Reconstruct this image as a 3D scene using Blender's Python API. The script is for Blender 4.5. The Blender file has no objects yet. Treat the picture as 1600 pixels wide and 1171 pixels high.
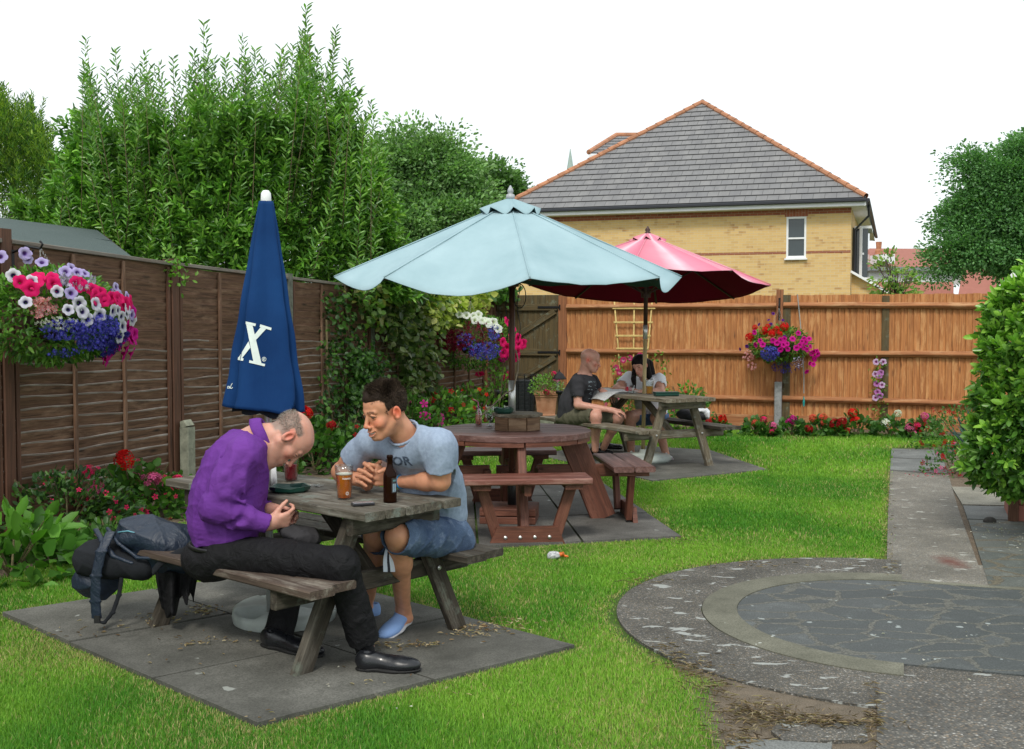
import bpy, bmesh, math, random
import numpy as np
from mathutils import Vector, Matrix, noise
random.seed(7); RNG = np.random.default_rng(11)
PI = math.pi
scene = bpy.context.scene
COL = scene.collection
F, CZ, HY = 1750.0, 1.5, 505.0            # focal length in photo pixels, eye height, horizon row
PIT = math.atan((585.5-HY)/F)
FW = Vector((0, math.cos(PIT), -math.sin(PIT))); UP = Vector((0, math.sin(PIT), math.cos(PIT)))
def ray(x, y): return FW + Vector(((x-800)/F, 0, 0)) - UP*((y-585.5)/F)
def G(x, y, z=0.0):
    d = ray(x, y); t = (z-CZ)/d.z
    return Vector((d.x*t, d.y*t, z))
def P(x, y, Y):
    d = ray(x, y); t = Y/d.y
    return Vector((d.x*t, Y, CZ+d.z*t))
def V(*a): return Vector(a)
E1 = Vector((.946, -.324, 0)).normalized(); E2 = Vector((.324, .946, 0)).normalized()   # garden axes

# ---------------------------------------------------------------- scene graph
def tag(o, label=None, cat=None, group=None, kind=None):
    if label: o['label'] = label
    if cat: o['category'] = cat
    if group: o['group'] = group
    if kind: o['kind'] = kind
    return o
def empty(name, loc=(0, 0, 0), label=None, cat=None, group=None):
    o = bpy.data.objects.new(name, None); COL.objects.link(o); o.location = loc
    o.empty_display_size = .05
    return tag(o, label, cat, group)
def link(name, me, mat, parent=None, smooth=False):
    o = bpy.data.objects.new(name, me); COL.objects.link(o)
    if mat is not None:
        for m in (mat if isinstance(mat, (list, tuple)) else [mat]): me.materials.append(m)
    if parent is not None:
        o.parent = parent
        o.matrix_parent_inverse = parent.matrix_basis.inverted()
    if smooth and len(me.polygons):
        me.polygons.foreach_set('use_smooth', [True]*len(me.polygons))
    return o
def npmesh(name, verts, faces, col=None, wc=None):
    """verts Nx3, faces MxK (constant K) -> mesh, fast"""
    verts = np.asarray(verts, dtype=np.float32); faces = np.asarray(faces, dtype=np.int32)
    me = bpy.data.meshes.new(name); m, k = faces.shape
    me.vertices.add(len(verts)); me.vertices.foreach_set('co', verts.ravel())
    me.loops.add(m*k); me.loops.foreach_set('vertex_index', faces.ravel())
    me.polygons.add(m); me.polygons.foreach_set('loop_start', np.arange(0, m*k, k, dtype=np.int32))
    me.update(calc_edges=True)
    if col is not None:
        a = me.attributes.new('col', 'FLOAT_COLOR', 'POINT')
        c = np.ones((len(verts), 4), dtype=np.float32); c[:, :3] = col; a.data.foreach_set('color', c.ravel())
    if wc is not None:
        a = me.attributes.new('wc', 'FLOAT_VECTOR', 'POINT'); a.data.foreach_set('vector', np.asarray(wc, dtype=np.float32).ravel())
    return me
class MB:
    """mesh builder: collects pieces with a board-space coordinate (wc) and a colour per vertex"""
    def __init__(s): s.v = []; s.f = []; s.w = []; s.c = []; s.has_c = False
    def add(s, vs, fs, wc=None, col=None):
        n = len(s.v); s.v += [tuple(p) for p in vs]; s.f += [tuple(i+n for i in f) for f in fs]
        s.w += [tuple(p) for p in (wc if wc is not None else vs)]
        s.c += [tuple(col) if col is not None else (1, 1, 1)]*len(vs)
        if col is not None: s.has_c = True
        return s
    def beam(s, a, b, w, t, up=(0, 0, 1), bev=.004, seg=1, warp=0, w2=None, t2=None, col=None):
        a, b = Vector(a), Vector(b); d = (b-a); L = d.length; d.normalize()
        up = Vector(up); sd = d.cross(up)
        if sd.length < 1e-4: sd = d.cross(Vector((1, 0, 0)))
        sd.normalize(); un = sd.cross(d).normalized()
        off = (random.random()*50, random.random()*50, random.random()*50)
        vs = []; wc = []
        for i in range(seg+1):
            q = i/seg; ww = w+(w2-w)*q if w2 is not None else w; tt = t+(t2-t)*q if t2 is not None else t
            c = a+d*(L*q)
            if warp and 0 < i < seg: c = c+sd*random.uniform(-warp, warp)+un*random.uniform(-warp, warp)
            hw, ht = ww/2, tt/2; e = min(bev, hw*.6, ht*.6)
            for (x, y) in ((-hw+e, -ht), (hw-e, -ht), (hw, -ht+e), (hw, ht-e), (hw-e, ht), (-hw+e, ht), (-hw, ht-e), (-hw, -ht+e)):
                vs.append(c+sd*x+un*y); wc.append((L*q+off[0], x+off[1], y+off[2]))
        fs = []
        for i in range(seg):
            for k in range(8):
                k2 = (k+1) % 8; fs.append((i*8+k, i*8+k2, (i+1)*8+k2, (i+1)*8+k))
        fs.append(tuple(range(7, -1, -1))); fs.append(tuple(seg*8+k for k in range(8)))
        return s.add(vs, fs, wc, col)
    def tube(s, pts, rs, n=8, cap=True, col=None):
        pts = [Vector(p) for p in pts]
        if not hasattr(rs, '__len__'): rs = [rs]*len(pts)
        off = random.random()*40; vs = []; wc = []; L = 0; prev = None
        for i, p in enumerate(pts):
            d = (pts[min(i+1, len(pts)-1)]-pts[max(i-1, 0)]).normalized()
            if prev is None:
                ref = Vector((0, 0, 1)) if abs(d.z) < .9 else Vector((1, 0, 0))
                sx = d.cross(ref).normalized()
            else: sx = (prev-d*prev.dot(d)).normalized()
            prev = sx; sy = d.cross(sx)
            if i: L += (p-pts[i-1]).length
            for k in range(n):
                a = 2*PI*k/n; vs.append(p+(sx*math.cos(a)+sy*math.sin(a))*rs[i]); wc.append((L+off, math.cos(a)*rs[i]+off, math.sin(a)*rs[i]))
        fs = [(i*n+k, i*n+(k+1) % n, (i+1)*n+(k+1) % n, (i+1)*n+k) for i in range(len(pts)-1) for k in range(n)]
        if cap: fs.append(tuple(range(n-1, -1, -1))); fs.append(tuple((len(pts)-1)*n+k for k in range(n)))
        return s.add(vs, fs, wc, col)
    def lathe(s, prof, c=(0, 0, 0), n=32, col=None, axis=None, a0=0, a1=2*PI):
        """prof: list of (r, z)"""
        M = Matrix.Translation(Vector(c))
        if axis is not None: M = M @ Vector((0, 0, 1)).rotation_difference(Vector(axis)).to_matrix().to_4x4()
        vs = [M @ Vector((r*math.cos(2*PI*k/n), r*math.sin(2*PI*k/n), z)) for (r, z) in prof for k in range(n)]
        fs = [(i*n+k, i*n+(k+1) % n, (i+1)*n+(k+1) % n, (i+1)*n+k) for i in range(len(prof)-1) for k in range(n)]
        if prof[0][0] > 1e-5: fs.append(tuple(range(n-1, -1, -1)))
        if prof[-1][0] > 1e-5: fs.append(tuple((len(prof)-1)*n+k for k in range(n)))
        return s.add(vs, fs, None, col)
    def prism(s, poly, z0, z1, col=None):
        """horizontal polygon (list of xy) extruded"""
        n = len(poly); A = sum(poly[i][0]*poly[(i+1) % n][1]-poly[(i+1) % n][0]*poly[i][1] for i in range(n))
        if A < 0: poly = poly[::-1]
        vs = [(p[0], p[1], z0) for p in poly]+[(p[0], p[1], z1) for p in poly]
        fs = [tuple(range(n-1, -1, -1)), tuple(range(n, 2*n))]+[(i, (i+1) % n, (i+1) % n+n, i+n) for i in range(n)]
        return s.add(vs, fs, None, col)
    def plate(s, pts, th, nrm=None):
        """planar polygon of 3-D points thickened by th against its normal"""
        pts = [Vector(p) for p in pts]; n = len(pts)
        nn = Vector(nrm).normalized() if nrm is not None else (pts[1]-pts[0]).cross(pts[2]-pts[1]).normalized()
        vs = pts+[p-nn*th for p in pts]
        fs = [tuple(range(n)), tuple(range(2*n-1, n-1, -1))]+[(i+n, (i+1) % n+n, (i+1) % n, i) for i in range(n)]
        return s.add(vs, fs)
    def build(s, name, mat, parent=None, smooth=False):
        me = bpy.data.meshes.new(name); me.from_pydata(s.v, [], s.f)
        a = me.attributes.new('wc', 'FLOAT_VECTOR', 'POINT'); a.data.foreach_set('vector', np.array(s.w, dtype=np.float32).ravel())
        if s.has_c:
            a = me.attributes.new('col', 'FLOAT_COLOR', 'POINT'); c = np.ones((len(s.v), 4), dtype=np.float32); c[:, :3] = s.c
            a.data.foreach_set('color', c.ravel())
        return link(name, me, mat, parent, smooth)

# ---------------------------------------------------------------- materials
class NB:
    def __init__(s, name):
        s.m = bpy.data.materials.new(name); s.m.use_nodes = True; s.t = s.m.node_tree; s.n = s.t.nodes
        s.b = s.n['Principled BSDF']; s.out = s.n['Material Output']
        s.tc = s.n.new('ShaderNodeTexCoord')
    def new(s, ty, **kw):
        x = s.n.new(ty)
        for k, v in kw.items(): setattr(x, k, v)
        return x
    def set(s, sock, v):
        if isinstance(v, bpy.types.NodeSocket): s.t.links.new(v, sock)
        elif isinstance(v, (tuple, list)) and len(v) == 3 and sock.type == 'RGBA': sock.default_value = (*v, 1)
        else: sock.default_value = v
    def obj(s): return s.tc.outputs['Object']
    def attr(s, name, out='Vector'):
        a = s.new('ShaderNodeAttribute', attribute_name=name); return a.outputs[out]
    def map(s, vec, scale=(1, 1, 1), rot=(0, 0, 0), loc=(0, 0, 0)):
        m = s.new('ShaderNodeMapping'); s.set(m.inputs[0], vec); m.inputs['Scale'].default_value = scale
        m.inputs['Rotation'].default_value = rot; m.inputs['Location'].default_value = loc; return m.outputs[0]
    def noise(s, vec, scale=5, detail=4, rough=.55, dist=0):
        x = s.new('ShaderNodeTexNoise'); s.set(x.inputs['Vector'], vec); x.inputs['Scale'].default_value = scale
        x.inputs['Detail'].default_value = detail; x.inputs['Roughness'].default_value = rough; x.inputs['Distortion'].default_value = dist
        return x.outputs['Fac']
    def vor(s, vec, scale=5, feature='F1', out='Distance', rnd=1):
        x = s.new('ShaderNodeTexVoronoi', feature=feature); s.set(x.inputs['Vector'], vec); x.inputs['Scale'].default_value = scale
        x.inputs['Randomness'].default_value = rnd; return x.outputs[out]
    def ramp(s, fac, stops, interp='LINEAR'):
        r = s.new('ShaderNodeValToRGB'); s.set(r.inputs[0], fac); cr = r.color_ramp; cr.interpolation = interp
        for i, (p, c) in enumerate(stops):
            e = cr.elements[i] if i < 2 else cr.elements.new(p)
            e.position = p; e.color = (c, c, c, 1) if not hasattr(c, '__len__') else (*c, 1)
        return r.outputs[0]
    def mix(s, fac, a, b, mode='MIX'):
        x = s.new('ShaderNodeMix', data_type='RGBA', blend_type=mode); s.set(x.inputs[0], fac); s.set(x.inputs[6], a); s.set(x.inputs[7], b)
        return x.outputs[2]
    def math(s, op, a, b=0.0):
        x = s.new('ShaderNodeMath', operation=op); s.set(x.inputs[0], a); s.set(x.inputs[1], b); return x.outputs[0]
    def bump(s, h, strength=.3, dist=.01, nrm=None):
        x = s.new('ShaderNodeBump'); s.set(x.inputs['Height'], h); x.inputs['Strength'].default_value = strength; x.inputs['Distance'].default_value = dist
        if nrm is not None: s.set(x.inputs['Normal'], nrm)
        return x.outputs[0]
    def fin(s, color=None, rough=None, normal=None, metal=None, spec=None, trans=None, **kw):
        if color is not None: s.set(s.b.inputs['Base Color'], color)
        if rough is not None: s.set(s.b.inputs['Roughness'], rough)
        if normal is not None: s.set(s.b.inputs['Normal'], normal)
        if metal is not None: s.set(s.b.inputs['Metallic'], metal)
        if spec is not None: s.set(s.b.inputs['Specular IOR Level'], spec)
        for k, v in kw.items(): s.set(s.b.inputs[k], v)
        if trans:            # thin translucency for leaves and cloth
            fac, tcol = trans
            t = s.new('ShaderNodeBsdfTranslucent'); s.set(t.inputs[0], tcol if tcol is not None else color)
            if normal is not None: s.set(t.inputs['Normal'], normal)
            x = s.new('ShaderNodeMixShader'); x.inputs[0].default_value = fac
            s.t.links.new(s.b.outputs[0], x.inputs[1]); s.t.links.new(t.outputs[0], x.inputs[2]); s.t.links.new(x.outputs[0], s.out.inputs[0])
        return s.m
def plain(name, c, rough=.6, var=.12, scale=12, bump=.15, bd=.004, **kw):
    n = NB(name); f = n.noise(n.obj(), scale, 5, .6); g = n.noise(n.obj(), scale*9, 3, .6)
    lo = tuple(max(0, x*(1-var*1.6)) for x in c); hi = tuple(min(1, x*(1+var*1.3)) for x in c)
    col = n.mix(n.ramp(f, [(.3, 0), (.7, 1)]), lo, hi)
    return n.fin(col, rough, n.bump(g, bump, bd), **kw)
def wood(name, c1, c2, c3=None, grain=1.0, rough=.75, bump=.5, lichen=None, tint=.25):
    """weathered wood along wc.x; c1 dark grain, c2 body, c3 worn patches"""
    n = NB(name); w = n.attr('wc')
    g = n.noise(n.map(w, (1.6, 38*grain, 38*grain)), 1.6, 6, .65, .4)
    g2 = n.noise(n.map(w, (3, 150, 150)), 1.2, 3, .6)
    col = n.mix(n.ramp(g, [(.32, 0), (.62, 1)]), c1, c2)
    kn = n.vor(n.map(w, (2.2, 9, 9)), 1.0)
    col = n.mix(n.ramp(kn, [(.04, 1), (.16, 0)]), col, tuple(x*.35 for x in c1))
    if c3 is not None:
        pz = n.noise(n.map(w, (3, 14, 14)), 1.0, 6, .7)
        col = n.mix(n.ramp(pz, [(.50, 0), (.64, 1)]), col, c3)
    col = n.mix(n.math('MULTIPLY', n.ramp(g2, [(.35, 0), (.6, 1)]), tint), col, tuple(x*.5 for x in c1))
    bn = n.noise(n.map(w, (.05, 1.7, 1.7)), 2.0, 0)      # board to board
    col = n.mix(n.ramp(bn, [(.3, .35), (.7, 0)]), col, tuple(x*.6 for x in c2))
    if lichen is not None:
        l = n.noise(n.obj(), 9, 7, .7); col = n.mix(n.ramp(l, [(.56, 0), (.66, .75)]), col, lichen)
    h = n.mix(.5, g, g2)
    return n.fin(col, rough, n.bump(h, bump, .006))
def leafmat(name, rough=.45, trans=.35, spec=.45):
    n = NB(name); c = n.attr('col', 'Color'); f = n.noise(n.obj(), 40, 2)
    c2 = n.mix(n.ramp(f, [(.3, .25), (.7, 0)]), c, n.mix(1, c, (.55, .6, .5), 'MULTIPLY'))
    tc = n.mix(1, c, (1.25, 1.5, .6), 'MULTIPLY')
    return n.fin(c2, rough, spec=spec, trans=(trans, tc))
def cloth(name, c, rough=.85, weave=900, var=.1, bump=.25, trans=0, fold=None, c2=None, vs=3):
    n = NB(name); f = n.noise(n.obj(), vs, 5, .6); g = n.noise(n.obj(), weave, 2)
    hi = c2 if c2 is not None else tuple(min(1, x*(1+var)) for x in c)
    col = n.mix(n.ramp(f, [(.3, 0), (.7, 1)]), tuple(x*(1-var) for x in c), hi)
    col = n.mix(n.ramp(g, [(.35, var*1.5), (.65, 0)]), col, tuple(x*.5 for x in c))
    nr = n.bump(g, bump, .002)
    if fold: nr = n.bump(n.noise(n.obj(), fold[0], 4, .55, 1.2), fold[1], fold[2], nr)
    kw = {}
    return n.fin(col, rough, nr, spec=.15, trans=(trans, None) if trans else None, **kw)

# ---------------------------------------------------------------- leaves, flowers, stamps
def unit(a): return a/np.maximum(np.linalg.norm(a, axis=-1, keepdims=True), 1e-9)
def rdir(n, up=0.0):
    d = RNG.normal(size=(n, 3)); d[:, 2] += up; return unit(d)
def leaves_mesh(name, pos, dirs, L, Wd, cols, nrm=None, fold=.25, droop=.15):
    """each leaf: 6-vertex folded blade pointing along dirs; pos = base; vectorised"""
    n = len(pos); pos = np.asarray(pos, float); dirs = unit(np.asarray(dirs, float))
    if nrm is None: nrm = rdir(n, .8)
    side = unit(np.cross(dirs, nrm)); nn = np.cross(side, dirs)
    L = np.broadcast_to(np.asarray(L, float), (n,))[:, None]; Wd = np.broadcast_to(np.asarray(Wd, float), (n,))[:, None]
    m = pos+dirs*L*.5
    v = np.empty((n, 6, 3))
    v[:, 0] = pos
    v[:, 1] = pos+dirs*L*.38+side*Wd*.5+nn*Wd*fold
    v[:, 2] = pos+dirs*L*.78+side*Wd*.36+nn*Wd*fold*.8-nn*L*droop*.5
    v[:, 3] = pos+dirs*L-nn*L*droop
    v[:, 4] = pos+dirs*L*.78-side*Wd*.36+nn*Wd*fold*.8-nn*L*droop*.5
    v[:, 5] = pos+dirs*L*.38-side*Wd*.5+nn*Wd*fold
    base = np.arange(n)[:, None]*6
    f = np.concatenate([base+np.array([[0, 1, 2, 3]]), base+np.array([[0, 3, 4, 5]])], 0)
    c = np.repeat(np.asarray(cols, float), 6, axis=0)
    return npmesh(name, v.reshape(-1, 3), f, col=c)
def pick_cols(n, palette, jit=.15):
    pal = np.array(palette, float); c = pal[RNG.integers(0, len(pal), n)]
    return np.clip(c*(1+RNG.normal(size=(n, 1))*jit), .002, 1)
def stamp(name, tv, tf, tcol, pos, dirs, sizes, tint=None, roll=None):
    """copies of a template (verts nx3 with +Z axis, faces mxk, colours nx3) at pos facing dirs"""
    tv = np.asarray(tv, float); tf = np.asarray(tf, int); n = len(pos); dirs = unit(np.asarray(dirs, float))
    ref = np.where(np.abs(dirs[:, 2:3]) < .9, np.array([[0, 0, 1.]]), np.array([[1., 0, 0]]))
    x = unit(np.cross(ref, dirs)); y = np.cross(dirs, x)
    if roll is None: roll = RNG.uniform(0, 2*PI, n)
    c, s = np.cos(roll)[:, None], np.sin(roll)[:, None]; x, y = x*c+y*s, -x*s+y*c
    R = np.stack([x, y, dirs], 2)     # columns
    vv = np.einsum('nij,kj->nki', R, tv)*np.broadcast_to(sizes, (n,))[:, None, None]+np.asarray(pos)[:, None, :]
    ff = (tf[None]+np.arange(n)[:, None, None]*len(tv)).reshape(-1, tf.shape[1])
    cc = np.broadcast_to(np.asarray(tcol, float)[None], (n, len(tv), 3)).copy()
    if tint is not None: cc *= np.asarray(tint)[:, None, :]
    return npmesh(name, vv.reshape(-1, 3), ff, col=cc.reshape(-1, 3))
def petunia_t(rim, throat, lobes=5):
    """trumpet with five soft lobes, unit radius, opening +Z; quads"""
    vs = []; cs = []; n = lobes*4
    for (r, z, c) in ((.10, -.35, throat), (.26, -.02, throat), (.42, .10, tuple(.35*a+.65*b for a, b in zip(throat, rim))), (.75, .20, rim), (1.0, .12, rim)):
        for k in range(n):
            a = 2*PI*k/n; lob = 1-.16*abs(math.cos(a*lobes/2))**6*(1 if r > .6 else 0)
            ruf = .07*math.sin(a*lobes)*(r if r > .6 else 0)
            vs.append((r*lob*math.cos(a), r*lob*math.sin(a), z+ruf)); cs.append(c)
    fs = [(i*n+k, i*n+(k+1) % n, (i+1)*n+(k+1) % n, (i+1)*n+k) for i in range(4) for k in range(n)]
    return vs, fs, cs
def small_t(col, eye=(1, 1, 1)):
    vs = [(0, 0, 0)]; cs = [eye]; fs = []
    for k in range(5):
        a = 2*PI*k/5
        for (r, da, z) in ((.75, -.42, .2), (1., 0, .1), (.75, .42, .2)):
            vs.append((r*math.cos(a+da), r*math.sin(a+da), z)); cs.append(col)
        b = 1+k*3; fs.append((0, b, b+1, b+2))
    return vs, fs, cs
def in_poly(px, py, poly):
    c = np.zeros(len(px), bool); n = len(poly); j = n-1
    for i in range(n):
        xi, yi = poly[i][0], poly[i][1]; xj, yj = poly[j][0], poly[j][1]
        q = ((yi > py) != (yj > py)) & (px < (xj-xi)*(py-yi)/(yj-yi+1e-12)+xi); c ^= q; j = i
    return c
m_bolt = NB('bolt').fin((.55, .55, .54), .35, metal=.8)
# ================================================================ ground, paving, beds
def groundmat(name, stops, scale, bump=.5, bd=.01, rough=.9, fine=None):
    n = NB(name); f = n.noise(n.obj(), scale, 8, .62); col = n.ramp(f, stops)
    g = n.noise(n.obj(), scale*14, 4, .7)
    if fine: col = n.mix(n.ramp(g, [(.4, 0), (.62, .8)]), col, fine)
    return n.fin(col, rough, n.bump(g, bump, bd), spec=.25)
m_lawn = groundmat('lawn_soil', [(.3, (.045, .085, .015)), (.55, (.07, .12, .02)), (.72, (.17, .15, .06))], 1.5, fine=(.03, .07, .01))
m_soil = groundmat('soil', [(.3, (.05, .035, .025)), (.7, (.13, .10, .07))], 6, fine=(.22, .17, .12))
m_far = groundmat('far_ground', [(.3, (.06, .10, .03)), (.7, (.12, .13, .06))], .3)
def sheet(name, pts, z, mat):
    m = MB(); m.add([(p[0], p[1], z) for p in pts], [tuple(range(len(pts)))]); o = m.build(name, mat); tag(o, kind='structure'); return o
sheet('ground', [(-400, -60), (400, -60), (400, 700), (-400, 700)], -.03, m_far)
def fl(i): return Vector((-3.56, 7.84, 0))+E2*(1.93*i)      # fence line, one step per post
CORNER = Vector((-.25, 17.5, 0))
def bk(s): return CORNER+E1*s
LAWN = [fl(-4.2), fl(5.3), CORNER, bk(12), bk(12)-E2*19, Vector((-6, -2, 0))]
sheet('lawn', LAWN, 0, m_lawn)
def slabmat(name, c0, c1, lich=(.55, .58, .54), lth=.63, scale=2.2, joint=None, speck=.5):
    n = NB(name); o = n.obj(); f = n.noise(o, scale, 9, .65); col = n.mix(n.ramp(f, [(.3, 0), (.7, 1)]), c0, c1)
    g = n.noise(o, 120, 4, .75); col = n.mix(n.math('MULTIPLY', n.ramp(g, [(.42, 1), (.55, 0)]), speck), col, tuple(x*.35 for x in c0))
    big = n.noise(o, 1.1, 5, .6); col = n.mix(n.ramp(big, [(.38, .45), (.60, 0)]), col, tuple(x*.5 for x in c0)); st = n.noise(o, 5.5, 6, .7, 1.0); col = n.mix(n.ramp(st, [(.56, 0), (.72, .55)]), col, tuple(x*.42 for x in c0))
    l = n.noise(n.map(o, (1, 1, 1), loc=(3, 7, 0)), 11, 3, .5, .3); col = n.mix(n.ramp(l, [(lth, 0), (lth+.02, .7)]), col, lich)
    return n.fin(col, .88, n.bump(n.mix(.5, f, g), .35, .006), spec=.3)
m_slab = slabmat('flagstone', (.095, .095, .082), (.20, .197, .175), lich=(.36, .38, .35), lth=.71)
m_slab2 = slabmat('flagstone_warm', (.105, .10, .092), (.20, .195, .18), lth=.72)
m_slabL = slabmat('pale_slab', (.22, .21, .17), (.36, .34, .28), lth=.8)
m_slabG = slabmat('grey_slab', (.15, .16, .155), (.26, .27, .26), lth=.75)
def aggregate(name, base, tones, lich=None, lth=.6, peb=120, stain=None):
    n = NB(name); o = n.obj(); v = n.vor(o, peb, out='Color'); d = n.vor(o, peb)
    sep = n.new('ShaderNodeSeparateColor'); n.set(sep.inputs[0], v)
    pc = n.ramp(sep.outputs[0], [(0, tones[0]), (.25, tones[1]), (.5, tones[2]), (.75, tones[3]), (.96, tones[4])], 'CONSTANT')
    f = n.noise(o, 2.0, 7, .65); b = n.mix(n.ramp(f, [(.3, 0), (.7, 1)]), tuple(x*.7 for x in base), tuple(x*1.2 for x in base))
    fi = n.noise(o, 160, 3, .7)
    col = n.mix(n.ramp(d, [(.30, .85), (.52, .12)]), b, pc)
    col = n.mix(n.ramp(fi, [(.35, .5), (.6, 0)]), col, tuple(x*.35 for x in base))
    col = n.mix(n.ramp(f, [(.35, .55), (.62, 0)]), col, tuple(x*.45 for x in base))
    if lich is not None:
        l = n.noise(n.map(o, (1, 1.9, 1), rot=(0, 0, .33)), 7, 3.5, .55, .4); col = n.mix(n.ramp(l, [(lth, 0), (lth+.025, .8)]), col, lich)
    if stain is not None:
        vd = n.new('ShaderNodeVectorMath', operation='DISTANCE'); n.set(vd.inputs[0], n.map(o, (1, .45, 1))); vd.inputs[1].default_value = (stain[0], stain[1]*.45, .012)
        sq = n.math('ADD', vd.outputs['Value'], n.math('MULTIPLY', n.noise(o, 14, 4), .10)); col = n.mix(n.ramp(sq, [(.07, .75), (.16, 0)]), col, (.13, .03, .02))
    return n.fin(col, .85, n.bump(d, .6, -.006), spec=.35)
TON = [(.10, .09, .08), (.30, .24, .17), (.20, .19, .18), (.42, .38, .32), (.62, .60, .56)]
m_path = aggregate('path_concrete', (.21, .20, .17), TON, (.42, .42, .38), .64, stain=G(1487, 881))
m_ring = aggregate('ring_concrete', (.098, .096, .084), TON, (.38, .40, .38), .61)
m_ring2 = aggregate('pebble_concrete', (.115, .112, .10), [(.06, .06, .06), (.30, .23, .16), (.17, .17, .16), (.38, .35, .30), (.62, .60, .56)], None, peb=80)
m_kerb = slabmat('ring_band', (.14, .14, .105), (.25, .245, .19), lth=.74, scale=4)
def crazy(name, c0, c1, mort, sc=2.1, edge=.03):
    n = NB(name); o = n.map(n.obj(), (1, 1.75, 1), rot=(0, 0, .33)); q = n.noise(o, 3, 3); wob = n.new('ShaderNodeVectorMath', operation='SCALE')
    ns = n.new('ShaderNodeTexNoise'); n.set(ns.inputs['Vector'], o); ns.inputs['Scale'].default_value = 2.2; ns.inputs['Detail'].default_value = 4
    n.set(wob.inputs[0], ns.outputs['Color']); wob.inputs['Scale'].default_value = .32
    ad = n.new('ShaderNodeVectorMath', operation='ADD'); n.set(ad.inputs[0], o); n.set(ad.inputs[1], wob.outputs[0]); vv = ad.outputs[0]
    cc = n.vor(vv, sc, out='Color'); ed = n.vor(vv, sc, 'DISTANCE_TO_EDGE')
    sep = n.new('ShaderNodeSeparateColor'); n.set(sep.inputs[0], cc)
    st = n.mix(sep.outputs[0], c0, c1); f = n.noise(n.obj(), 9, 8, .7)
    st = n.mix(n.ramp(f, [(.4, .5), (.65, 0)]), st, tuple(x*.55 for x in c0)); st = n.mix(n.ramp(f, [(.58, 0), (.75, .5)]), st, tuple(min(1, x*1.7) for x in c1))
    g = n.noise(n.obj(), 90, 3, .7); mo = n.mix(n.ramp(g, [(.4, 0), (.6, 1)]), tuple(x*.5 for x in mort), tuple(x*1.25 for x in mort))
    g3 = n.noise(n.obj(), 16, 5, .7); k = n.ramp(n.math('ADD', ed, n.math('MULTIPLY', g3, -.09)), [(edge-.045, 1), (edge-.015, 0)])
    gr = n.noise(n.obj(), 130, 4, .8); st = n.mix(n.ramp(gr, [(.42, .55), (.56, 0)]), st, tuple(x*.4 for x in c0)); st = n.mix(n.ramp(gr, [(.58, 0), (.68, .35)]), st, tuple(min(1, x*2) for x in c1))
    col = n.mix(k, st, mo)
    lic = n.noise(n.obj(), 13, 3, .5); col = n.mix(n.ramp(lic, [(.69, 0), (.71, .6)]), col, (.42, .47, .46))
    return n.fin(col, n.ramp(f, [(.3, .55), (.7, .85)]), n.bump(n.mix(.7, f, k), .5, -.012), spec=.35)
m_crazy = crazy('crazy_paving', (.070, .080, .080), (.125, .136, .134), (.115, .116, .10), 3.3)
m_crazy2 = crazy('crazy_paving_light', (.10, .115, .105), (.19, .195, .17), (.13, .115, .08), 2.6, .03)
def slab(name, pts, z1, mat, z0=-.02, kind='structure'):
    m = MB(); m.prism([(p[0], p[1]) for p in pts], z0, z1); o = m.build(name, mat); tag(o, kind=kind); return o
def gp(l): return [G(x, y) for x, y in l]
# terrace slabs under the near table: 4 x 3 flags with open joints
N0, R0, L0 = Vector((-.945, 4.08, 0)), Vector((.30, 5.10, 0)), Vector((-2.62, 5.67, 0))
a_, b_ = R0-N0, L0-N0
SLAB1 = [N0, R0, R0+b_*1.02, L0]
def flags(name, O, a, b, na, nb, mat, gap=.008, z=.022):
    m = MB()
    for i in range(na):
        for j in range(nb):
            ga, gb = gap/a.length, gap/b.length
            def q(u, v): return O+a*u+b*v
            u0, u1, v0, v1 = i/na+ga, (i+1)/na-ga, j/nb+gb, (j+1)/nb-gb
            zz = z+random.uniform(-.004, .004)
            m.prism([tuple(q(u0, v0))[:2], tuple(q(u1, v0))[:2], tuple(q(u1, v1))[:2], tuple(q(u0, v1))[:2]], -.02, zz)
    o = m.build(name, mat); tag(o, kind='structure'); return o
flags('pavement', N0, a_, b_, 2, 3, m_slab)
S2 = [G(575, 868), G(1066, 842), G(935, 752), G(640, 752)]
a2, b2 = S2[1]-S2[0], S2[3]-S2[0]
m = MB()
for i in range(3):
    for j in range(3):
        def q(u, v): return S2[0]*(1-u)*(1-v)+S2[1]*u*(1-v)+S2[2]*u*v+S2[3]*(1-u)*v
        e = .004; m.prism([tuple(q(*t))[:2] for t in ((i/3+e, j/3+e), ((i+1)/3-e, j/3+e), ((i+1)/3-e, (j+1)/3-e), (i/3+e, (j+1)/3-e))], -.02, .02+random.uniform(-.003, .003))
tag(m.build('pavement', m_slab2), kind='structure')
S3 = gp([(842, 714), (1020, 754), (1198, 736), (1110, 706), (930, 694)])
slab('pavement', S3, .018, m_slab)
# path and its neighbours (E2 direction)
PATH = gp([(1385, 912), (1387, 820), (1391, 738), (1482, 744), (1498, 800), (1546, 935)])
slab('path', PATH, .012, m_path)
slab('pavement', gp([(1391, 737), (1392, 719), (1474, 722), (1481, 743)]), .020, m_slabG)
slab('pavement', gp([(1392, 718), (1393, 704), (1466, 706), (1473, 721)]), .022, m_slabG)
slab('pavement', gp([(1487, 764), (1660, 768), (1680, 796), (1504, 792)]), .020, m_slabL)
slab('pavement', gp([(1505, 793), (1681, 797), (1690, 818), (1512, 814)]), .016, m_slabG)
slab('pavement', gp([(1513, 815), (1720, 820), (1800, 945), (1549, 930)]), .014, m_crazy2)
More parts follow.
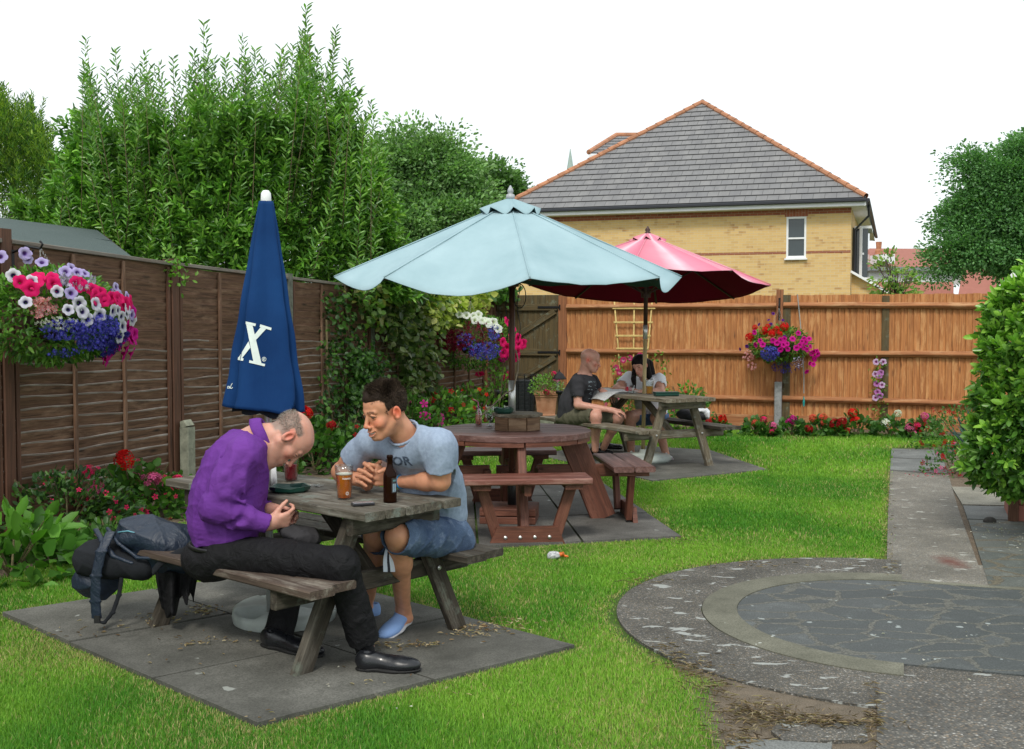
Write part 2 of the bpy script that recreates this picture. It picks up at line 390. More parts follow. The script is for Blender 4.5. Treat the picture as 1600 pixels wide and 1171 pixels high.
# round patio: three rings, half circles running out to the right
CC = Vector((1.975, 5.60, 0))
def ustrip(r0, r1, z0, z1, mat, name, run=3.2, n=56, a0=None, a1=None, flare=None):
    m = MB(); vs = []; fs = []
    for i in range(n+1):
        t = PI/2+PI*i/n
        for r in (r0, r1):
            p = CC+E2*(math.sin(t)*r)+E1*(math.cos(t)*r); vs.append((p.x, p.y, z1))
    top = len(vs)
    if run:
        for (sg, at) in ((1, 0), (-1, n)):
            pass
    k = len(vs); vs += [(v[0], v[1], z0) for v in vs]
    for i in range(n):
        a, b, c, d = i*2, i*2+1, i*2+3, i*2+2
        fs += [(a, b, c, d), (b, b+k, c+k, c)]
        if r0 > 0: fs.append((a, d, d+k, a+k))
    m.add(vs, fs)
    if run:
        for sg in (1, -1):
            A = CC+E2*(sg*r0); B = CC+E2*(sg*r1)
            m.prism([tuple(A)[:2], tuple(B)[:2], tuple(B+E1*run)[:2], tuple(A+E1*run)[:2]], z0, z1)
    o = m.build(name, mat); tag(o, kind='structure'); return o
ustrip(0.0, .82, -.02, .0145, m_crazy, 'patio')
ustrip(.822, 1.0, -.02, .0185, m_kerb, 'patio', run=0)
ustrip(1.004, 1.44, -.02, .0145, m_ring, 'patio', run=0)
JB = CC-E2*.9
slab('pavement', gp([(1372, 1066), (1800, 1082), (1900, 1300), (1366, 1300)]), .016, m_ring2)
slab('pavement', [CC+E2*.822, CC+E2*.875, CC+E2*.875+E1*1.3, CC+E2*.822+E1*1.3], .017, m_kerb)
slab('pavement', [CC+E2*1.46, CC+E2*.88, CC+E2*.88+E1*3, CC+E2*1.46+E1*3], .011, m_path)
slab('pavement', gp([(1216, 1131), (1352, 1136), (1356, 1164), (1225, 1166), (1205, 1150)]), .018, m_ring)
slab('pavement', gp([(1140, 1160), (1300, 1170), (1290, 1230), (1120, 1220)]), .018, m_slabG)
NOGRASS = [SLAB1, S2, S3, PATH, gp([(1391, 738), (1392, 700), (1466, 700), (1482, 744)]), gp([(1440, 700), (1800, 700), (1900, 960), (1450, 940)]),
           [CC+E1*(1.49*math.cos(t))+E2*(1.49*math.sin(t)) for t in np.linspace(0, 2*PI, 40)],
           gp([(1100, 1075), (1360, 1060), (2200, 1000), (2200, 1400), (1200, 1400), (1120, 1160)]), [CC+E2*1.46, CC-E2*1.4, CC-E2*1.4+E1*5, CC+E2*1.46+E1*5]]
sheet('soil', [CC+E2*1.44, CC-E2*1.44, CC-E2*1.44+E1*5, CC+E2*1.44+E1*5], .007, m_ring)
sheet('soil', gp([(1388, 712), (1700, 700), (1900, 960), (1386, 930)]), .003, m_soil)
# beds
BEDL = [fl(-4.2), fl(5.3), fl(5.3)+E1*.75, fl(3)+E1*.75, fl(1)+E1*.85, fl(0)+E1*.95, fl(-4.2)+E1*1.1]
BEDB = [bk(0), bk(7.2), bk(7.2)-E2*.75, bk(0)-E2*.7]
BEDR = gp([(1393, 703), (1460, 700), (1700, 690), (1700, 768), (1486, 763), (1466, 706)])
for nm, bd_ in (('soil', BEDL), ('soil', BEDB), ('soil', BEDR)):
    sheet(nm, bd_, .006, m_soil); NOGRASS.append(bd_)
sheet('soil', gp([(1050, 1035), (1120, 1050), (1372, 1060), (1366, 1300), (1180, 1300)]), .005, groundmat('dry_soil', [(.35, (.05, .040, .028)), (.65, (.14, .11, .08))], 14, fine=(.24, .20, .15)))

# ================================================================ left fence
m_lap = wood('lap_brown', (.050, .026, .015), (.235, .125, .072), (.30, .18, .115), 1, .8, .6)
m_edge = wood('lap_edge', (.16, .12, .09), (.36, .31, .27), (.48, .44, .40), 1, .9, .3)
m_post = wood('post_brown', (.05, .022, .012), (.15, .065, .035), None, .8, .75, .4)
m_cap = wood('cap_grey', (.10, .085, .07), (.28, .25, .21), (.18, .13, .10), .8, .85, .5)
m_gpost = plain('post_green_grey', (.13, .14, .11), .9, .25, 20, .3)
m_conc = plain('concrete', (.24, .25, .19), .9, .25, 14, .4, .006)
m_opost = wood('post_orange', (.16, .055, .02), (.40, .16, .065), None, .8, .7, .4)
fence = empty('fence', fl(0), 'tall brown panel fence of overlapping wavy horizontal boards along the left side', 'fence')
ztop = [2.33, 2.27, 2.20, 2.13, 2.085, 2.02, 1.975, 1.925, 1.92, 1.92]      # for i = -4 .. 5
def zt(i): return float(np.interp(i, range(-4, 6), ztop))
NF = Vector((E2.y, -E2.x, 0))        # normal of the fence towards the lawn
for i in range(-4, 6):
    j1 = i+1 if i < 5 else 5.33
    A, B = fl(i)+E2*.05, fl(j1)-E2*.05; L = (B-A).length
    m = MB(); t0, t1 = zt(i), zt(min(i+1, 5)); ns = 23; seg = 16
    for k in range(ns):
        off = (random.random()*50, random.random()*50, random.random()*50); ph = random.uniform(0, 6); am = random.uniform(.003, .010)
        vs = []; wc = []
        for s in range(seg+1):
            q = s/seg; H = (t0*(1-q)+t1*q-.04-.13)/ns; z0 = .13+k*H; wv = am*math.sin(ph+q*5.5)+am*.6*math.sin(2.3*ph+q*13)+random.uniform(-.0012, .0012)
            p = A+E2*(L*q); bow = .003*math.sin(q*9+ph)
            zt_ = z0+H*1.12+wv
            for (d, z) in ((.002, z0-.01), (.025+bow, zt_-.011-.003*math.sin(q*31+ph)), (.028+bow, zt_), (.013+bow, zt_+.002), (-.006, z0-.01)):
                vs.append(tuple(p+NF*d+Vector((0, 0, z)))); wc.append((L*q+off[0], (z-z0)+off[1], d+off[2]))
        fs = [(s*5+a, (s+1)*5+a, (s+1)*5+b, s*5+b) for s in range(seg) for (a, b) in ((0, 1), (1, 2), (2, 3), (3, 4))]
        m.add(vs, fs, wc)
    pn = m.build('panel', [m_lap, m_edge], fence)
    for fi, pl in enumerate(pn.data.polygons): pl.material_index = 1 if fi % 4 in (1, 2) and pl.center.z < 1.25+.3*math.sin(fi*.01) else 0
    for q in (0.02, .345, .66, .98):
        p = A+E2*(L*q); m2 = MB(); h = t0*(1-q)+t1*q
        m2.beam(p+NF*.032+Vector((0, 0, .12)), p+NF*.032+Vector((0, 0, h-.045)), .038, .022, up=NF); m2.build('batten', m_lap if .1 < q < .9 else m_post, fence)
    m3 = MB(); m3.beam(A+Vector((0, 0, t0-.015))+NF*.018, B+Vector((0, 0, t1-.015))+NF*.018, .075, .03, up=(0, 0, 1)); m3.build('top_rail', m_cap, fence)
    m4 = MB(); m4.beam(A+Vector((0, 0, .06))+NF*.01, B+Vector((0, 0, .06))+NF*.01, .14, .025, up=NF); m4.build('gravel_board', m_post, fence)
for i in range(-4, 6):
    mt = {2: m_gpost, 3: m_gpost, 5: m_opost}.get(i, m_post); m = MB(); p = fl(i)
    m.beam(p-Vector((0, 0, .05)), p+Vector((0, 0, zt(i)+(.03 if i not in (0, 5) else .07)))+NF*.0, .10, .10 if i != 3 else .08, up=NF, bev=.006); m.build('post', mt, fence)
p = fl(1)+NF*.11+E2*.05
m = MB(); vs = []
m.beam(p, p+Vector((0, 0, .60)), .11, .09, up=NF, bev=.008); m.beam(p+Vector((0, 0, .60)), p+Vector((0, 0, .655))-NF*.02, .11, .085, up=NF, bev=.008, t2=.05)
for z in (.18, .42): m.tube([p+NF*.043+Vector((0, 0, z)), p+NF*.049+Vector((0, 0, z))], .008, 8)
m.build('concrete_spur', m_conc, fence)

# ================================================================ gate and back fence
m_close = wood('closeboard', (.27, .09, .025), (.58, .24, .075), (.64, .33, .13), .8, .7, .35, tint=.2)
m_rail = wood('arris_rail', (.22, .08, .028), (.46, .19, .07), (.52, .29, .14), .8, .75, .4)
m_gate = wood('gate_wood', (.05, .036, .014), (.15, .105, .042), (.10, .095, .06), .9, .85, .5, lichen=(.16, .18, .13))
m_iron = plain('black_iron', (.015, .015, .017), .5, .2, 30, .2, metal=.5)
BN = -E2
g = empty('garden_gate', bk(.5), 'dark wooden garden gate with diagonal braces in the far left corner', 'gate')
m = MB(); s = .06
while s < 1.03:
    m.beam(bk(s)+Vector((0, 0, .06)), bk(s)+Vector((0, 0, 1.93)), .084, .014, up=BN+E1*.1, bev=.002); s += .086
m.build('boards', m_gate, g)
for z in (.35, 1.05, 1.74):
    m = MB(); m.beam(bk(.03)+BN*.03+Vector((0, 0, z)), bk(1.0)+BN*.03+Vector((0, 0, z)), .10, .035, up=BN); m.build('rail', m_gate, g)
for z in (.40, 1.10):
    m = MB(); m.beam(bk(.06)+BN*.032+Vector((0, 0, z+.02)), bk(.97)+BN*.032+Vector((0, 0, z+.58)), .09, .03, up=BN); m.build('brace', m_gate, g)
for z in (1.05, 1.74):
    m = MB(); m.beam(bk(.70)+BN*.052+Vector((0, 0, z)), bk(1.04)+BN*.052+Vector((0, 0, z)), .035, .008, up=BN); m.tube([bk(1.05)+BN*.05+Vector((0, 0, z-.04)), bk(1.05)+BN*.05+Vector((0, 0, z+.04))], .012); m.build('hinge', m_iron, g)
f = empty('fence', bk(4), 'orange vertical board fence with three rails closing the far end of the lawn', 'fence')
s = 1.18; m = MB()
while s < 8.6:
    top = 1.90+random.uniform(-.006, .006)
    m.beam(bk(s)+Vector((0, 0, .16)), bk(s)+Vector((0, 0, top)), .100, .012, up=BN+E1*random.uniform(.20, .27), bev=.002); s += .0835
m.build('boards', m_close, f)
def px2s(x):
    k = (x-800)/F; return (17.5*k+.25)/(.946+.324*k)
secs = [(1.16, px2s(1213)), (px2s(1224), px2s(1560)), (px2s(1560), 8.6)]
for (sa, sb) in secs:
    for z in (.41, 1.07, 1.745):
        m = MB(); dz = random.uniform(-.012, .012); sag = random.uniform(-.02, .02)
        m.beam(bk(sa)+BN*.05+Vector((0, 0, z+dz)), bk(sb)+BN*.05+Vector((0, 0, z-dz)), .075, .065, up=BN+Vector((0, 0, 1)), bev=.01, seg=6, warp=.004); m.build('rail', m_rail, f)
    m = MB(); m.beam(bk(sa)+BN*.03+Vector((0, 0, .09)), bk(sb)+BN*.03+Vector((0, 0, .09)), .17, .022, up=BN); m.build('gravel_board', m_rail, f)
sp = px2s(1218)
for (s_, h, w_, mt) in ((1.09, 1.92, .13, m_opost), (sp, 1.98, .10, m_opost), (px2s(1229), 1.9, .11, m_gate), (px2s(1383), 1.88, .10, m_gate)):
    m = MB(); pr = BN*(.02 if w_ != .10 or h > 1.95 else .012)
    m.beam(bk(s_)+pr+Vector((0, 0, 0)), bk(s_)+pr+Vector((0, 0, h)), w_, .05, up=BN, bev=.006); m.build('post', mt, f)
m = MB(); q = bk(sp)+BN*.13; m.beam(q, q+Vector((0, 0, .66)), .10, .09, up=BN, bev=.01)
for z in (.2, .38, .56): m.tube([q+BN*.043+Vector((0, 0, z)), q+BN*.05+Vector((0, 0, z))], .009, 8)
m.build('concrete_spur', plain('spur_grey', (.26, .27, .27), .9, .2, 20, .4), f)

# ================================================================ shed behind the left fence
m_felt = NB('roof_felt'); nf = m_felt; ff = nf.noise(nf.obj(), 160, 3, .8); fg = nf.noise(nf.obj(), 1.5, 5)
m_felt = nf.fin(nf.mix(nf.ramp(ff, [(.4, 0), (.62, 1)]), (.030, .048, .046), nf.mix(fg, (.085, .125, .12), (.13, .17, .165))), .95, nf.bump(ff, .6, .004))
sh = empty('shed', (-4.4, 10.2, 0), 'low garden shed with grey green felt roof behind the left fence', 'shed')
A, B, C_, D_ = P(-80, 330, 11.9), P(152, 360, 12.3), P(207, 402, 10.2), P(-90, 366, 8.6)
m = MB(); m.plate([D_, C_, B, A], .03); 
m.build('roof', m_felt, sh)
m = MB(); mid0 = D_*.45+A*.55; mid1 = C_*.45+B*.55
up_ = (C_-D_).cross(A-D_).normalized(); up_ = up_ if up_.z > 0 else -up_
m.beam(mid0+up_*.006, mid1+up_*.006, .05, .006, up=up_); m.build('felt_seam', m_felt, sh)
m = MB(); ins = [Vector((p.x*.985, p.y*1.003, 0)) for p in (D_, C_, B, A)]
zt4 = [D_.z-.05, C_.z-.05, B.z-.05, A.z-.05]
vs = [(p.x, p.y, 0) for p in ins]+[(p.x, p.y, z) for p, z in zip(ins, zt4)]
m.add(vs, [(0, 1, 5, 4), (1, 2, 6, 5), (2, 3, 7, 6), (3, 0, 4, 7)]); m.build('wall', m_lap, sh)

# ================================================================ brick house behind the back fence
def brickmat(name, c1, c2, mort, dark, sx=.225, sy=.075):
    n = NB(name); w = n.attr('wc')
    def br(a, b, m_, mo=.0):
        x = n.new('ShaderNodeTexBrick'); n.set(x.inputs['Vector'], w); x.inputs['Scale'].default_value = 1
        x.inputs['Brick Width'].default_value = sx; x.inputs['Row Height'].default_value = sy; x.inputs['Mortar Size'].default_value = .006
        x.inputs['Mortar Smooth'].default_value = .3; x.inputs['Bias'].default_value = mo
        n.set(x.inputs['Color1'], a); n.set(x.inputs['Color2'], b); n.set(x.inputs['Mortar'], m_); return x
    a = br(c1, c2, mort, -.2); f = n.noise(w, .5, 3); k = br((0, 0, 0), (1, 1, 1), (0, 0, 0))
    f2 = n.noise(w, 2.2, 2)
    sel = n.math('MULTIPLY', n.ramp(k.outputs[0], [(.70, 0), (.74, 1)]), n.ramp(f2, [(.52, 0), (.66, .8)]))
    col = n.mix(sel, a.outputs[0], dark); col = n.mix(n.ramp(f, [(.3, .15), (.7, 0)]), col, tuple(x*.6 for x in c1))
    return n.fin(col, .9, n.bump(a.outputs['Fac'], .4, -.01))
m_brick = brickmat('yellow_brick', (.70, .48, .20), (.60, .38, .15), (.62, .52, .35), (.42, .22, .085))
m_redbr = brickmat('red_brick', (.32, .10, .05), (.25, .07, .035), (.42, .30, .22), (.15, .05, .03))
m_white = plain('white_paint', (.80, .81, .82), .5, .03, 5, .02)
m_black = plain('black_gutter', (.02, .022, .03), .4, .1, 5, .02)
m_ridge = plain('ridge_tile', (.42, .19, .10), .8, .2, 3, .3)
n = NB('roof_tile'); w = n.attr('wc'); x = n.new('ShaderNodeTexBrick'); n.set(x.inputs['Vector'], w); x.inputs['Scale'].default_value = 1
x.inputs['Brick Width'].default_value = .33; x.inputs['Row Height'].default_value = .345; x.inputs['Mortar Size'].default_value = .008; x.inputs['Bias'].default_value = 0
n.set(x.inputs['Color1'], (.19, .19, .195)); n.set(x.inputs['Color2'], (.228, .226, .226)); n.set(x.inputs['Mortar'], (.07, .07, .07))
mo = n.noise(n.map(w, (1, .35, 1)), 2.6, 6, .7); cc = n.mix(n.ramp(mo, [(.42, .3), (.6, 0)]), x.outputs[0], (.10, .10, .11)); m_tile = n.fin(cc, .85, n.bump(mo, .2, .02))
m_glass = NB('window_glass').fin((.03, .045, .05), .08, spec=.8)
HC = Vector((9.94, 33, 0)); A_, B_ = -E1, E2; HW, HD, HE = 10.5, 14.0, 5.12
house = empty('brick_house', HC, 'yellow brick house with grey hipped tile roof and one narrow white window', 'house')
def hp(u, v, z): return HC+A_*u+B_*v+Vector((0, 0, z))
def wallq(mb, u0, u1, z0, z1, v=0.0, dirv=False):
    if dirv: pts = [hp(v, u0, z0), hp(v, u1, z0), hp(v, u1, z1), hp(v, u0, z1)]
    else: pts = [hp(u0, v, z0), hp(u1, v, z0), hp(u1, v, z1), hp(u0, v, z1)]
    mb.add(pts, [(0, 1, 2, 3)], [(u0, z0, 0), (u1, z0, 0), (u1, z1, 0), (u0, z1, 0)])
wu0, wu1, wz0, wz1 = 1.27, 1.85, 3.42, 4.66
m = MB(); wallq(m, 0, wu0, 0, HE); wallq(m, wu1, HW, 0, HE); wallq(m, wu0, wu1, 0, wz0); wallq(m, wu0, wu1, wz1, HE)
wallq(m, 0, HD, 0, HE, 0, True); wallq(m, 0, HD, 0, HE, HW, True); wallq(m, 0, HW, 0, HE, HD); m.build('wall', m_brick, house)
m = MB()
for (z, h, sx0, sx1) in ((3.56, .075, wu1, HW), (3.56, .075, 0, wu0), (4.72, .15, 0, wu0), (4.72, .15, wu1, HW), (4.93, .09, 0, HW)):
    pts = [hp(sx0, -.004, z), hp(sx1, -.004, z), hp(sx1, -.004, z+h), hp(sx0, -.004, z+h)]; m.add(pts, [(0, 1, 2, 3)], [(sx0, z, 0), (sx1, z, 0), (sx1, z+h, 0), (sx0, z+h, 0)])
pts = [hp(wu0-.05, -.005, wz1), hp(wu1+.05, -.005, wz1), hp(wu1+.05, -.005, wz1+.24), hp(wu0-.05, -.005, wz1+.24)]; m.add(pts, [(0, 1, 2, 3)], [(0, wu0, 0), (0, wu1, 0), (.24, wu1, 0), (.24, wu0, 0)])
m.build('red_brick_band', m_redbr, house)
w_ = MB(); wz = wz0; T = .06
for (a, b) in (((wu0+T/2, wz0), (wu0+T/2, wz1)), ((wu1-T/2, wz0), (wu1-T/2, wz1))): w_.beam(hp(a[0], .03, a[1]), hp(b[0], .03, b[1]), T, .06, up=B_)
for z, t in ((wz0+.04, .08), (wz1-.03, .06), (wz0+.60, .05)): w_.beam(hp(wu0+T, .03, z), hp(wu1-T, .03, z), t, .06, up=B_)
w_.beam(hp(wu0-.04, -.04, wz0-.02), hp(wu1+.04, -.04, wz0-.02), .05, .12, up=B_)
wf = w_.build('window', m_white, house)
m = MB(); m.add([hp(wu0+T, .05, wz0), hp(wu1-T, .05, wz0), hp(wu1-T, .05, wz1), hp(wu0+T, .05, wz1)], [(0, 1, 2, 3)]); m.build('pane', m_glass, wf)
# hipped roof with real courses
OV = .42; RZ = HE-.02; AP = 9.2; run = HW/2+OV
def roofface(mb, p0, p1, q1, q0, nrows, side):
    """p0,p1 eave; q0,q1 ridge ends"""
    nrm = (p1-p0).cross(q0-p0).normalized(); nrm = nrm if nrm.z > 0 else -nrm
    L = (p1-p0).length
    for i in range(nrows):
        a, b = i/nrows, (i+1)/nrows
        A0, A1 = p0.lerp(q0, a), p1.lerp(q1, a); B0, B1 = p0.lerp(q0, b), p1.lerp(q1, b)
        e = (p1-p0).normalized(); ua, ub = (A0-p0).dot(e), (A1-p0).dot(e); uc, ud = (B1-p0).dot(e), (B0-p0).dot(e)
        l = nrm*.035; S = nrows*.345
        mb.add([A0+l, A1+l, B1+nrm*.006, B0+nrm*.006, A0-nrm*.01, A1-nrm*.01], [(0, 1, 2, 3), (4, 5, 1, 0)],
               [(ua, a*S, 0), (ub, a*S, 0), (uc, b*S, 0), (ud, b*S, 0), (ua, a*S, 0), (ub, a*S, 0)])
e0, e1_, e2_, e3 = hp(-OV, -OV, RZ), hp(HW+OV, -OV, RZ), hp(HW+OV, HD+OV, RZ), hp(-OV, HD+OV, RZ)
ap = hp(HW/2, run-OV, AP); ap2 = hp(HW/2, HD-run+OV, AP)
m = MB(); roofface(m, e0, e1_, ap, ap, 20, 0); roofface(m, e1_, e2_, ap2, ap, 20, 0); roofface(m, e2_, e3, ap2, ap2, 20, 0); roofface(m, e3, e0, ap, ap2, 20, 0)
roof = m.build('roof', m_tile, house)
for (a, b) in ((e0, ap), (e1_, ap), (ap, ap2), (e2_, ap2), (e3, ap2)):
    m = MB(); k = int((b-a).length/.42)
    for i in range(k):
        p, q = a.lerp(b, i/k)+Vector((0, 0, .05)), a.lerp(b, (i+1.06)/k)+Vector((0, 0, .04)); m.tube([p, q], [.090, .078], 8, False)
    m.build('ridge_tiles', m_ridge, roof)
for (u, v) in ():
    pass
m = MB(); m.beam(e0+Vector((0, 0, -.12))+B_*.04, e1_+Vector((0, 0, -.12))+B_*.04, .20, .03, up=B_); m.beam(e0+Vector((0, 0, -.12))-E1*.04+Vector((0, 0, 0)), e3+Vector((0, 0, -.12))-E1*.04, .20, .03, up=E1)
m.build('fascia', m_white, roof)
m = MB(); m.add([e0+Vector((0, 0, -.21)), e1_+Vector((0, 0, -.21)), hp(HW, .0, RZ-.21), hp(0, .0, RZ-.21), e3+Vector((0, 0, -.21)), hp(0, HD, RZ-.21)], [(0, 3, 2, 1), (0, 4, 5, 3)]); m.build('soffit', m_white, roof)
m = MB()
for (a, b) in ((e0, e1_), (e0, e3)):
    o_ = (-B_ if a is e0 and b is e1_ else E1)*.05
    m.beam(a+o_+Vector((0, 0, -.055)), b+o_+Vector((0, 0, -.055)), .11, .10, up=(0, 0, 1), bev=.02)
m.tube([hp(-OV-.05, .8, RZ-.1), hp(-OV-.05, .85, RZ-.4), hp(-.08, .9, RZ-.8), hp(-.08, .9, 0)], .035, 8); m.build('gutter', m_black, roof)
# side bay with windows (right hand wall)
m = MB()
for v in (1.3, 3.3):
    m.beam(hp(-.25, v, 2.8), hp(-.25, v, 4.4), .08, .5, up=B_)
m.beam(hp(-.3, 1.26, 3.6), hp(-.3, 3.3, 3.6), .08, .06, up=(0, 0, 1)); m.beam(hp(-.3, 1.26, 2.84), hp(-.3, 3.3, 2.84), .5, .08, up=(0, 0, 1)); m.beam(hp(-.3, 1.26, 4.4), hp(-.3, 3.3, 4.4), .5, .08, up=(0, 0, 1))
bay = m.build('bay_window', m_white, house)
m = MB(); m.add([hp(-.45, 1.3, 2.85), hp(-.45, 3.3, 2.85), hp(-.45, 3.3, 4.4), hp(-.45, 1.3, 4.4)], [(0, 1, 2, 3)]); m.add([hp(0, 1.31, 2.85), hp(-.45, 1.31, 2.85), hp(-.45, 1.31, 4.4), hp(0, 1.31, 4.4)], [(0, 1, 2, 3)]); m.build('pane', m_glass, bay)
# sloping side wall with pale coping to the right of the corner
m = MB(); s0, s1, s2 = hp(-.02, .3, 0), hp(-1.25, .3, 0), hp(-1.25, .3, 2.25)
m.add([s0, s1, s2, hp(-.02, .3, 2.98)], [(0, 1, 2, 3)], [(0, 0, 0), (1.2, 0, 0), (1.2, 2.25, 0), (0, 2.98, 0)])
sx = m.build('side_wall', m_brick, house); m = MB(); m.beam(hp(.0, .22, 3.02), hp(-1.3, .22, 2.25), .3, .07, up=(0, 0, 1)); m.build('coping', m_white, sx)
# rear wing roof that shows above the left hip
m = MB(); W0 = [P(920, 240, 47), P(1045, 240, 47), P(1045, 240, 54), P(918, 240, 54)]; r0, r1 = P(963, 213, 50.5), P(1045, 213, 50.5)
roofface(m, W0[0], W0[1], r1, r0, 6, 0); roofface(m, W0[3], W0[0], r0, r0, 6, 0); rw = m.build('rear_roof', m_tile, house)
m = MB()
for a, b in ((W0[0], r0), (r0, r1)): m.tube([a+Vector((0, 0, .05)), b+Vector((0, 0, .05))], .11, 8)
m.build('ridge_tiles', m_ridge, rw)
m = MB(); z_ = Vector((0, 0, -.2)); m.plate([W0[0]+z_, W0[1]+z_, W0[1]+z_*.2, W0[0]+z_*.2], .1, (0, -1, 0)); q0, q1 = W0[0]+Vector((.45, .5, 0)), W0[1]+Vector((0, .5, 0))
m.plate([q0+z_*2.4, q1+z_*2.4, q1+z_, q0+z_], .1, (0, -1, 0)); m.build('fascia', m_white, rw)
m = MB(); m.add([Vector((q0.x, q0.y+.1, 0)), Vector((q1.x, q1.y+.1, 0)), q1+z_*2.3+V(0, .1, 0), q0+z_*2.3+V(0, .1, 0)], [(0, 1, 2, 3)]); m.build('rear_wall', m_brick, house)
# spire
sp_ = empty('church_spire', P(891, 300, 190), 'thin pale green church spire rising behind the left hip of the brick house', 'spire')
m = MB(); b0 = P(891, 275, 190); m.lathe([(1.1, -30+0), (1.1, -6), (.75, 0), (.05, P(891, 233, 190).z-b0.z)], b0, 8); m.build('steeple', plain('copper', (.33, .42, .38), .7), sp_)
# terrace with red tiled roof
n = NB('red_roof'); w = n.attr('wc'); f1 = n.noise(w, 3, 5, .7); m_red = n.fin(n.mix(f1, (.26, .095, .07), (.40, .16, .12)), .9)
ter = empty('terraced_house', P(1460, 450, 62), 'long low red tiled house with white wall band to the right of the brick house', 'house')
def far(mb, pts): mb.add([P(*p) for p in pts], [tuple(range(len(pts)))])
m = MB(); far(m, [(1300, 421, 60), (1640, 424, 60), (1640, 390, 66), (1300, 388, 66)]); far(m, [(1300, 500, 57), (1490, 500, 57), (1490, 441, 58.6), (1300, 441, 58.6)]); r1_ = m.build('roof', m_red, ter)
m = MB(); far(m, [(1490, 500, 55), (1640, 500, 55), (1640, 400, 60), (1505, 418, 60)]); m.build('side_roof', m_red, ter)
m = MB(); far(m, [(1300, 445, 60.2), (1640, 445, 60.2), (1640, 421, 60.2), (1300, 421, 60.2)]); m.build('wall', m_white, ter)
m = MB(); m.beam(P(1356, 420, 59.9), P(1500, 421, 59.9), .15, .2); m.build('gutter', plain('grey_gutter', (.25, .26, .28)), ter)
d0 = P(1378, 413, 61); m = MB(); m.beam(P(1366, 406, 61), P(1391, 406, 61), .5, 1.5, bev=.01, up=(0, -1, 0)); m.build('dormer', m_white, ter)
m = MB(); 
for x, y in ((1373, 392), (1502, 380)): m.lathe([(.22, -1.2), (.22, 0), (.15, .1), (.18, .5)], P(x, y, 64), 8)
m.build('chimney_pot', m_ridge, r1_)
gh = empty('gabled_house', P(1600, 450, 40), 'white walled gable with black edged barge board at the far right above the bush', 'house')
m = MB(); a, b = P(1552, 464, 40), P(1600, 418, 40); m.beam(a, b, .28, .08, up=(0, -1, 0)); m.build('barge_board', m_white, gh)
m = MB(); m.beam(a+V(.32, .1, -.04), b+V(.32, .1, -.04), .22, .1, up=(0, -1, 0)); m.build('roof_edge', m_black, gh)
m = MB(); a2_, b2_ = P(1566, 470, 40.3), P(1606, 430, 40.3); m.add([V(a2_.x, a2_.y, 0), V(a2_.x+9, a2_.y, 0), V(b2_.x+8, b2_.y, b2_.z), b2_, a2_], [(0, 1, 2, 3, 4)]); m.build('wall', m_white, gh)
# ================================================================ vegetation
m_leaf = leafmat('leaf'); m_leafg = leafmat('glossy_leaf', .3, .25, .6); m_petal = leafmat('petal', .6, .3, .2)
m_petal.node_tree.nodes['Principled BSDF'].inputs['Roughness'].default_value = .7
m_bark = wood('bark', (.03, .022, .015), (.11, .085, .06), None, .6, .9, .8)
m_twig = plain('twig', (.12, .10, .045), .85, .3, 30)
def onplane(x, y, Q, nrm, off):
    d = ray(x, y); o = V(0, 0, CZ); q = Q+nrm*off; return o+d*((q-o).dot(nrm)/d.dot(nrm))
def onfence(x, y, off=.05): return onplane(x, y, fl(0), NF, off)
def onback(x, y, off=.05): return onplane(x, y, bk(0), BN, off)
GR_B = [(.15, .33, .045), (.11, .27, .035), (.20, .38, .06)]; GR_M = [(.07, .18, .03), (.10, .23, .04), (.055, .14, .028)]; GR_D = [(.028, .08, .018), (.04, .105, .024), (.02, .06, .015)]
def shoot_leaves(starts, ends, per_m, spread, wob=.05):
    """leaf bases and directions along slightly curved shoots"""
    pos = []; dr = []
    for s, e in zip(starts, ends):
        s, e = Vector(s), Vector(e); L = (e-s).length; n = max(3, int(L*per_m)); ax = (e-s).normalized()
        b = Vector(RNG.normal(size=3))*wob*L; ph = random.uniform(0, 6)
        for i in range(n):
            q = (i+random.random())/n; p = s.lerp(e, q)+b*math.sin(q*PI); a = ph+i*2.4
            sx = ax.cross(Vector((0, 1, .01))).normalized(); sy = ax.cross(sx)
            pos.append(p); dr.append(ax*(1.0-.5*spread+q*.4)+(sx*math.cos(a)+sy*math.sin(a))*spread)
    return np.array(pos), np.array(dr)
# ---- big shrub behind the left fence
SIL = [(66, 340), (88, 235), (100, 192), (114, 190), (135, 62), (150, 125), (165, 110), (180, 78), (196, 128), (212, 105), (228, 84), (248, 100), (270, 92), (290, 112), (304, 80), (318, 36), (335, 95), (352, 92), (378, 58), (398, 78), (412, 95), (440, 76), (458, 70), (478, 10), (497, 80), (525, 45), (542, 96), (562, 140), (580, 160), (592, 210), (606, 280), (620, 340), (640, 400)]
def sil(x): return float(np.interp(x, [p[0] for p in SIL], [p[1] for p in SIL]))
shb = empty('large_shrub', (-3.2, 14, 0), 'very large bright green shrub with tall upright leafy shoots behind the left fence', 'shrub')
st, en = [], []
for (x, y) in SIL[1:-1]:
    Yd = random.uniform(12.6, 14.6); x0 = x+(345-x)*.10; e_ = P(x, y, Yd); s_ = P(x0, min(y+random.uniform(200, 280), 420), Yd+.2); st.append(s_); en.append(e_)
for i in range(330):
    x = random.uniform(85, 605); Yd = random.uniform(12.0, 15.8); t_ = sil(x)+random.uniform(5, 60)+random.expovariate(1/70); t_ = max(t_, 95-abs(x-478)*.0 if abs(x-478) > 50 else 20)
    x0 = x+(345-x)*random.uniform(.0, .2)+random.gauss(0, 22); st.append(P(x0, min(t_+random.uniform(120, 260), 470), Yd)); en.append(P(x, t_, Yd-random.uniform(0, .3)))
p1, d1 = shoot_leaves(st, en, 54, .95)
m = MB()
for s_, e_ in zip(st, en): m.tube([s_, s_.lerp(e_, .5), e_], [.006, .005, .002], 5)
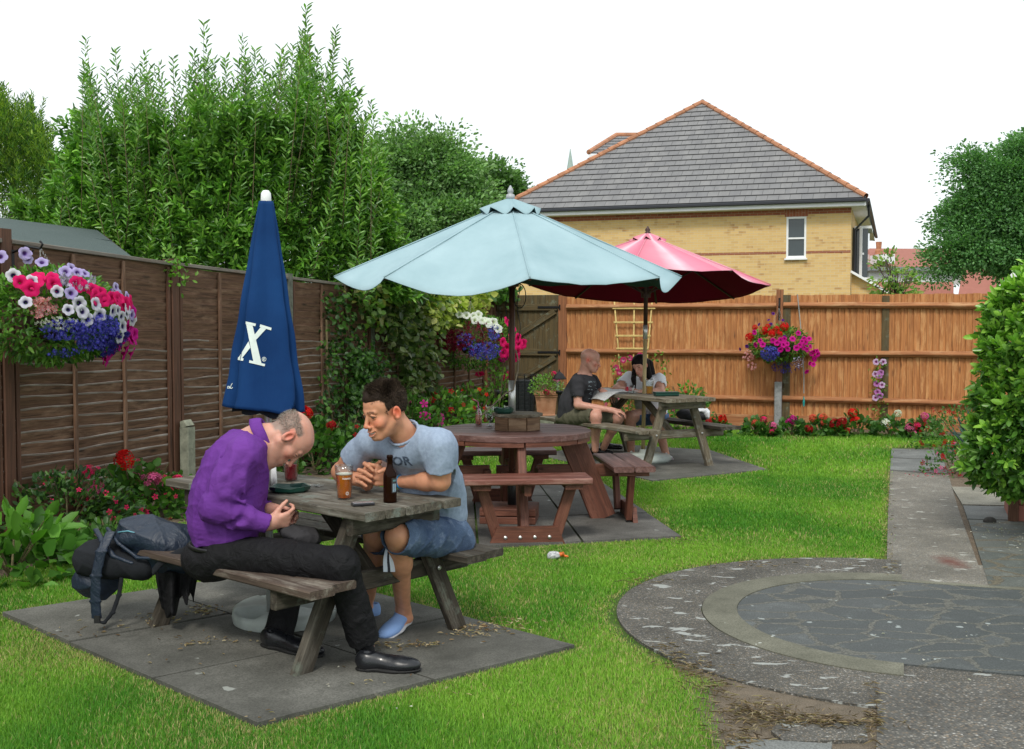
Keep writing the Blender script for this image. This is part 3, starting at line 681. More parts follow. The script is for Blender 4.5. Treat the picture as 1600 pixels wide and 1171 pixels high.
for i in range(16):
    x = 120+i*30; b = P(345+(x-345)*.35, 560, 14); m.tube([V(b.x, b.y, 0), P(345+(x-345)*.7, 400, 13.8), P(x, 230+random.uniform(-30, 30), 13.5)], [.05, .03, .012], 7)
m.build('stems', m_twig, shb, True)
st, en = [], []
BOT = [(30, 340), (90, 370), (190, 400), (280, 420), (600, 440), (640, 425)]
for i in range(2700):
    x = random.uniform(55, 628); lo = float(np.interp(x, [p[0] for p in BOT], [p[1] for p in BOT]))+40; hi = sil(x)+random.uniform(95, 150)
    if x < 110: hi = max(hi, 250-(x-55)*.9)
    if hi > lo-10: hi = lo-60
    y = random.uniform(hi, lo); f_ = random.random(); edge = 1-abs(x-345)/300; Yd = 14.0-(1.9*max(.2, edge)**.5)*(1 if f_ < .6 else random.uniform(-.6, .9))
    a = P(x, y, Yd); o_ = V((x-345)/300+random.gauss(0, .45), -.7+random.gauss(0, .4), .75+random.gauss(0, .35)).normalized()
    st.append(a); en.append(a+o_*random.uniform(.16, .34))
p2, d2 = shoot_leaves(st, en, 66, .85)
n1, n2 = len(p1), len(p2)
c1 = pick_cols(n1, GR_B*2+[(.09, .22, .045), (.14, .28, .08)], .2); c2 = pick_cols(n2, GR_B*2+GR_M, .2)
# clumps of darker and lighter growth, fixed in the plant
nzv = np.array([noise.noise(Vector(p)*1.6) for p in p2]); c2 *= (1.12+.45*nzv)[:, None]
me = leaves_mesh('foliage', np.vstack([p1, p2]), np.vstack([d1, d2]), np.concatenate([RNG.uniform(.075, .125, n1), RNG.uniform(.08, .135, n2)]), np.concatenate([RNG.uniform(.018, .030, n1), RNG.uniform(.026, .042, n2)]), np.vstack([c1, c2]))
link('foliage', me, m_leafg, shb)
# ---- far trees
def blob_tree(name, base, blobs, n_cl, per, leaf, cols, label, cr=.55, trunk=.35, seed=0, gap=.0, group=None, branch=True):
    """blobs: (centre, (rx, ry, rz)); leaf clumps on and inside their shells"""
    t = empty(name, base, label, 'tree', group); base = Vector(base); pos = []; cols_ = []; dr = []
    vol = np.array([b[1][0]*b[1][2] for b in blobs]); vol = vol/vol.sum(); m = MB()
    cents = []
    for i in range(n_cl):
        c, r = blobs[RNG.choice(len(blobs), p=vol)]; d = RNG.normal(size=3); d /= np.linalg.norm(d); k = random.uniform(.45, 1.02)**.5
        q = np.array(c)+d*np.array(r)*k*(1+.62*noise.noise(Vector(d*2.6)+Vector((seed, 0, i % 3*5))))
        cents.append(q)
        nn = int(per*random.uniform(.6, 1.4)); rr = cr*random.uniform(.6, 1.35)
        o = RNG.normal(size=(nn, 3)); o = unit(o)*(RNG.uniform(0, 1, (nn, 1))**.45)*rr*np.array([1.15, 1.0, .62])
        pos.append(q+o); sh_ = random.uniform(.75, 1.25); cc = pick_cols(nn, cols, .16)*sh_*(1+.25*np.clip(o[:, 2:3]/rr, -1, 1)*0); cols_.append(cc); dr.append(unit(o+d*.3+RNG.normal(size=(nn, 3))*.35*rr))
    pos = np.vstack(pos); dr = np.vstack(dr); cols_ = np.vstack(cols_); n_ = len(pos)
    me = leaves_mesh('crown', pos, dr, RNG.uniform(.5, 1.5, n_)*leaf, RNG.uniform(.4, .9, n_)*leaf, np.clip(cols_, .003, 1), droop=.1)
    cm = Vector(np.mean([b[0] for b in blobs], 0)); top = Vector((cm.x, cm.y, cm.z))
    m.tube([base, base.lerp(V(base.x, base.y, top.z*.45), .6), V(base.x, base.y, top.z*.6), top], [trunk, trunk*.8, trunk*.6, trunk*.2], 10)
    for i in range(46 if branch else 10):
        q = Vector(cents[random.randrange(len(cents))]); s_ = V(base.x, base.y, 0).lerp(V(cm.x, cm.y, cm.z), random.uniform(.45, .95)); s_.z = min(s_.z, q.z) if q.z > 1 else s_.z
        md = s_.lerp(q, .5)+V(0, 0, .3); m.tube([s_, md, q], [trunk*.22, trunk*.13, .02], 6)
    m.build('trunk', m_bark, t, True); link('crown', me, m_leaf, t); return t
def bl(x, y, Y, rx, rz, ry=None):
    k = Y/F; c = P(x, y, Y); return ((c.x, c.y, c.z), (rx*k, (ry or (rx+rz)/2)*k, rz*k))
TC = [(.19, .34, .13), (.13, .26, .08), (.25, .40, .17)]
blob_tree('tree', (P(690, 500, 42).x, 42, 0), [bl(662, 282, 42, 74, 66), bl(612, 275, 42, 42, 46), bl(700, 345, 41.5, 85, 55), bl(640, 370, 41, 85, 60), bl(575, 335, 41, 60, 75)], 620, 110, .155, TC, 'broad leafy tree behind the left fence, between the large shrub and the pale blue parasol', .85)
blob_tree('tree', (P(760, 500, 45).x, 45, 0), [bl(758, 292, 45, 46, 38), bl(788, 306, 45, 26, 22), bl(735, 335, 45, 55, 45)], 300, 95, .15, [(.12, .24, .08), (.09, .19, .06), (.16, .30, .10)], 'smaller dark leafy tree just left of the brick house roof', .55, .3, 5)
blob_tree('tree', (P(1660, 500, 45).x, 45, 0), [bl(1615, 330, 45, 92, 84), bl(1582, 285, 45, 52, 52), bl(1522, 392, 44.5, 56, 26), bl(1640, 250, 45, 62, 50), bl(1640, 385, 44, 90, 40), bl(1545, 335, 45, 46, 44), bl(1700, 300, 45, 80, 100), bl(1590, 412, 44, 42, 20), bl(1476, 408, 44.5, 24, 22), bl(1520, 260, 45, 26, 24), bl(1500, 345, 45, 22, 26)], 1150, 125, .125, [(.13, .29, .10), (.17, .35, .13), (.09, .22, .075)], 'large dark green tree at the right edge behind the far houses', .8, .4, 9)
yt = blob_tree('young_tree', (P(1395, 500, 27).x, 27, 0), [bl(1388, 425, 27, 18, 30), bl(1412, 440, 27, 20, 22), bl(1395, 458, 27, 30, 14)], 34, 20, .10, [(.22, .38, .09), (.17, .32, .07), (.30, .36, .10)], 'small thin light green tree beside the right corner of the brick house', .26, .05, 3)
# ---- conifer at the far left
cf = empty('conifer', (P(25, 400, 17).x, 17, 0), 'feathery yellow green conifer at the far left edge above the shed', 'tree')
st, en = [], []
for i in range(1300):
    x = random.uniform(-60, 98); top = float(np.interp(x, [-60, 0, 8, 20, 45, 60, 75, 100], [150, 160, 165, 205, 185, 215, 235, 330])); y = top+abs(random.gauss(0, 90)); y = min(y, 420)
    a = P(x, y, random.uniform(16, 18.5)); o_ = V(random.gauss(0, .35)+(x-20)/200, -.5+random.gauss(0, .4), 1.1).normalized(); st.append(a); en.append(a+o_*random.uniform(.25, .5))
pc, dc = shoot_leaves(st, en, 60, .6); nc = len(pc)
me = leaves_mesh('crown', pc, dc, RNG.uniform(.06, .11, nc), RNG.uniform(.012, .022, nc), pick_cols(nc, [(.15, .28, .04), (.24, .36, .05), (.07, .16, .035)], .25)); link('crown', me, m_leaf, cf)
m = MB(); b = P(20, 400, 17.3); m.tube([V(b.x, b.y, 0), P(20, 190, 17.3)], [.16, .03], 8); m.build('trunk', m_bark, cf, True)
# ---- foreground bush at the right in its planter
bu = empty('leafy_bush', G(1640, 815), 'glossy bright green leafy bush at the right edge standing in a brown planter', 'bush')
BE = [(420, 1612), (445, 1588), (470, 1556), (500, 1548), (540, 1532), (580, 1540), (620, 1528), (660, 1530), (700, 1512), (735, 1508), (760, 1545), (790, 1572), (815, 1620)]
pb, db, cb = [], [], []
for i in range(1150):
    y = random.uniform(424, 775); xl = float(np.interp(y, [p[0] for p in BE], [p[1] for p in BE])); f_ = random.random()
    x = xl+8+(f_**1.5)*(1790-xl); w_ = (x-xl)/(1790-xl); dep = math.sqrt(max(0, 1-(2*w_-1)**2)); Yd = 8.15-.72*dep*random.uniform(.55, 1.05)
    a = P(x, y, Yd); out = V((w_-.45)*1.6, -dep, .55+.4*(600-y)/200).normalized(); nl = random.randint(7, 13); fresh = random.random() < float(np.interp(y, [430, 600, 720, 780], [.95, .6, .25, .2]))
    ax = (out+V(*(RNG.normal(size=3)*.35))).normalized(); tip = a+ax*.10
    for k in range(nl):
        q = k/nl; an = k*2.4+i; sx = ax.cross(V(.3, .2, 1)).normalized(); sy = ax.cross(sx)
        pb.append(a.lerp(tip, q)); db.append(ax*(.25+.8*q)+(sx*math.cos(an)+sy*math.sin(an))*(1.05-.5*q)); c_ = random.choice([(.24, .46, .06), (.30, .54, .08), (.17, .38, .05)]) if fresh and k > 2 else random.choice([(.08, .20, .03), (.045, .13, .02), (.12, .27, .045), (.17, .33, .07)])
        cb.append(np.array(c_)*random.uniform(.8, 1.2))
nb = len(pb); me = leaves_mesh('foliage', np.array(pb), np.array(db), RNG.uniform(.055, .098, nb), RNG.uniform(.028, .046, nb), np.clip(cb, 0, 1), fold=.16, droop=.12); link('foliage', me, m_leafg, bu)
m = MB(); b0 = G(1640, 812); 
for i in range(26):
    q = P(random.uniform(1550, 1720), random.uniform(470, 740), random.uniform(7.7, 8.3)); m.tube([b0+V(random.uniform(-.1, .1), 0, .2), (b0+q)*.5+V(random.uniform(-.1, .1), 0, .15), q], [.016, .011, .004], 6)
m.build('stems', m_bark, bu, True)
pl = empty('planter', G(1620, 818), 'dark reddish brown wooden planter under the bush at the right edge', 'planter')
m = MB(); q0 = G(1581, 816)
for h in (.07, .20, .33):
    m.beam(q0+V(.0, -.02, h), q0+V(.75, -.16, h), .125, .03, up=BN, bev=.006); m.beam(q0+V(.0, 0, h), q0+V(.2, .55, h), .125, .03, up=E1, bev=.006)
m.build('boards', m_red, pl)
m = MB(); m.beam(q0+V(0, -.02, 0), q0+V(0, -.02, .45), .07, .07, up=BN, bev=.006); m.build('corner_post', m_post, pl)
m = MB(); m.prism([tuple(q0+V(.03, .0, 0))[:2], tuple(q0+V(.72, -.13, 0))[:2], tuple(q0+V(.9, .4, 0))[:2], tuple(q0+V(.2, .5, 0))[:2]], .0, .37); m.build('compost', m_soil, pl)
# ---- climbers on the left fence
def climber(label, region, n, leafL, leafW, cols, offs=(.03, .22), cl=10, stems=(), mat=None, nm='climbing_plant', rad=.07):
    """region: list of (x, y0, y1) columns in the fence plane"""
    xs = [r[0] for r in region]; t = empty(nm, onfence(sum(xs)/len(xs), 700, .05), label, 'climbing plant'); t.location.z = 0
    pos, dr, cc = [], [], []
    for i in range(n):
        x = random.uniform(xs[0], xs[-1]); y0 = float(np.interp(x, xs, [r[1] for r in region])); y1 = float(np.interp(x, xs, [r[2] for r in region])); y = random.uniform(y0, y1)
        c_ = onfence(x, y, random.uniform(*offs)); s_ = random.uniform(.7, 1.25)
        for k in range(cl):
            pos.append(c_+Vector(RNG.normal(size=3))*rad); dr.append(NF*.5+V(*RNG.normal(size=3))*.7+V(0, 0, -.35)); cc.append(np.array(random.choice(cols))*s_)
    nn = len(pos); link('foliage', leaves_mesh('foliage', np.array(pos), np.array(dr), RNG.uniform(.7, 1.3, nn)*leafL, RNG.uniform(.7, 1.2, nn)*leafW, np.clip(cc, .003, 1), fold=.1), mat or m_leaf, t)
    m = MB()
    for pts in stems: m.tube([onfence(x, y, o) for x, y, o in pts], [.012]*len(pts), 6)
    if stems: m.build('stems', m_twig, t, True)
    return t
climber('sparse dark green climber on the fence just right of the furled navy parasol', [(500, 520, 690), (515, 470, 690), (540, 450, 690), (556, 520, 640), (566, 560, 620)], 130, .06, .045, GR_D+GR_M, (.03, .15), 8, [[(545, 700, .05), (535, 600, .06), (545, 520, .05), (538, 445, .05)], [(525, 700, .2), (512, 600, .06), (510, 500, .05)], [(535, 705, .25), (555, 640, .1), (580, 560, .06)]])
climber('dense green ivy hanging down the fence left of the second hanging basket', [(608, 460, 510), (625, 445, 560), (640, 440, 650), (664, 440, 668), (680, 480, 640)], 210, .085, .07, [(.07, .12, .03), (.14, .19, .07), (.22, .26, .12), (.04, .08, .02), (.10, .16, .04)], (.04, .3), 9, [[(655, 690, .1), (640, 600, .1), (630, 500, .08), (640, 450, .08)], [(585, 560, .05), (620, 500, .06), (650, 450, .06)]])
climber('green vine leaves spreading over the fence top beneath the pale blue parasol', [(560, 420, 470), (592, 430, 520), (620, 435, 500), (650, 430, 480), (690, 420, 490)], 170, .085, .07, [(.12, .25, .04), (.09, .19, .04), (.18, .30, .07), (.20, .22, .05)], (.04, .3), 6)
climber('pale yellow green leafy climber over the fence behind the second hanging basket', [(665, 445, 500), (700, 435, 510), (730, 445, 490), (752, 462, 480)], 130, .10, .08, [(.44, .52, .11), (.32, .42, .08), (.55, .56, .18)], (.04, .3), 8)
climber('small dark bushy climber low on the fence behind the seated young man', [(548, 560, 640), (575, 545, 660), (598, 560, 650)], 120, .06, .045, GR_D+GR_M, (.05, .25), 8, [[(540, 720, .3), (560, 640, .2), (590, 560, .1)]])
climber('leafy creeper overhanging the gate beside the left fence end', [(752, 440, 465), (775, 445, 468), (800, 440, 462)], 46, .12, .09, GR_M+[(.14, .22, .05)], (.1, .3), 7)
climber('small green sprig growing over the fence top left of the furled parasol', [(268, 395, 430), (290, 400, 438)], 16, .05, .03, GR_B, (.05, .12), 6)
# ---- flower templates
def petunia(rim, throat): return petunia_t(rim, throat)
PWh = petunia((.80, .82, .82), (.55, .62, .45)); PW = petunia((.72, .70, .84), (.02, .01, .10)); PP = petunia((.78, .010, .16), (.45, .0, .08)); PM = petunia((.62, .006, .30), (.35, .0, .16)); PL = petunia((.50, .42, .78), (.10, .04, .25)); PV_ = petunia((.10, .01, .22), (.03, .0, .06))
LOB = small_t((.030, .022, .60), (.3, .3, .8)); LOBd = small_t((.022, .014, .26), (.06, .05, .35)); LIL = small_t((.38, .30, .70)); WHT = small_t((.80, .82, .84), (.7, .75, .5)); FUC = small_t((.75, .18, .22), (.8, .7, .7)); CRM = small_t((.20, .004, .03), (.1, 0, .01))
RED = small_t((.75, .012, .012), (.5, 0, 0)); SAL = small_t((.80, .13, .08), (.6, .05, .03)); DRD = small_t((.42, .004, .015), (.2, 0, 0)); MAG = small_t((.60, .02, .30), (.4, 0, .15)); PNK = small_t((.78, .16, .38), (.5, .05, .2)); HPK = small_t((.78, .03, .16), (.5, 0, .05))
def basket(label, Cc, rx, rz, ry, out, blooms, masses, nleaf, lcols, px, bracket, parent_cat='hanging basket', heads=()):
    """Cc centre; blooms: template -> list of photo points on the front of the flower ball; masses: (template, x, y, rx, ry, n, size, name)"""
    C = Vector(Cc); t = empty('hanging_basket', C, label, parent_cat); si = out.cross(V(0, 0, 1)).normalized()
    def surf(x, y, inset=0):
        d = ray(x, y); o = V(0, 0, CZ)              # meet the flower ball, else its mid plane
        p = o+d*((C-o).dot(out)/d.dot(out)); a = (p-C).dot(si)/rx; b = (p-C).z/rz; k = max(0, 1-a*a-b*b)
        return p+out*(ry*math.sqrt(k)-inset)
    # pot and liner
    m = MB(); m.lathe([(.02, -.17), (.12, -.15), (.19, -.05), (.205, .03), (.19, .03)], C-V(0, 0, .02), 20); m.build('pot', plain('coir', (.05, .035, .02), .95, .3, 60, .6), t)
    n_ = nleaf; d_ = rdir(n_); d_ = d_[(d_ @ np.array(out)) > -.45]; n_ = len(d_); k = RNG.uniform(.4, .9, (n_, 1))**.5
    R = np.stack([np.array(si), np.array(out), np.array([0, 0, 1.])], 1); loc = np.einsum('ij,nj->ni', R.T, d_)*np.array([rx, ry, rz])
    pos = np.array(C)+np.einsum('ij,nj->ni', R, loc*k)
    link('foliage', leaves_mesh('foliage', pos, d_+RNG.normal(size=(n_, 3))*.6, RNG.uniform(.035, .07, n_), RNG.uniform(.014, .028, n_), pick_cols(n_, lcols, .2)), m_leaf, t)
    for (tm, sz, pts, nm) in blooms:
        for (x, y) in pts:
            p = surf(x, y); dirn = ((p-C).normalized()*.8+out*.5-ray(x, y).normalized()*.5+V(*RNG.normal(size=3))*.28).normalized()
            me = stamp(nm, *tm, [np.array(p)+np.array(dirn)*.045], [dirn], [sz*random.uniform(.85, 1.12)]); link(nm, me, m_petal, t)
    for (tm, x, y, ax, ay, n__, sz, nm) in masses:
        ps, ds = [], []
        for i in range(n__):
            a = random.uniform(0, 2*PI); r = random.random()**.5; xx, yy = x+ax*r*math.cos(a), y+ay*r*math.sin(a); p = surf(xx, yy, random.uniform(-.07, -.01)); ps.append(p); ds.append(out+V(*RNG.normal(size=3))*.6)
        me = stamp(nm, *tm, np.array(ps), np.array(ds), RNG.uniform(.8, 1.2, n__)*sz, tint=np.repeat(RNG.uniform(.55, 1.15, (n__, 1)), 3, 1)); o = link(nm, me, m_petal, t); o['kind'] = 'stuff'
    for (tm, x, y, r_, nm) in heads:
        p = surf(x, y)+out*.03; me = geranium_head(tm, p, r_); link(nm, me, m_petal, t)
    # iron bracket and chains
    top, wall = bracket; m = MB(); m.beam(wall+V(0, 0, .02), wall-V(0, 0, .30), .028, .006, up=out); m.tube([wall, wall.lerp(top, .5)+V(0, 0, .03), top, top+V(0, 0, .03)+out*.02, top+V(0, 0, .05)], .008, 6)
    m.tube([wall-V(0, 0, .26), wall.lerp(top, .75)], .006, 6); m.build('bracket', m_iron, t)
    for k in range(3):
        a = 2*PI*k/3+.4; e = C+V(.19*math.cos(a), .19*math.sin(a), .02); m = MB(); L = (e-top).length; nl = int(L/.022)
        for j in range(nl):
            p = top.lerp(e, (j+.5)/nl); m.tube([p+V(.005*math.cos(b), .005*math.sin(b)*(j % 2), .011*math.sin(b)) if j % 2 == 0 else p+V(0, .005*math.cos(b), .011*math.sin(b)) for b in np.linspace(0, 2*PI, 9)], .0013, 4, False)
        m.build('chain', m_bolt, t)
    return t
def geranium_head(tm, c, r, n=34):
    d = rdir(n, .35); return stamp('flower_head', *tm, np.array(c)+d*r*RNG.uniform(.75, 1, (n, 1)), d, RNG.uniform(.8, 1.1, n)*r*.42, tint=np.repeat(RNG.uniform(.7, 1.15, (n, 1)), 3, 1))
def s5(l): return [(x/5.577, 370+y/5.577) for x, y in l]
bc1 = onfence(84, 494, .42)
basket('huge hanging basket of white, hot pink and dark blue flowers on the left fence', bc1, .64, .35, .34, NF,
       [(PW, .048, s5([(50, 355), (90, 410), (195, 492), (325, 580), (435, 600), (245, 655), (330, 665), (370, 720), (480, 680), (585, 645), (640, 645), (770, 640), (745, 680), (685, 690), (710, 785), (710, 865), (930, 715), (970, 675), (1055, 660), (1105, 660), (0, 600)]), 'white_bloom'),
        (PL, .043, s5([(850, 540), (880, 550), (650, 460), (720, 455), (715, 510), (945, 600), (1030, 610), (185, 150), (205, 175), (232, 215), (280, 270), (400, 310), (435, 350), (470, 365), (855, 680), (285, 510), (10, 200), (350, 340)]), 'lilac_bloom'),
        (PP, .058, s5([(20, 420), (140, 400), (190, 430), (230, 400), (60, 460), (330, 440), (380, 430), (460, 490), (510, 515), (530, 560), (610, 540), (650, 560), (700, 560), (790, 590), (840, 580), (750, 590), (445, 540), (100, 430)]), 'pink_bloom'),
        (PM, .060, s5([(950, 790), (1000, 830), (1060, 780), (1120, 850), (1010, 870), (940, 860), (1080, 900), (980, 930), (1050, 950), (1090, 1000), (900, 660), (1010, 650), (1090, 720), (920, 990), (870, 1060), (840, 1040), (1040, 850), (990, 780), (1110, 900), (1030, 1000), (1070, 850)]), 'magenta_bloom')],
       [(LOB, 88, 520, 34, 28, 640, .0125, 'blue_lobelia'), (LOBd, 140, 538, 42, 20, 460, .012, 'dark_lobelia'), (LOB, 38, 515, 28, 16, 260, .012, 'blue_lobelia'), (LOB, 55, 551, 20, 7, 50, .011, 'blue_lobelia'), (LIL, 68, 438, 30, 16, 230, .016, 'lilac_blossom'), (WHT, 30, 505, 24, 10, 90, .010, 'white_blossom'), (FUC, 12, 482, 14, 16, 60, .018, 'pale_pink_blossom')],
       4200, GR_B+GR_B+GR_M, None, (onfence(63, 389, .40), onfence(20, 395, .05)))
bc2 = onfence(738, 533, .40); bc2 = P(738, 533, 15.6)
rb = lambda l: [(560+x/4.685, 430+y/4.685) for x, y in l]
basket('hanging basket of white, blue, crimson and pink flowers near the garden gate', bc2, .72, .42, .42, (NF*.6+BN*.6).normalized(),
       [(PWh, .062, rb([(700, 300), (740, 310), (780, 340), (820, 300), (825, 345), (860, 365), (845, 340), (910, 350), (780, 310), (930, 400), (735, 225), (870, 350)]), 'white_bloom'),
        (PP, .078, rb([(1005, 350), (1040, 400), (1080, 460), (1020, 460), (1100, 500), (1160, 500), (990, 520), (1040, 520), (1020, 550), (970, 560), (1090, 560), (950, 490), (880, 700), (1060, 730), (1110, 590)]), 'pink_bloom')],
       [(LOB, 738, 548, 24, 14, 420, .014, 'blue_lobelia'), (LOB, 708, 532, 12, 14, 120, .014, 'blue_lobelia'), (LOB, 752, 520, 10, 12, 110, .014, 'blue_lobelia'), (CRM, 690, 532, 26, 16, 220, .026, 'crimson_blossom'), (CRM, 735, 520, 34, 22, 60, .028, 'crimson_blossom')],
       2600, GR_B+GR_M, None, (onfence(735, 470, .4)+V(0, 0, 0), onfence(722, 472, .05)))
bc3 = onback(1218, 538, .30); rc = lambda l: [(1150+x/7.807, 450+y/7.807) for x, y in l]
basket('hanging basket of red, magenta and blue flowers on the orange back fence', bc3, .45, .27, .27, BN,
       [(PM, .042, rc([(290, 680), (350, 700), (330, 650), (480, 640), (520, 680), (560, 640), (600, 620), (640, 690), (600, 700), (560, 740), (660, 740), (700, 640), (760, 560), (830, 620), (850, 660), (780, 700), (830, 720), (880, 720), (930, 760), (960, 770), (900, 800), (940, 840), (970, 800), (850, 750), (890, 640), (870, 910), (930, 940), (930, 870), (840, 1000), (740, 740), (800, 660), (260, 540)]), 'magenta_bloom'),
        (PV_, .026, rc([(447, 335), (410, 425), (310, 465), (570, 420), (440, 465), (85, 745), (150, 705), (610, 600)]), 'violet_bloom')],
       [(LOB, 1206, 552, 15, 12, 340, .012, 'blue_lobelia'), (LOBd, 1228, 574, 24, 9, 120, .011, 'dark_lobelia'), (LIL, 1248, 566, 9, 9, 60, .012, 'pale_blue_lobelia'), (FUC, 1170, 556, 9, 10, 34, .020, 'pale_pink_blossom'), (FUC, 1176, 572, 7, 6, 16, .022, 'pale_pink_blossom')],
       1700, GR_B+GR_M, None, (onback(1217, 482, .26), onback(1218, 468, .05)),
       heads=[(RED, 1173, 527, .062, 'red_bloom'), (RED, 1196, 517, .055, 'red_bloom'), (RED, 1208, 521, .055, 'red_bloom'), (RED, 1227, 511, .062, 'red_bloom'), (RED, 1180, 512, .04, 'red_bloom'), (RED, 1215, 515, .05, 'red_bloom'), (RED, 1201, 511, .04, 'red_bloom'), (RED, 1221, 521, .04, 'red_bloom')])
# ---- bedding plants
def bedplant(name, label, base, w, h, nleaf, lL, lW, cols, heads, cat='plant', group=None, mat=None, upright=.5, loose=()):
    """heads: (template, offset xyz, radius); loose: (template, n, size, spread box)"""
    base = Vector(base); t = empty(name, base, label, cat, group)
    d_ = rdir(nleaf, upright); d_[:, 2] = np.abs(d_[:, 2]); k = RNG.uniform(.35, 1, (nleaf, 1))**.5
    pos = np.array(base)+d_*k*np.array([w/2, w/2, h*.86])
    link('foliage', leaves_mesh('foliage', pos, d_+RNG.normal(size=(nleaf, 3))*.45, RNG.uniform(.7, 1.25, nleaf)*lL, RNG.uniform(.75, 1.2, nleaf)*lW, pick_cols(nleaf, cols, .2), fold=.12), mat or m_leaf, t)
    m = MB()
    for i in range(7):
        a = random.uniform(0, 2*PI); m.tube([base, base+V(math.cos(a)*w*.15, math.sin(a)*w*.15, h*.4), base+V(math.cos(a)*w*.32, math.sin(a)*w*.32, h*.8)], [.008, .006, .003], 5)
    m.build('stems', m_twig, t)
    for (tm, off, r) in heads:
        c = base+Vector(off); o = link('flower_head', geranium_head(tm, c, r), m_petal, t); m = MB(); m.tube([base+V(off[0]*.4, off[1]*.4, h*.3), c], .004, 5); m.build('flower_stalk', m_twig, t)
    for (tm, n__, sz, nm) in loose:
        dd = rdir(n__, .3); dd[:, 2] = np.abs(dd[:, 2]); ps = np.array(base)+dd*RNG.uniform(.75, 1.06, (n__, 1))*np.array([w/2, w/2, h*.9])
        o = link(nm, stamp(nm, *tm, ps, dd+np.array([0, -.4, -.3]), RNG.uniform(.8, 1.2, n__)*sz), m_petal, t); o['kind'] = 'stuff' if n__ > 12 else o.get('kind', 'part')
        if n__ <= 12: del o['kind']
    return t
GG = [(.06, .16, .03), (.09, .21, .04), (.04, .12, .02)]
def backp(x, w, h, heads, label, y=682, **kw):
    b = G(x, y); b.z = 0; s = b.y/F
    hs = [(tm, ((hx-x)*s, -.08, CZ-(hy-505)*s), r) for (tm, hx, hy, r) in heads]
    return bedplant('geranium', label, b, w, h, 130, .075, .075, GG, hs, 'geranium', 'geraniums along the foot of the back fence')
backp(1118, .42, .28, [(DRD, 1106, 661, .06), (RED, 1127, 654, .06), (SAL, 1111, 656, .045)], 'geranium with red heads beside the right bench of the far picnic table')
backp(1182, .42, .28, [(SAL, 1178, 661, .05), (HPK, 1191, 656, .05)], 'geranium with coral pink heads just left of the grey concrete spur')
backp(1206, .20, .16, [(PNK, 1205, 666, .055), (HPK, 1203, 674, .04)], 'small pink flowering geranium touching the left side of the concrete spur', 684)
backp(1236, .44, .28, [(MAG, 1236, 656, .06), (MAG, 1230, 659, .045)], 'geranium with magenta heads just right of the concrete spur')
backp(1260, .2, .16, [(DRD, 1261, 670, .055)], 'tiny dark red geranium between the magenta and the salmon ones', 684)
backp(1282, .46, .28, [(SAL, 1267, 653, .05), (SAL, 1283, 652, .055), (SAL, 1283, 660, .045)], 'geranium with two salmon orange heads')
backp(1306, .34, .24, [(DRD, 1302, 663, .075), (DRD, 1313, 660, .065), (DRD, 1320, 674, .045)], 'geranium covered with dark crimson heads', 684)
backp(1338, .52, .34, [(RED, 1329, 645, .062), (RED, 1334, 658, .068)], 'geranium with two large bright red heads right of the crimson one')
backp(1392, .50, .30, [(WHT, 1399, 646, .05), (WHT, 1381, 662, .065)], 'geranium with white heads', 684)
backp(1424, .26, .2, [(PNK, 1418, 668, .06), (HPK, 1428, 666, .055), (PNK, 1424, 678, .05)], 'geranium massed with pink heads right of the white one', 686)
backp(1446, .42, .34, [(PNK, 1441, 651, .055), (PNK, 1446, 660, .045)], 'geranium with pale mauve pink heads on tall stalks next to the fuchsia', 686)
bedplant('fuchsia', 'sprawling fuchsia with crimson bells left of the bush at the right edge', G(1505, 705), 1.15, .62, 900, .045, .026, GG+[(.12, .2, .06)], [], 'fuchsia', None, loose=[(DRD, 90, .026, 'crimson_bells'), (small_t((.8, .35, .02), (.8, .5, .05)), 6, .03, 'yellow_bloom')])
bedplant('fuchsia', 'low fuchsia with crimson bells trailing over the path edge', G(1490, 742), .62, .34, 360, .04, .024, GG, [(SAL, (.32, -.1, .26), .05)], 'fuchsia', None, loose=[(DRD, 34, .024, 'crimson_bells'), (PNK, 12, .02, 'pink_bells')])
bedplant('spiky_plant', 'blue grey spiky leaved plant in front of the bush at the right', G(1535, 735), .4, .45, 60, .30, .022, [(.07, .13, .13), (.05, .11, .12)], [], 'plant', upright=1.2)
bedplant('green_plant', 'low leafy green plant beneath the right hand bush', G(1560, 738), .55, .42, 420, .06, .035, GR_B+GR_M, [], 'plant')
bedplant('broad_leaved_plant', 'broad leaved bright green plant at the left edge of the lawn', G(18, 902), .82, .44, 190, .13, .085, [(.10, .26, .03), (.06, .17, .025), (.13, .30, .05)], [], 'plant', upright=.3)
bedplant('broad_leaved_plant', 'low bright green plant between the left edge and the pink fuchsia', G(80, 875), .6, .26, 170, .085, .065, [(.09, .23, .03), (.05, .15, .02)], [], 'plant', upright=.2)
bedplant('fuchsia', 'dark leaved fuchsia with magenta bells against the left fence behind the backpack', onfence(105, 815, .3)*1.0-V(0, 0, onfence(105, 815, .3).z), 1.15, .52, 1100, .05, .028, GR_D+GR_D+GR_M, [], 'fuchsia', None, loose=[(HPK, 50, .022, 'magenta_bells')])
bedplant('geranium', 'geranium with one scarlet head left of the near table', onfence(215, 790, .38)-V(0, 0, onfence(215, 790, .38).z), .75, .52, 330, .075, .075, GR_M+GG, [(RED, (-.02, -.22, .47), .075), (PNK, (-.22, -.28, .25), .07), (HPK, (-.3, -.2, .38), .05)], 'geranium', None, loose=[(HPK, 26, .024, 'pink_bells')])
bedplant('green_plant', 'bright green bushy plant with pink flowers under the far end of the near table', onfence(270, 800, .55)-V(0, 0, onfence(270, 800, .55).z), .72, .36, 480, .06, .04, GR_B+GR_M, [(PNK, (-.05, -.3, .30), .07), (HPK, (.12, -.25, .28), .06), (PNK, (-.2, -.2, .33), .05)], 'plant')
bedplant('low_green_plant', 'low green ground plant behind the backpack', G(170, 862), .8, .22, 330, .05, .04, GR_M+GG, [], 'plant')
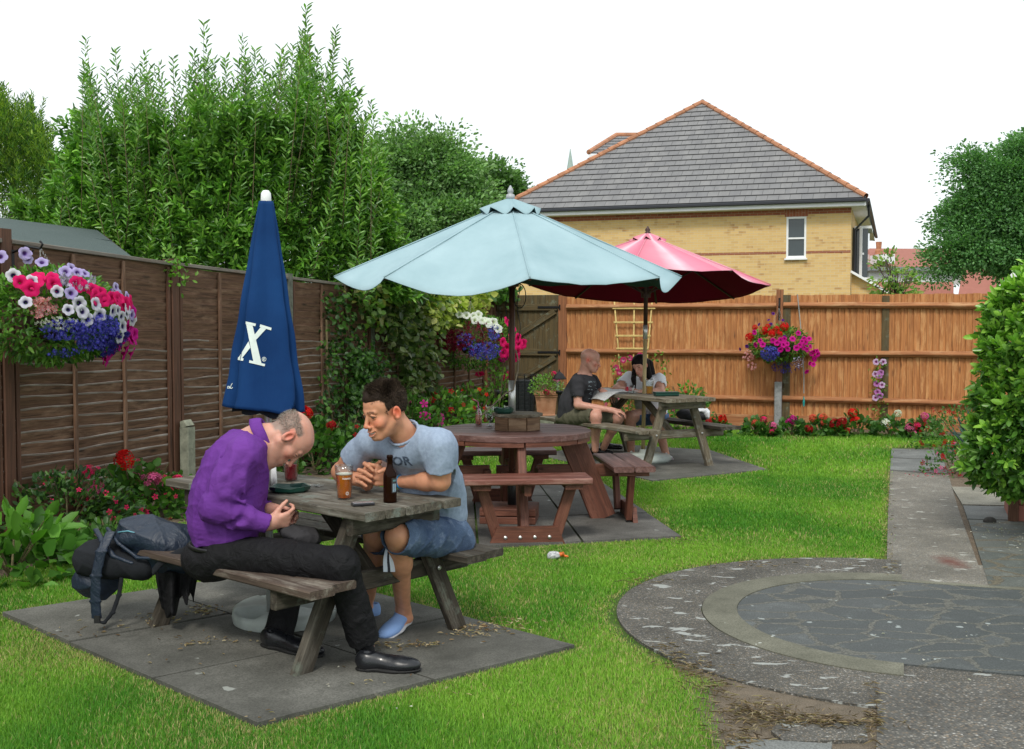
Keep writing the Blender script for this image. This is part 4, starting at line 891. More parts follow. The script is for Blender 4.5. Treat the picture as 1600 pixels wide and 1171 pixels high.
bedplant('geranium', 'geranium with a bright red head seen between the two men at the near table', onfence(492, 740, .35)-V(0, 0, onfence(492, 740, .35).z), .8, .62, 420, .085, .08, GR_M+GG, [(RED, (-.05, -.2, .60), .075), (DRD, (.2, -.2, .48), .05)], 'geranium')
bedplant('green_plant', 'dark green plant with small red flowers behind the young man', onfence(545, 730, .35)-V(0, 0, onfence(545, 730, .35).z), .8, .5, 500, .06, .045, GR_D+GR_M, [], 'plant', loose=[(DRD, 30, .03, 'red_bloom')])
bedplant('green_plant', 'dark green plant with crimson flowers left of the navy parasol base', onfence(415, 760, .3)-V(0, 0, onfence(415, 760, .3).z), .8, .45, 420, .06, .045, GR_D+GR_M, [], 'plant', loose=[(DRD, 24, .03, 'red_bloom')])
for (x, w_, lab, cl_, fl_) in ((640, .9, 'green plant with dark pink flowers at the foot of the ivy', GR_M, (MAG, 14, .05, 'pink_bloom')), (690, 1.1, 'leafy plant with red flowers below the second hanging basket', GR_M+GR_B, (DRD, 30, .04, 'red_bloom')), (735, 1.1, 'bushy green plant left of the parasol pole by the fence', GR_M+GR_B, (RED, 16, .035, 'red_bloom'))):
    q = onfence(x, 690, .35); q.z = 0; bedplant('green_plant', lab, q, w_, .75, 620, .075, .05, cl_, [], 'plant', loose=[fl_])
q = P(800, 700, 15.6); q.z = 0
bedplant('flowering_plant', 'tall thin stemmed plant with two bright magenta blooms in front of the gate', q+V(-.2, 0, 0), .5, 1.1, 160, .06, .04, GR_B, [(MAG, (.08, -.1, 1.02), .07), (MAG, (-.35, -.1, 1.12), .07)], 'plant', upright=1.5)
q = P(1000, 690, 15.6); q.z = 0
bedplant('green_plant', 'leafy plant with pink flowers at the foot of the yellow trellis', q, 1.2, .95, 700, .06, .04, GR_M+GR_B, [], 'plant', loose=[(PNK, 26, .04, 'pink_bloom'), (DRD, 12, .03, 'red_bloom')])
q = P(1075, 690, 15.2); q.z = 0
bedplant('green_plant', 'green plant with tiny red flowers seen behind the far picnic table', q, .7, .8, 420, .065, .045, GR_M+GR_B, [], 'plant', loose=[(DRD, 12, .03, 'red_bloom')])
# ---- terracotta pot with flowers
m_terra = NB('terracotta'); n = m_terra; f1 = n.noise(n.obj(), 7, 6, .65); m_terra = n.fin(n.mix(n.ramp(f1, [(.3, 0), (.7, 1)]), (.36, .15, .075), (.50, .27, .16)), .9, n.bump(f1, .2, .01))
tq = P(853, 650, 15.0); pot = empty('terracotta_pot', tq, 'square terracotta pot on a low block beside the gate', 'plant pot')
def sqlathe(mb, prof, c):
    vs = []
    for (r, z) in prof:
        for (a, b) in ((-1, -1), (1, -1), (1, 1), (-1, 1)): vs.append(Vector(c)+V(a*r, b*r, z))
    mb.add(vs, [(i*4+k, i*4+(k+1) % 4, (i+1)*4+(k+1) % 4, (i+1)*4+k) for i in range(len(prof)-1) for k in range(4)]+[(3, 2, 1, 0), tuple((len(prof)-1)*4+k for k in range(4))])
m = MB(); sqlathe(m, [(.120, 0), (.124, .02), (.118, .03), (.140, .25), (.150, .26), (.150, .28), (.162, .29), (.162, .325), (.150, .33), (.145, .31)], tq); m.build('pot_body', m_terra, pot)
blk = empty('stone_block', (tq.x, tq.y, 0), 'low stone block that carries the terracotta pot', 'block'); m = MB(); m.beam((tq.x-.25, tq.y, tq.z/2), (tq.x+.25, tq.y, tq.z/2), .4, tq.z, bev=.01); m.build('stone', m_conc, blk)
bedplant('potted_plant', 'light green plant with pink flowers growing in the terracotta pot', tq+V(0, 0, .31), .50, .30, 520, .035, .02, GR_B+[(.16, .26, .10)], [(PNK, (.14, -.12, .19), .05), (HPK, (.10, -.12, .26), .035), (HPK, (.0, -.2, .02), .04)], 'plant')
# ---- yellow trellis with clematis
m_yel = plain('yellow_bamboo', (.62, .46, .17), .6, .15, 20, .2)
tr = empty('trellis', onback(988, 640, .05), 'pale yellow fan trellis leaning on the back fence behind the far table', 'trellis')
for (xa, xb) in ((960, 972), (991, 989), (1019, 1006)):
    m = MB(); m.tube([onback(xa, 472, .06), onback((xa+xb)/2, 545, .06), onback(xb, 640, .06)], .012, 8); m.build('upright', m_yel, tr, True)
for (y, xa, xb) in ((482, 957, 1024), (504, 959, 1020), (525, 961, 1017), (545, 963, 1013), (565, 966, 1010), (585, 968, 1008)):
    m = MB(); m.beam(onback(xa, y, .08), onback(xb, y, .08), .028, .012, up=BN, bev=.003); m.build('rung', m_yel, tr)
cm = empty('clematis', onback(985, 640, .1), 'clematis with dark pink blooms on the yellow trellis', 'plant')
for (x, y) in ((968, 582), (984, 560), (974, 563), (994, 575), (1000, 556), (963, 575), (980, 588), (972, 592)):
    link('pink_bloom', stamp('pink_bloom', *petunia((.50, .02, .14), (.6, .3, .4)), [np.array(onback(x, y, .14))], [BN+V(0, 0, .1)], [.05]), m_petal, cm)
ps = np.array([onback(random.uniform(955, 1045), random.uniform(550, 620), random.uniform(.08, .2)) for _ in range(130)]); link('foliage', leaves_mesh('foliage', ps, rdir(130), .06, .04, pick_cols(130, GR_B)), m_leaf, cm)
# ---- clematis on wire to the right
cw = empty('clematis', onback(1372, 640, .1), 'narrow column of mauve clematis blooms on the back fence right of the red basket', 'plant')
for (x, y, c_) in ((1369, 566, 0), (1380, 566, 0), (1374, 587, 1), (1370, 600, 1), (1378, 602, 0), (1371, 613, 1), (1368, 622, 0), (1375, 618, 1), (1376, 583, 1), (1368, 585, 0)):
    link('mauve_bloom', stamp('mauve_bloom', *petunia([(.62, .45, .70), (.48, .20, .50)][c_], (.3, .05, .25)), [np.array(onback(x, y, .12))], [BN+V(0, 0, .2)], [.048]), m_petal, cw)
ps = np.array([onback(random.gauss(1373, 7), random.uniform(560, 672), random.uniform(.06, .14)) for _ in range(120)]); link('foliage', leaves_mesh('foliage', ps, rdir(120), .05, .028, pick_cols(120, GR_B)), m_leaf, cw)
# ---- grass
gm = leafmat('grass_blade', .6, .35, .25)
def grass(n, region, L, W, zoff=0.0, lean=.5):
    x0, x1, y0, y1 = region; px = RNG.uniform(x0, x1, n); py = RNG.uniform(y0, y1, n)
    ok = in_poly(px, py, [(p.x, p.y) for p in LAWN]); e = .02
    jx = px+RNG.normal(size=n)*.020; jy = py+RNG.normal(size=n)*.020
    for pg in NOGRASS: ok &= ~in_poly(jx, jy, [(p[0], p[1]) for p in pg])
    ok &= np.abs(px/py) < .50+.25/py
    return px[ok], py[ok]
EDGES = [[(p[0], p[1]) for p in pg] for pg in (SLAB1, S2, S3, PATH[:3]+[PATH[0]], NOGRASS[6])]
vsl, cl, fl_ = [], [], []; base_n = 0
for (n_, reg, L, W) in ((380000, (-2.6, 2.4, 3.3, 5.2), .029, .0028), (380000, (-3.6, 3.2, 5.2, 7.6), .030, .0042), (320000, (-4, 5, 7.6, 11), .034, .0065), (190000, (-3, 8, 11, 16.5), .045, .011)):
    px, py = grass(n_, reg, L, W); n = len(px)
    pn_ = np.array([noise.noise(Vector((x*1.1, y*1.1, 0)))+.5*noise.noise(Vector((x*4, y*4, 3))) for x, y in zip(px[::8], py[::8])]); pn_ = np.repeat(pn_, 8)[:n] if False else None
    # patch tone from smooth sines (cheap, position based)
    tone = .5+.25*np.sin(px*2.1+1.3*np.sin(py*1.7))+.25*np.sin(py*2.9+1.1*np.sin(px*2.3+1))+.18*np.sin(px*7+py*5)*np.sin(py*6-px*4)
    ed = np.full(n, 9.0)
    for pg in EDGES:
        for (ax, ay), (bx, by) in zip(pg, pg[1:]+pg[:1]):
            vx, vy = bx-ax, by-ay; q_ = np.clip(((px-ax)*vx+(py-ay)*vy)/(vx*vx+vy*vy+1e-9), 0, 1); ed = np.minimum(ed, np.hypot(px-ax-q_*vx, py-ay-q_*vy))
    wear = np.exp(-ed/.07)+.55*np.exp(-(((px+.35)/.5)**2+((py-5.75)/.35)**2))+.5*np.exp(-(((px-.1)/.7)**2+((py-7.2)/.25)**2))+.5*np.exp(-(((px+2.3)/.5)**2+((py-4.9)/.3)**2))+.35*np.exp(-(((px-.55)/.45)**2+((py-4.1)/.4)**2))
    a = RNG.uniform(0, 2*PI, n); ln = RNG.normal(size=n)*.45; h = L*RNG.uniform(.45, 1.25, n)*(1-.45*np.clip(wear, 0, 1)); w = W*RNG.uniform(.7, 1.3, n)
    dx, dy = np.cos(a), np.sin(a); lx, ly = -dy, dx
    b = np.stack([px, py, np.full(n, -.004)], 1); sd = np.stack([dx, dy, np.zeros(n)], 1)*w[:, None]*.5; le = np.stack([lx, ly, np.zeros(n)], 1)*(h*ln)[:, None]
    up = np.stack([np.zeros(n), np.zeros(n), h], 1); v = np.empty((n, 5, 3)); v[:, 0] = b-sd; v[:, 1] = b+sd; v[:, 2] = b+up*.6+le*.4+sd*.8; v[:, 3] = b+up*.6+le*.4-sd*.8; v[:, 4] = b+up*.92+le*1.1
    g1, g2, dry = np.array([.085, .27, .028]), np.array([.27, .48, .06]), np.array([.50, .44, .20])
    t_ = np.clip(tone+RNG.normal(size=n)*.22, 0, 1)[:, None]; c = g1*(1-t_)+g2*t_; near_dry = np.zeros(n)
    dr_ = RNG.uniform(0, 1, n) < np.clip(.42*wear+.06+.16*np.sin(px*3.3+2)*np.sin(py*2.7)*np.sin(px*1.1+py*.7)+.10*(px > .3)*(py < 5.0), .02, .62); c[dr_] = dry*RNG.uniform(.7, 1.2, (dr_.sum(), 1)); c *= RNG.uniform(.75, 1.2, (n, 1))
    i0 = base_n+np.arange(n)[:, None]*5
    vsl.append(v.reshape(-1, 3)); cl.append(np.repeat(np.clip(c, 0, 1), 5, 0)); fl_.append(np.concatenate([i0+np.array([[0, 1, 2, 3]])], 0)); 
    # tip triangles are stored as quads with a repeated corner avoided: use narrow quads instead
    v2 = np.empty((n, 4, 3)); base_n += n*5
for q in range(4): pass
V_ = np.vstack(vsl); C_2 = np.vstack(cl); Q = np.vstack(fl_)
me = bpy.data.meshes.new('grass'); nq = len(Q); T = Q[:, :1]+np.array([[3, 2, 4]])
me.vertices.add(len(V_)); me.vertices.foreach_set('co', V_.astype(np.float32).ravel())
me.loops.add(nq*7); me.loops.foreach_set('vertex_index', np.concatenate([Q.ravel(), T.ravel()]).astype(np.int32))
me.polygons.add(nq*2); me.polygons.foreach_set('loop_start', np.concatenate([np.arange(0, nq*4, 4), nq*4+np.arange(0, nq*3, 3)]).astype(np.int32)); me.update(calc_edges=True)
at = me.attributes.new('col', 'FLOAT_COLOR', 'POINT'); cc = np.ones((len(V_), 4), np.float32); cc[:, :3] = C_2; at.data.foreach_set('color', cc.ravel())
tag(link('grass', me, gm), kind='stuff')
# ================================================================ picnic tables
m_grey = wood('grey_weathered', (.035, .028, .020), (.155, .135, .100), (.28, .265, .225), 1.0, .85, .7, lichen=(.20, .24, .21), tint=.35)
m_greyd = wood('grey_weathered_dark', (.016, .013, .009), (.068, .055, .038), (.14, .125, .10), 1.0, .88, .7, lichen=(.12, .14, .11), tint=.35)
m_tan = wood('tan_weathered', (.06, .045, .028), (.23, .19, .13), (.33, .30, .24), 1.0, .85, .5, lichen=(.24, .25, .22))
m_red = wood('red_stained', (.065, .020, .011), (.195, .064, .036), (.25, .095, .058), .8, .6, .45, tint=.3)
m_redtop = wood('red_stained_top', (.07, .030, .026), (.20, .095, .080), (.29, .175, .155), .8, .5, .5, tint=.35)
def a_frame(name, E, u, v, L, W, z, so, sz, sw, fs, frames, mats, label, cat='picnic table', ts=.17, np_=5):
    E, u, v = Vector(E), Vector(u).normalized(), Vector(v).normalized(); K = Vector((0, 0, 1))
    mt, ml, ms = mats
    t = empty(name, E+u*L/2, label, cat)
    def q(a, b, c): return E+u*a+v*b+K*c
    m = MB(); pw = W/np_
    for i in range(np_):
        b = -W/2+pw*(i+.5); e = random.uniform(-.008, .008)
        m.beam(q(e, b, z-.02), q(L+random.uniform(-.01, .01), b, z-.02+random.uniform(-.002, .002)), pw-.006, .038, up=K, bev=.005, seg=5, warp=.0012)
    m.build('tabletop', mt, t)
    for a in (frames[0]-.07, frames[1]+.07):
        m = MB(); m.beam(q(a, -W/2+.03, z-.04-.04), q(a, W/2-.03, z-.04-.04), .045, .075, up=K, bev=.008); m.build('batten', ml, t)
    for a in frames:
        for sg in (-1, 1):
            m = MB(); m.beam(q(a, sg*fs, 0), q(a, sg*ts, z-.04), .085, .048, up=u, bev=.006, seg=4, warp=.0015)
            lg = m.build('leg', ml, t)
            for zz, s_ in ((sz-.075, .0), (z-.09, 0)):
                m = MB()
                k = (zz)/(z-.04); bb = sg*(fs+(ts-fs)*k); sd_ = -1 if a < L/2 else 1
                c = q(a+sd_*.027, bb, zz); m.lathe([(.011, 0), (.011, .006), (.005, .009)], c, 8, axis=u*sd_); m.build('bolt', m_bolt, lg)
        m = MB(); a_ = a+(.05 if a < L/2 else -.05)
        m.beam(q(a_, -so-sw/2+.02, sz-.078), q(a_, so+sw/2-.02, sz-.078), .085, .045, up=K if False else u, bev=.006, seg=4, warp=.001); m.build('cross_beam', ml, t)
    for (a0, a1) in ((frames[0]+.08, L*.42), (frames[1]-.08, L*.58)):
        m = MB(); m.beam(q(a0, 0, sz-.08), q(a1, 0, z-.05), .07, .04, up=v, bev=.005); m.build('brace', ml, t)
    for sg in (-1, 1):
        m = MB()
        for k in (-1, 1):
            m.beam(q(random.uniform(-.02, .02), sg*so+k*sw/4, sz-.018), q(L+random.uniform(-.02, .02), sg*so+k*sw/4, sz-.018), sw/2-.005, .036, up=K, bev=.006, seg=5, warp=.0015)
        m.build('seat', ms[0 if sg < 0 else 1], t)
    return t
U1, V1 = V(-.745, .667, 0), V(.667, .745, 0); T1E = V(-.429, 4.895, 0); T1Z = .70
def t1(a, b, c=0.0): return T1E+U1*a+V1*b+V(0, 0, c)
m_bench1 = wood('peeling_bench', (.030, .014, .010), (.12, .085, .062), (.30, .27, .22), 1.0, .85, .7, tint=.35)
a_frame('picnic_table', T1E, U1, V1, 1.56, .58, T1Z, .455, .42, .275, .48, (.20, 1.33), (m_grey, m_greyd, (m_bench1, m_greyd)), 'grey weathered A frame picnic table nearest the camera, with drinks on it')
U3, V3 = V(-.469, .883, 0), V(.883, .469, 0); T3E = V(1.80, 11.22, 0)
def t3(a, b, c=0.0): return T3E+U3*a+V3*b+V(0, 0, c)
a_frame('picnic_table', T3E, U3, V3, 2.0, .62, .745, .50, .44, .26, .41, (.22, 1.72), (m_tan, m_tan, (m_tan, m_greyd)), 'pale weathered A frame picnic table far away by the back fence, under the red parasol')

# round table with four benches
RC = V(0.01, 8.4, 0); RA = math.radians(8)
rt = empty('round_picnic_table', RC, 'round reddish brown picnic table with four attached benches, in the middle of the lawn', 'picnic table')
R_ = .585; z = .70; m = MB(); npk = 9; pd = V(math.cos(-.06), math.sin(-.06), 0); pn = V(-pd.y, pd.x, 0)
for i in range(npk):
    y0, y1 = -R_+2*R_*i/npk+.003, -R_+2*R_*(i+1)/npk-.003; pts = []
    ys = np.linspace(y0, y1, 7)
    for y in ys: pts.append((math.sqrt(max(R_**2-y*y, .0004)), y))
    for y in ys[::-1]: pts.append((-math.sqrt(max(R_**2-y*y, .0004)), y))
    n_ = len(pts); off = random.random()*50; zz = z+random.uniform(-.0015, .0015)
    ins = .004
    vs = [RC+pd*x+pn*y+V(0, 0, zz-.04) for x, y in pts]+[RC+pd*x+pn*y+V(0, 0, zz-.004) for x, y in pts]+[RC+pd*(x-math.copysign(ins, x))+pn*(y+(ins if y < (y0+y1)/2 else -ins)*.7)+V(0, 0, zz) for x, y in pts]
    wc = [(x+off, y+off, a*.04) for a in (0, 1, 1.1) for x, y in pts]
    fs = [tuple(range(n_-1, -1, -1)), tuple(range(2*n_, 3*n_))]+[(i_+l*n_, (i_+1) % n_+l*n_, (i_+1) % n_+(l+1)*n_, i_+(l+1)*n_) for l in (0, 1) for i_ in range(n_)]
    m.add(vs, fs, wc)
m.build('tabletop', m_redtop, rt)
m = MB()
for k in range(8):      # rim segments under the top
    a0, a1 = RA+k*PI/4+.01, RA+(k+1)*PI/4-.01; vs = []; wc = []
    for s in range(9):
        a = a0+(a1-a0)*s/8
        for (r, h) in ((.50, -.04), (R_-.006, -.04), (R_-.006, -.075), (.50, -.075)): vs.append(RC+V(r*math.cos(a), r*math.sin(a), z+h)); wc.append((s*.06+k*3, r, h))
    fs = [(s*4+b, s*4+(b+1) % 4, (s+1)*4+(b+1) % 4, (s+1)*4+b) for s in range(8) for b in range(4)]+[(3, 2, 1, 0), (32, 33, 34, 35)]
    m.add(vs, fs, wc)
m.build('rim', m_red, rt)
for k in range(4):
    a = RA+k*PI/2+math.radians(-90-2); er = V(math.cos(a), math.sin(a), 0); et = V(-er.y, er.x, 0); K = V(0, 0, 1)
    def q(r, t, h): return RC+er*r+et*t+K*h
    m = MB(); m.beam(q(.445, 0, z-.075), q(.69, 0, .02), .19, .062, up=et, bev=.006, seg=4, warp=.001); lg = m.build('leg', m_red, rt)
    m = MB(); m.beam(q(.18, 0, .385), q(.93, 0, .385), .048, .095, up=K, bev=.006)
    m.build('seat_beam', m_red, rt)
    m = MB()
    m.beam(q(.20, -.11, .36), q(.20, .11, .36), .05, .09, up=K, bev=.004); m.build('block', m_red, rt)
    for sg in (-1, 1):
        m = MB(); m.beam(q(.84, sg*.20, .05), q(.84, sg*.315, .415), .075, .045, up=er, bev=.005); m.build('seat_leg', m_red, rt)
        m = MB(); m.beam(q(.73, sg*.31, .40), q(.96, sg*.31, .40), .12, .035, up=K, bev=.004); m.build('seat_cleat', m_red, rt)
    m = MB(); vs = [q(.868+d, t, h) for d in (0, .035) for (t, h) in ((-.26, 0), (.26, 0), (.205, .125), (-.205, .125))]
    m.add(vs, [(0, 1, 2, 3), (7, 6, 5, 4), (0, 4, 5, 1), (1, 5, 6, 2), (2, 6, 7, 3), (3, 7, 4, 0)], [(t, h+k, 0) for _ in (0, 1) for (t, h) in ((-.26, 0), (.26, 0), (.205, .125), (-.205, .125))])
    fb = m.build('foot_board', m_red, rt)
    for t in (-.15, -.05, .05, .15): m = MB(); m.lathe([(.012, 0), (.012, .006), (.004, .01)], q(.903, t, .055), 8, axis=er); m.build('bolt', m_bolt, fb)
    m = MB()
    for (r0, r1) in ((.685, .835), (.842, .992)):
        L_ = .43; c0, c1 = q((r0+r1)/2, -L_, .440), q((r0+r1)/2, L_, .440); m.beam(c0, c1, r1-r0, .042, up=K, bev=.008)
    m.build('seat', m_redtop if k != 0 else wood('red_seat_front', (.10, .03, .02), (.24, .085, .06), (.36, .20, .16), .8, .5, .4), rt)
m = MB()
for k in range(8):
    a0, a1 = PI/8+k*PI/4, PI/8+(k+1)*PI/4
    c_ = RC+V(.03, -.02, 0)
    m.beam(c_+V(.168*math.cos(a0), .168*math.sin(a0), z+.052), c_+V(.168*math.cos(a1), .168*math.sin(a1), z+.052), .028, .10, up=K, bev=.002)
cl = m.build('collar', wood('tan_box', (.08, .04, .02), (.24, .14, .075), (.30, .2, .12)), rt)
m = MB(); m.lathe([(.0, -.01), (.19, -.01), (.192, 0), (.19, .012), (.03, .018)], RC+V(.03, -.02, z+.115), 8); m.build('collar_lid', m_tan, cl)

# ================================================================ parasols
def canopy(R, apex, rim, th0, sags, n_r=18, n_s=10, pw=1.0, tip_out=.0, hem=None):
    """returns function (k+q sector pos, rho) -> xyz (pole at origin) for an open 8-rib canopy"""
    def f(k, q, rho):
        a0, a1 = th0+k*PI/4, th0+(k+1)*PI/4
        p0 = V(math.cos(a0), math.sin(a0), 0)*R*rho; p1 = V(math.cos(a1), math.sin(a1), 0)*R*rho
        p = p0.lerp(p1, q); zz = apex-(apex-rim)*(rho**pw)
        m_ = 4*q*(1-q); sg = sags[k % 8]
        zz -= sg*m_**1.1*rho**2.2*.9+.018*m_*rho
        p *= 1-.035*m_*rho**4
        return p+V(0, 0, zz)
    return f
def build_canopy(name, f, mats, parent, tf, n_r=18, n_s=10, r0=.10, wr=.002, und=None, seed=1):
    vs = []; fs = []; wc = []; S = 8*n_s; rng = random.Random(seed)
    for i in range(n_r+1):
        rho = r0+(1-r0)*i/n_r
        for k in range(8):
            for j in range(n_s):
                p = f(k, j/n_s, rho); w_ = noise.noise(Vector((p.x*5+seed, p.y*5, 0)))*.006*rho+noise.noise(Vector((k*7.3+seed, j/n_s*9, rho*3)))*wr*3
                vs.append(tf @ (p+V(0, 0, w_))); wc.append((rho, k+j/n_s, 0))
    for i in range(n_r):
        for s in range(S): fs.append((i*S+s, i*S+(s+1) % S, (i+1)*S+(s+1) % S, (i+1)*S+s))
    n0 = len(vs); nf0 = len(fs)
    up = (tf.to_3x3() @ V(0, 0, 1))*.004
    vs += [v-up for v in vs]; wc += wc[:]
    fs += [tuple(n0+x for x in f_[::-1]) for f_ in fs]
    for s in range(S): a, b = n_r*S+s, n_r*S+(s+1) % S; fs.append((a, b, b+n0, a+n0))
    m = MB(); m.add(vs, fs, wc); o = m.build(name, mats, parent, True)
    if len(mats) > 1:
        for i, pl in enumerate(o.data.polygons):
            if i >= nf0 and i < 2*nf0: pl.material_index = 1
    # winding: make the upper skin face up
    return o
def parasol(base, R, apex, rim, th0, sags, tilt, mats, label, polemat, capR=.23, lower=0.0, seed=1, pr=.024, ribmat=None, vent_z=.0):
    t = empty('parasol', base, label, 'parasol'); B = Vector(base)
    c = V(0, 0, apex); tf = Matrix.Translation(B) @ Matrix.Translation(c) @ tilt @ Matrix.Translation(-c)
    f = canopy(R, apex, rim, th0, sags); o = build_canopy('canopy', f, mats, t, tf, seed=seed)
    m = MB()
    for k in range(8):       # seam piping
        pts = [tf @ (f(k, 0, .1+.9*i/10)+V(0, 0, .004)) for i in range(11)]; m.tube(pts, .005, 5)
    m.build('seam', mats[0], o, True)
    g = canopy(capR, apex+.035, apex-.045+vent_z, th0, [.03]*8); build_canopy('vent_cap', lambda k, q, r: g(k, q, r)+V(0, 0, .012*math.sin((k+q)*PI*2)*r**3), mats, t, tf, 6, 8, .08, .0, seed=seed+5)
    for k in range(8):
        a = th0+k*PI/4; e = V(math.cos(a), math.sin(a), 0); m = MB()
        m.beam(tf @ (e*.04+V(0, 0, apex-.05)), tf @ (e*R*.985+V(0, 0, rim-.012)), .022, .014, up=(0, 0, 1), bev=.003); rb = m.build('rib', ribmat, t)
        m = MB(); m.beam(tf @ (e*.035+V(0, 0, apex-.62)), tf @ (e*R*.5+V(0, 0, (apex+rim)/2-.03)), .016, .012, up=(0, 0, 1), bev=.002); m.build('strut', ribmat, rb)
    return t, tf
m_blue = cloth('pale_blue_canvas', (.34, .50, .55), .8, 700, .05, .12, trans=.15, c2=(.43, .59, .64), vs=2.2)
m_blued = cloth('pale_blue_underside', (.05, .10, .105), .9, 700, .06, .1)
m_pole = wood('varnished_pole', (.045, .014, .008), (.15, .055, .028), None, .6, .45, .2)
m_alum = NB('aluminium').fin((.62, .62, .60), .35, metal=.7)
m_blk = plain('black_plastic', (.012, .012, .013), .45, .1, 9, .1)
tl = Matrix.Rotation(math.radians(2.6), 4, 'X')
BP = V(-.012, 8.4, 0)
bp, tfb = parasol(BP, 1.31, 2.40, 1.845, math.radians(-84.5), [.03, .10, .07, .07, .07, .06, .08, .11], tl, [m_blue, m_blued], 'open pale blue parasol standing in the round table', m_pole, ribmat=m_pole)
m = MB(); m.tube([BP+V(.012, 0, .12), BP+V(.012, 0, 2.42)], [.024, .022], 12); m.build('pole', m_pole, bp, True)
m = MB(); m.tube([BP+V(.012, 0, .80), BP+V(.012, 0, 1.07)], .0275, 14); m.build('sleeve', m_alum, bp, True)
m = MB(); m.tube([BP+V(.012, 0, .13), BP+V(.012, 0, .36)], .034, 14); m.build('sleeve', m_blk, bp, True)
m = MB(); m.lathe([(.028, 0), (.034, .015), (.030, .035), (.014, .045), (.024, .055), (.020, .075), (.003, .105)], BP+V(0, 0, 2.42), 16); m.build('finial', plain('silver_grey', (.38, .40, .42), .4), bp, True)
m = MB(); m.lathe([(.05, -.03), (.055, 0), (.05, .03)], BP+V(.012, 0, 1.80), 12); m.build('hub', m_pole, bp)
for (o_, l_) in ((-.035, .0), (.05, .02)):
    m = MB(); pts = [BP+V(.012+o_+.012*math.sin(i*.9), -.03, 1.86-.045*i) for i in range(12)]; m.tube(pts, .0035, 6); m.build('cord', m_blk, bp, True)
m = MB(); m.tube([BP+V(.07+.045*math.cos(a), -.03, 1.70+.09*math.sin(a)) for a in np.linspace(0, 2*PI, 24)], .004, 6, False); m.build('cord', m_blk, bp, True)
m = MB(); pts = [BP+V(.04+.02*math.sin(i*.7), -.02-.003*i, 1.30-.05*i) for i in range(7)]+[BP+V(-.03+(-.05)*i, -.05-.02*i, .98-.045*i) for i in range(5)]; m.tube(pts, .006, 6); m.build('cord', plain('rope', (.25, .20, .14)), bp, True)
m = MB()
for k in range(6):
    a0, a1 = k*PI/3+.3, (k+1)*PI/3+.3
for zz in (.045, .105): m.beam(BP+V(-.21, -.02, zz), BP+V(.20, -.06, zz), .36, .055, up=(0, 0, 1), bev=.006)
m.build('base', m_red, bp)
# red parasol
m_rt = NB('faded_red_canvas'); n = m_rt; w = n.attr('wc'); sp = n.new('ShaderNodeSeparateXYZ'); n.set(sp.inputs[0], w)
fr = n.math('FRACT', sp.outputs[1]); st = n.ramp(fr, [(.0, (.62, .20, .27)), (.30, (.70, .27, .34)), (.52, (.80, .56, .62)), (.66, (.66, .27, .36)), (1, (.60, .16, .24))])
fz = n.noise(n.obj(), 3, 4); st = n.mix(n.ramp(fz, [(.3, .3), (.7, 0)]), st, (.52, .12, .19)); m_rt = n.fin(st, .8, n.bump(n.noise(n.obj(), 400, 2), .1, .002), spec=.2)
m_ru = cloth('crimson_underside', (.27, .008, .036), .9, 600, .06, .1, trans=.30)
m_dr = wood('dark_rib', (.03, .010, .008), (.085, .03, .022), None, .6, .5, .2)
RP = t3(.86, 0) ; RP = V(1.425, 11.98, 0)
tl = Matrix.Rotation(math.radians(-7.0), 4, 'X') @ Matrix.Rotation(math.radians(2.0), 4, 'Y')
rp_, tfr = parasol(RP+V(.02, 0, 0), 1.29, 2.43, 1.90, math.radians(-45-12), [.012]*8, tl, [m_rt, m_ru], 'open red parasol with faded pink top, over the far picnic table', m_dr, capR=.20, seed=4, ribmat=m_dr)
m = MB(); m.tube([RP+V(0, 0, 1.33), RP+V(.01, 0, 2.40)], [.023, .022], 12); m.build('pole', m_dr, rp_, True)
m = MB(); m.tube([RP+V(-.02, 0, .04), RP+V(0, 0, 1.35)], .021, 12); m.build('lower_pole', wood('pale_pole', (.30, .22, .09), (.55, .42, .20), None, .6, .5, .2), rp_, True)
m = MB(); m.tube([RP+V(0, 0, 1.33), RP+V(0, 0, 1.48)], .025, 12); m.build('sleeve', m_alum, rp_, True)
m = MB(); m.lathe([(.03, 0), (.035, .02), (.02, .03), (.03, .05), (.004, .09)], RP+V(.02, 0, 2.44), 12); m.build('finial', m_dr, rp_, True)
m = MB(); m.lathe([(.05, -.05), (.055, 0), (.05, .05)], RP+V(.005, 0, 1.82), 12); m.build('hub', m_dr, rp_)
m_plast = plain('pale_plastic', (.42, .47, .44), .45, .15, 7, .1)
m = MB(); m.lathe([(.0, 0), (.27, 0), (.29, .03), (.27, .07), (.06, .09), (.05, .13), (.025, .13)], RP+V(0, 0, .018), 28); m.build('base', m_plast, rp_, True)

# closed navy parasol in the near table
CP = t1(.95, -.03); CP = V(-1.205, 5.52, 0)
cp = empty('parasol', CP, 'furled navy blue parasol with white letters, in the near picnic table', 'parasol')
m_navy = NB('navy_canvas'); n = m_navy; f1 = n.noise(n.obj(), 3, 4, .6); f2 = n.noise(n.map(n.obj(), (1, 1, .25)), 18, 4, .6); wv = n.noise(n.obj(), 900, 2)
col = n.mix(n.ramp(f1, [(.3, 0), (.7, 1)]), (.006, .032, .115), (.010, .050, .165)); m_navy = n.fin(col, .8, n.bump(wv, .12, .001, n.bump(f2, .25, .02)), spec=.1)
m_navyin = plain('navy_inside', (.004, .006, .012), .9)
vs = []; fs = []; nt = 192; nz = 60; zt_, zb = 2.095, 1.065; lean = V(-.018, 0, 0)
folds = [(-1.95, .95), (-1.20, 1.08), (-.35, .92), (.45, 1.0), (1.25, .95), (2.05, 1.02), (2.7, .95), (3.6, 1.0)]
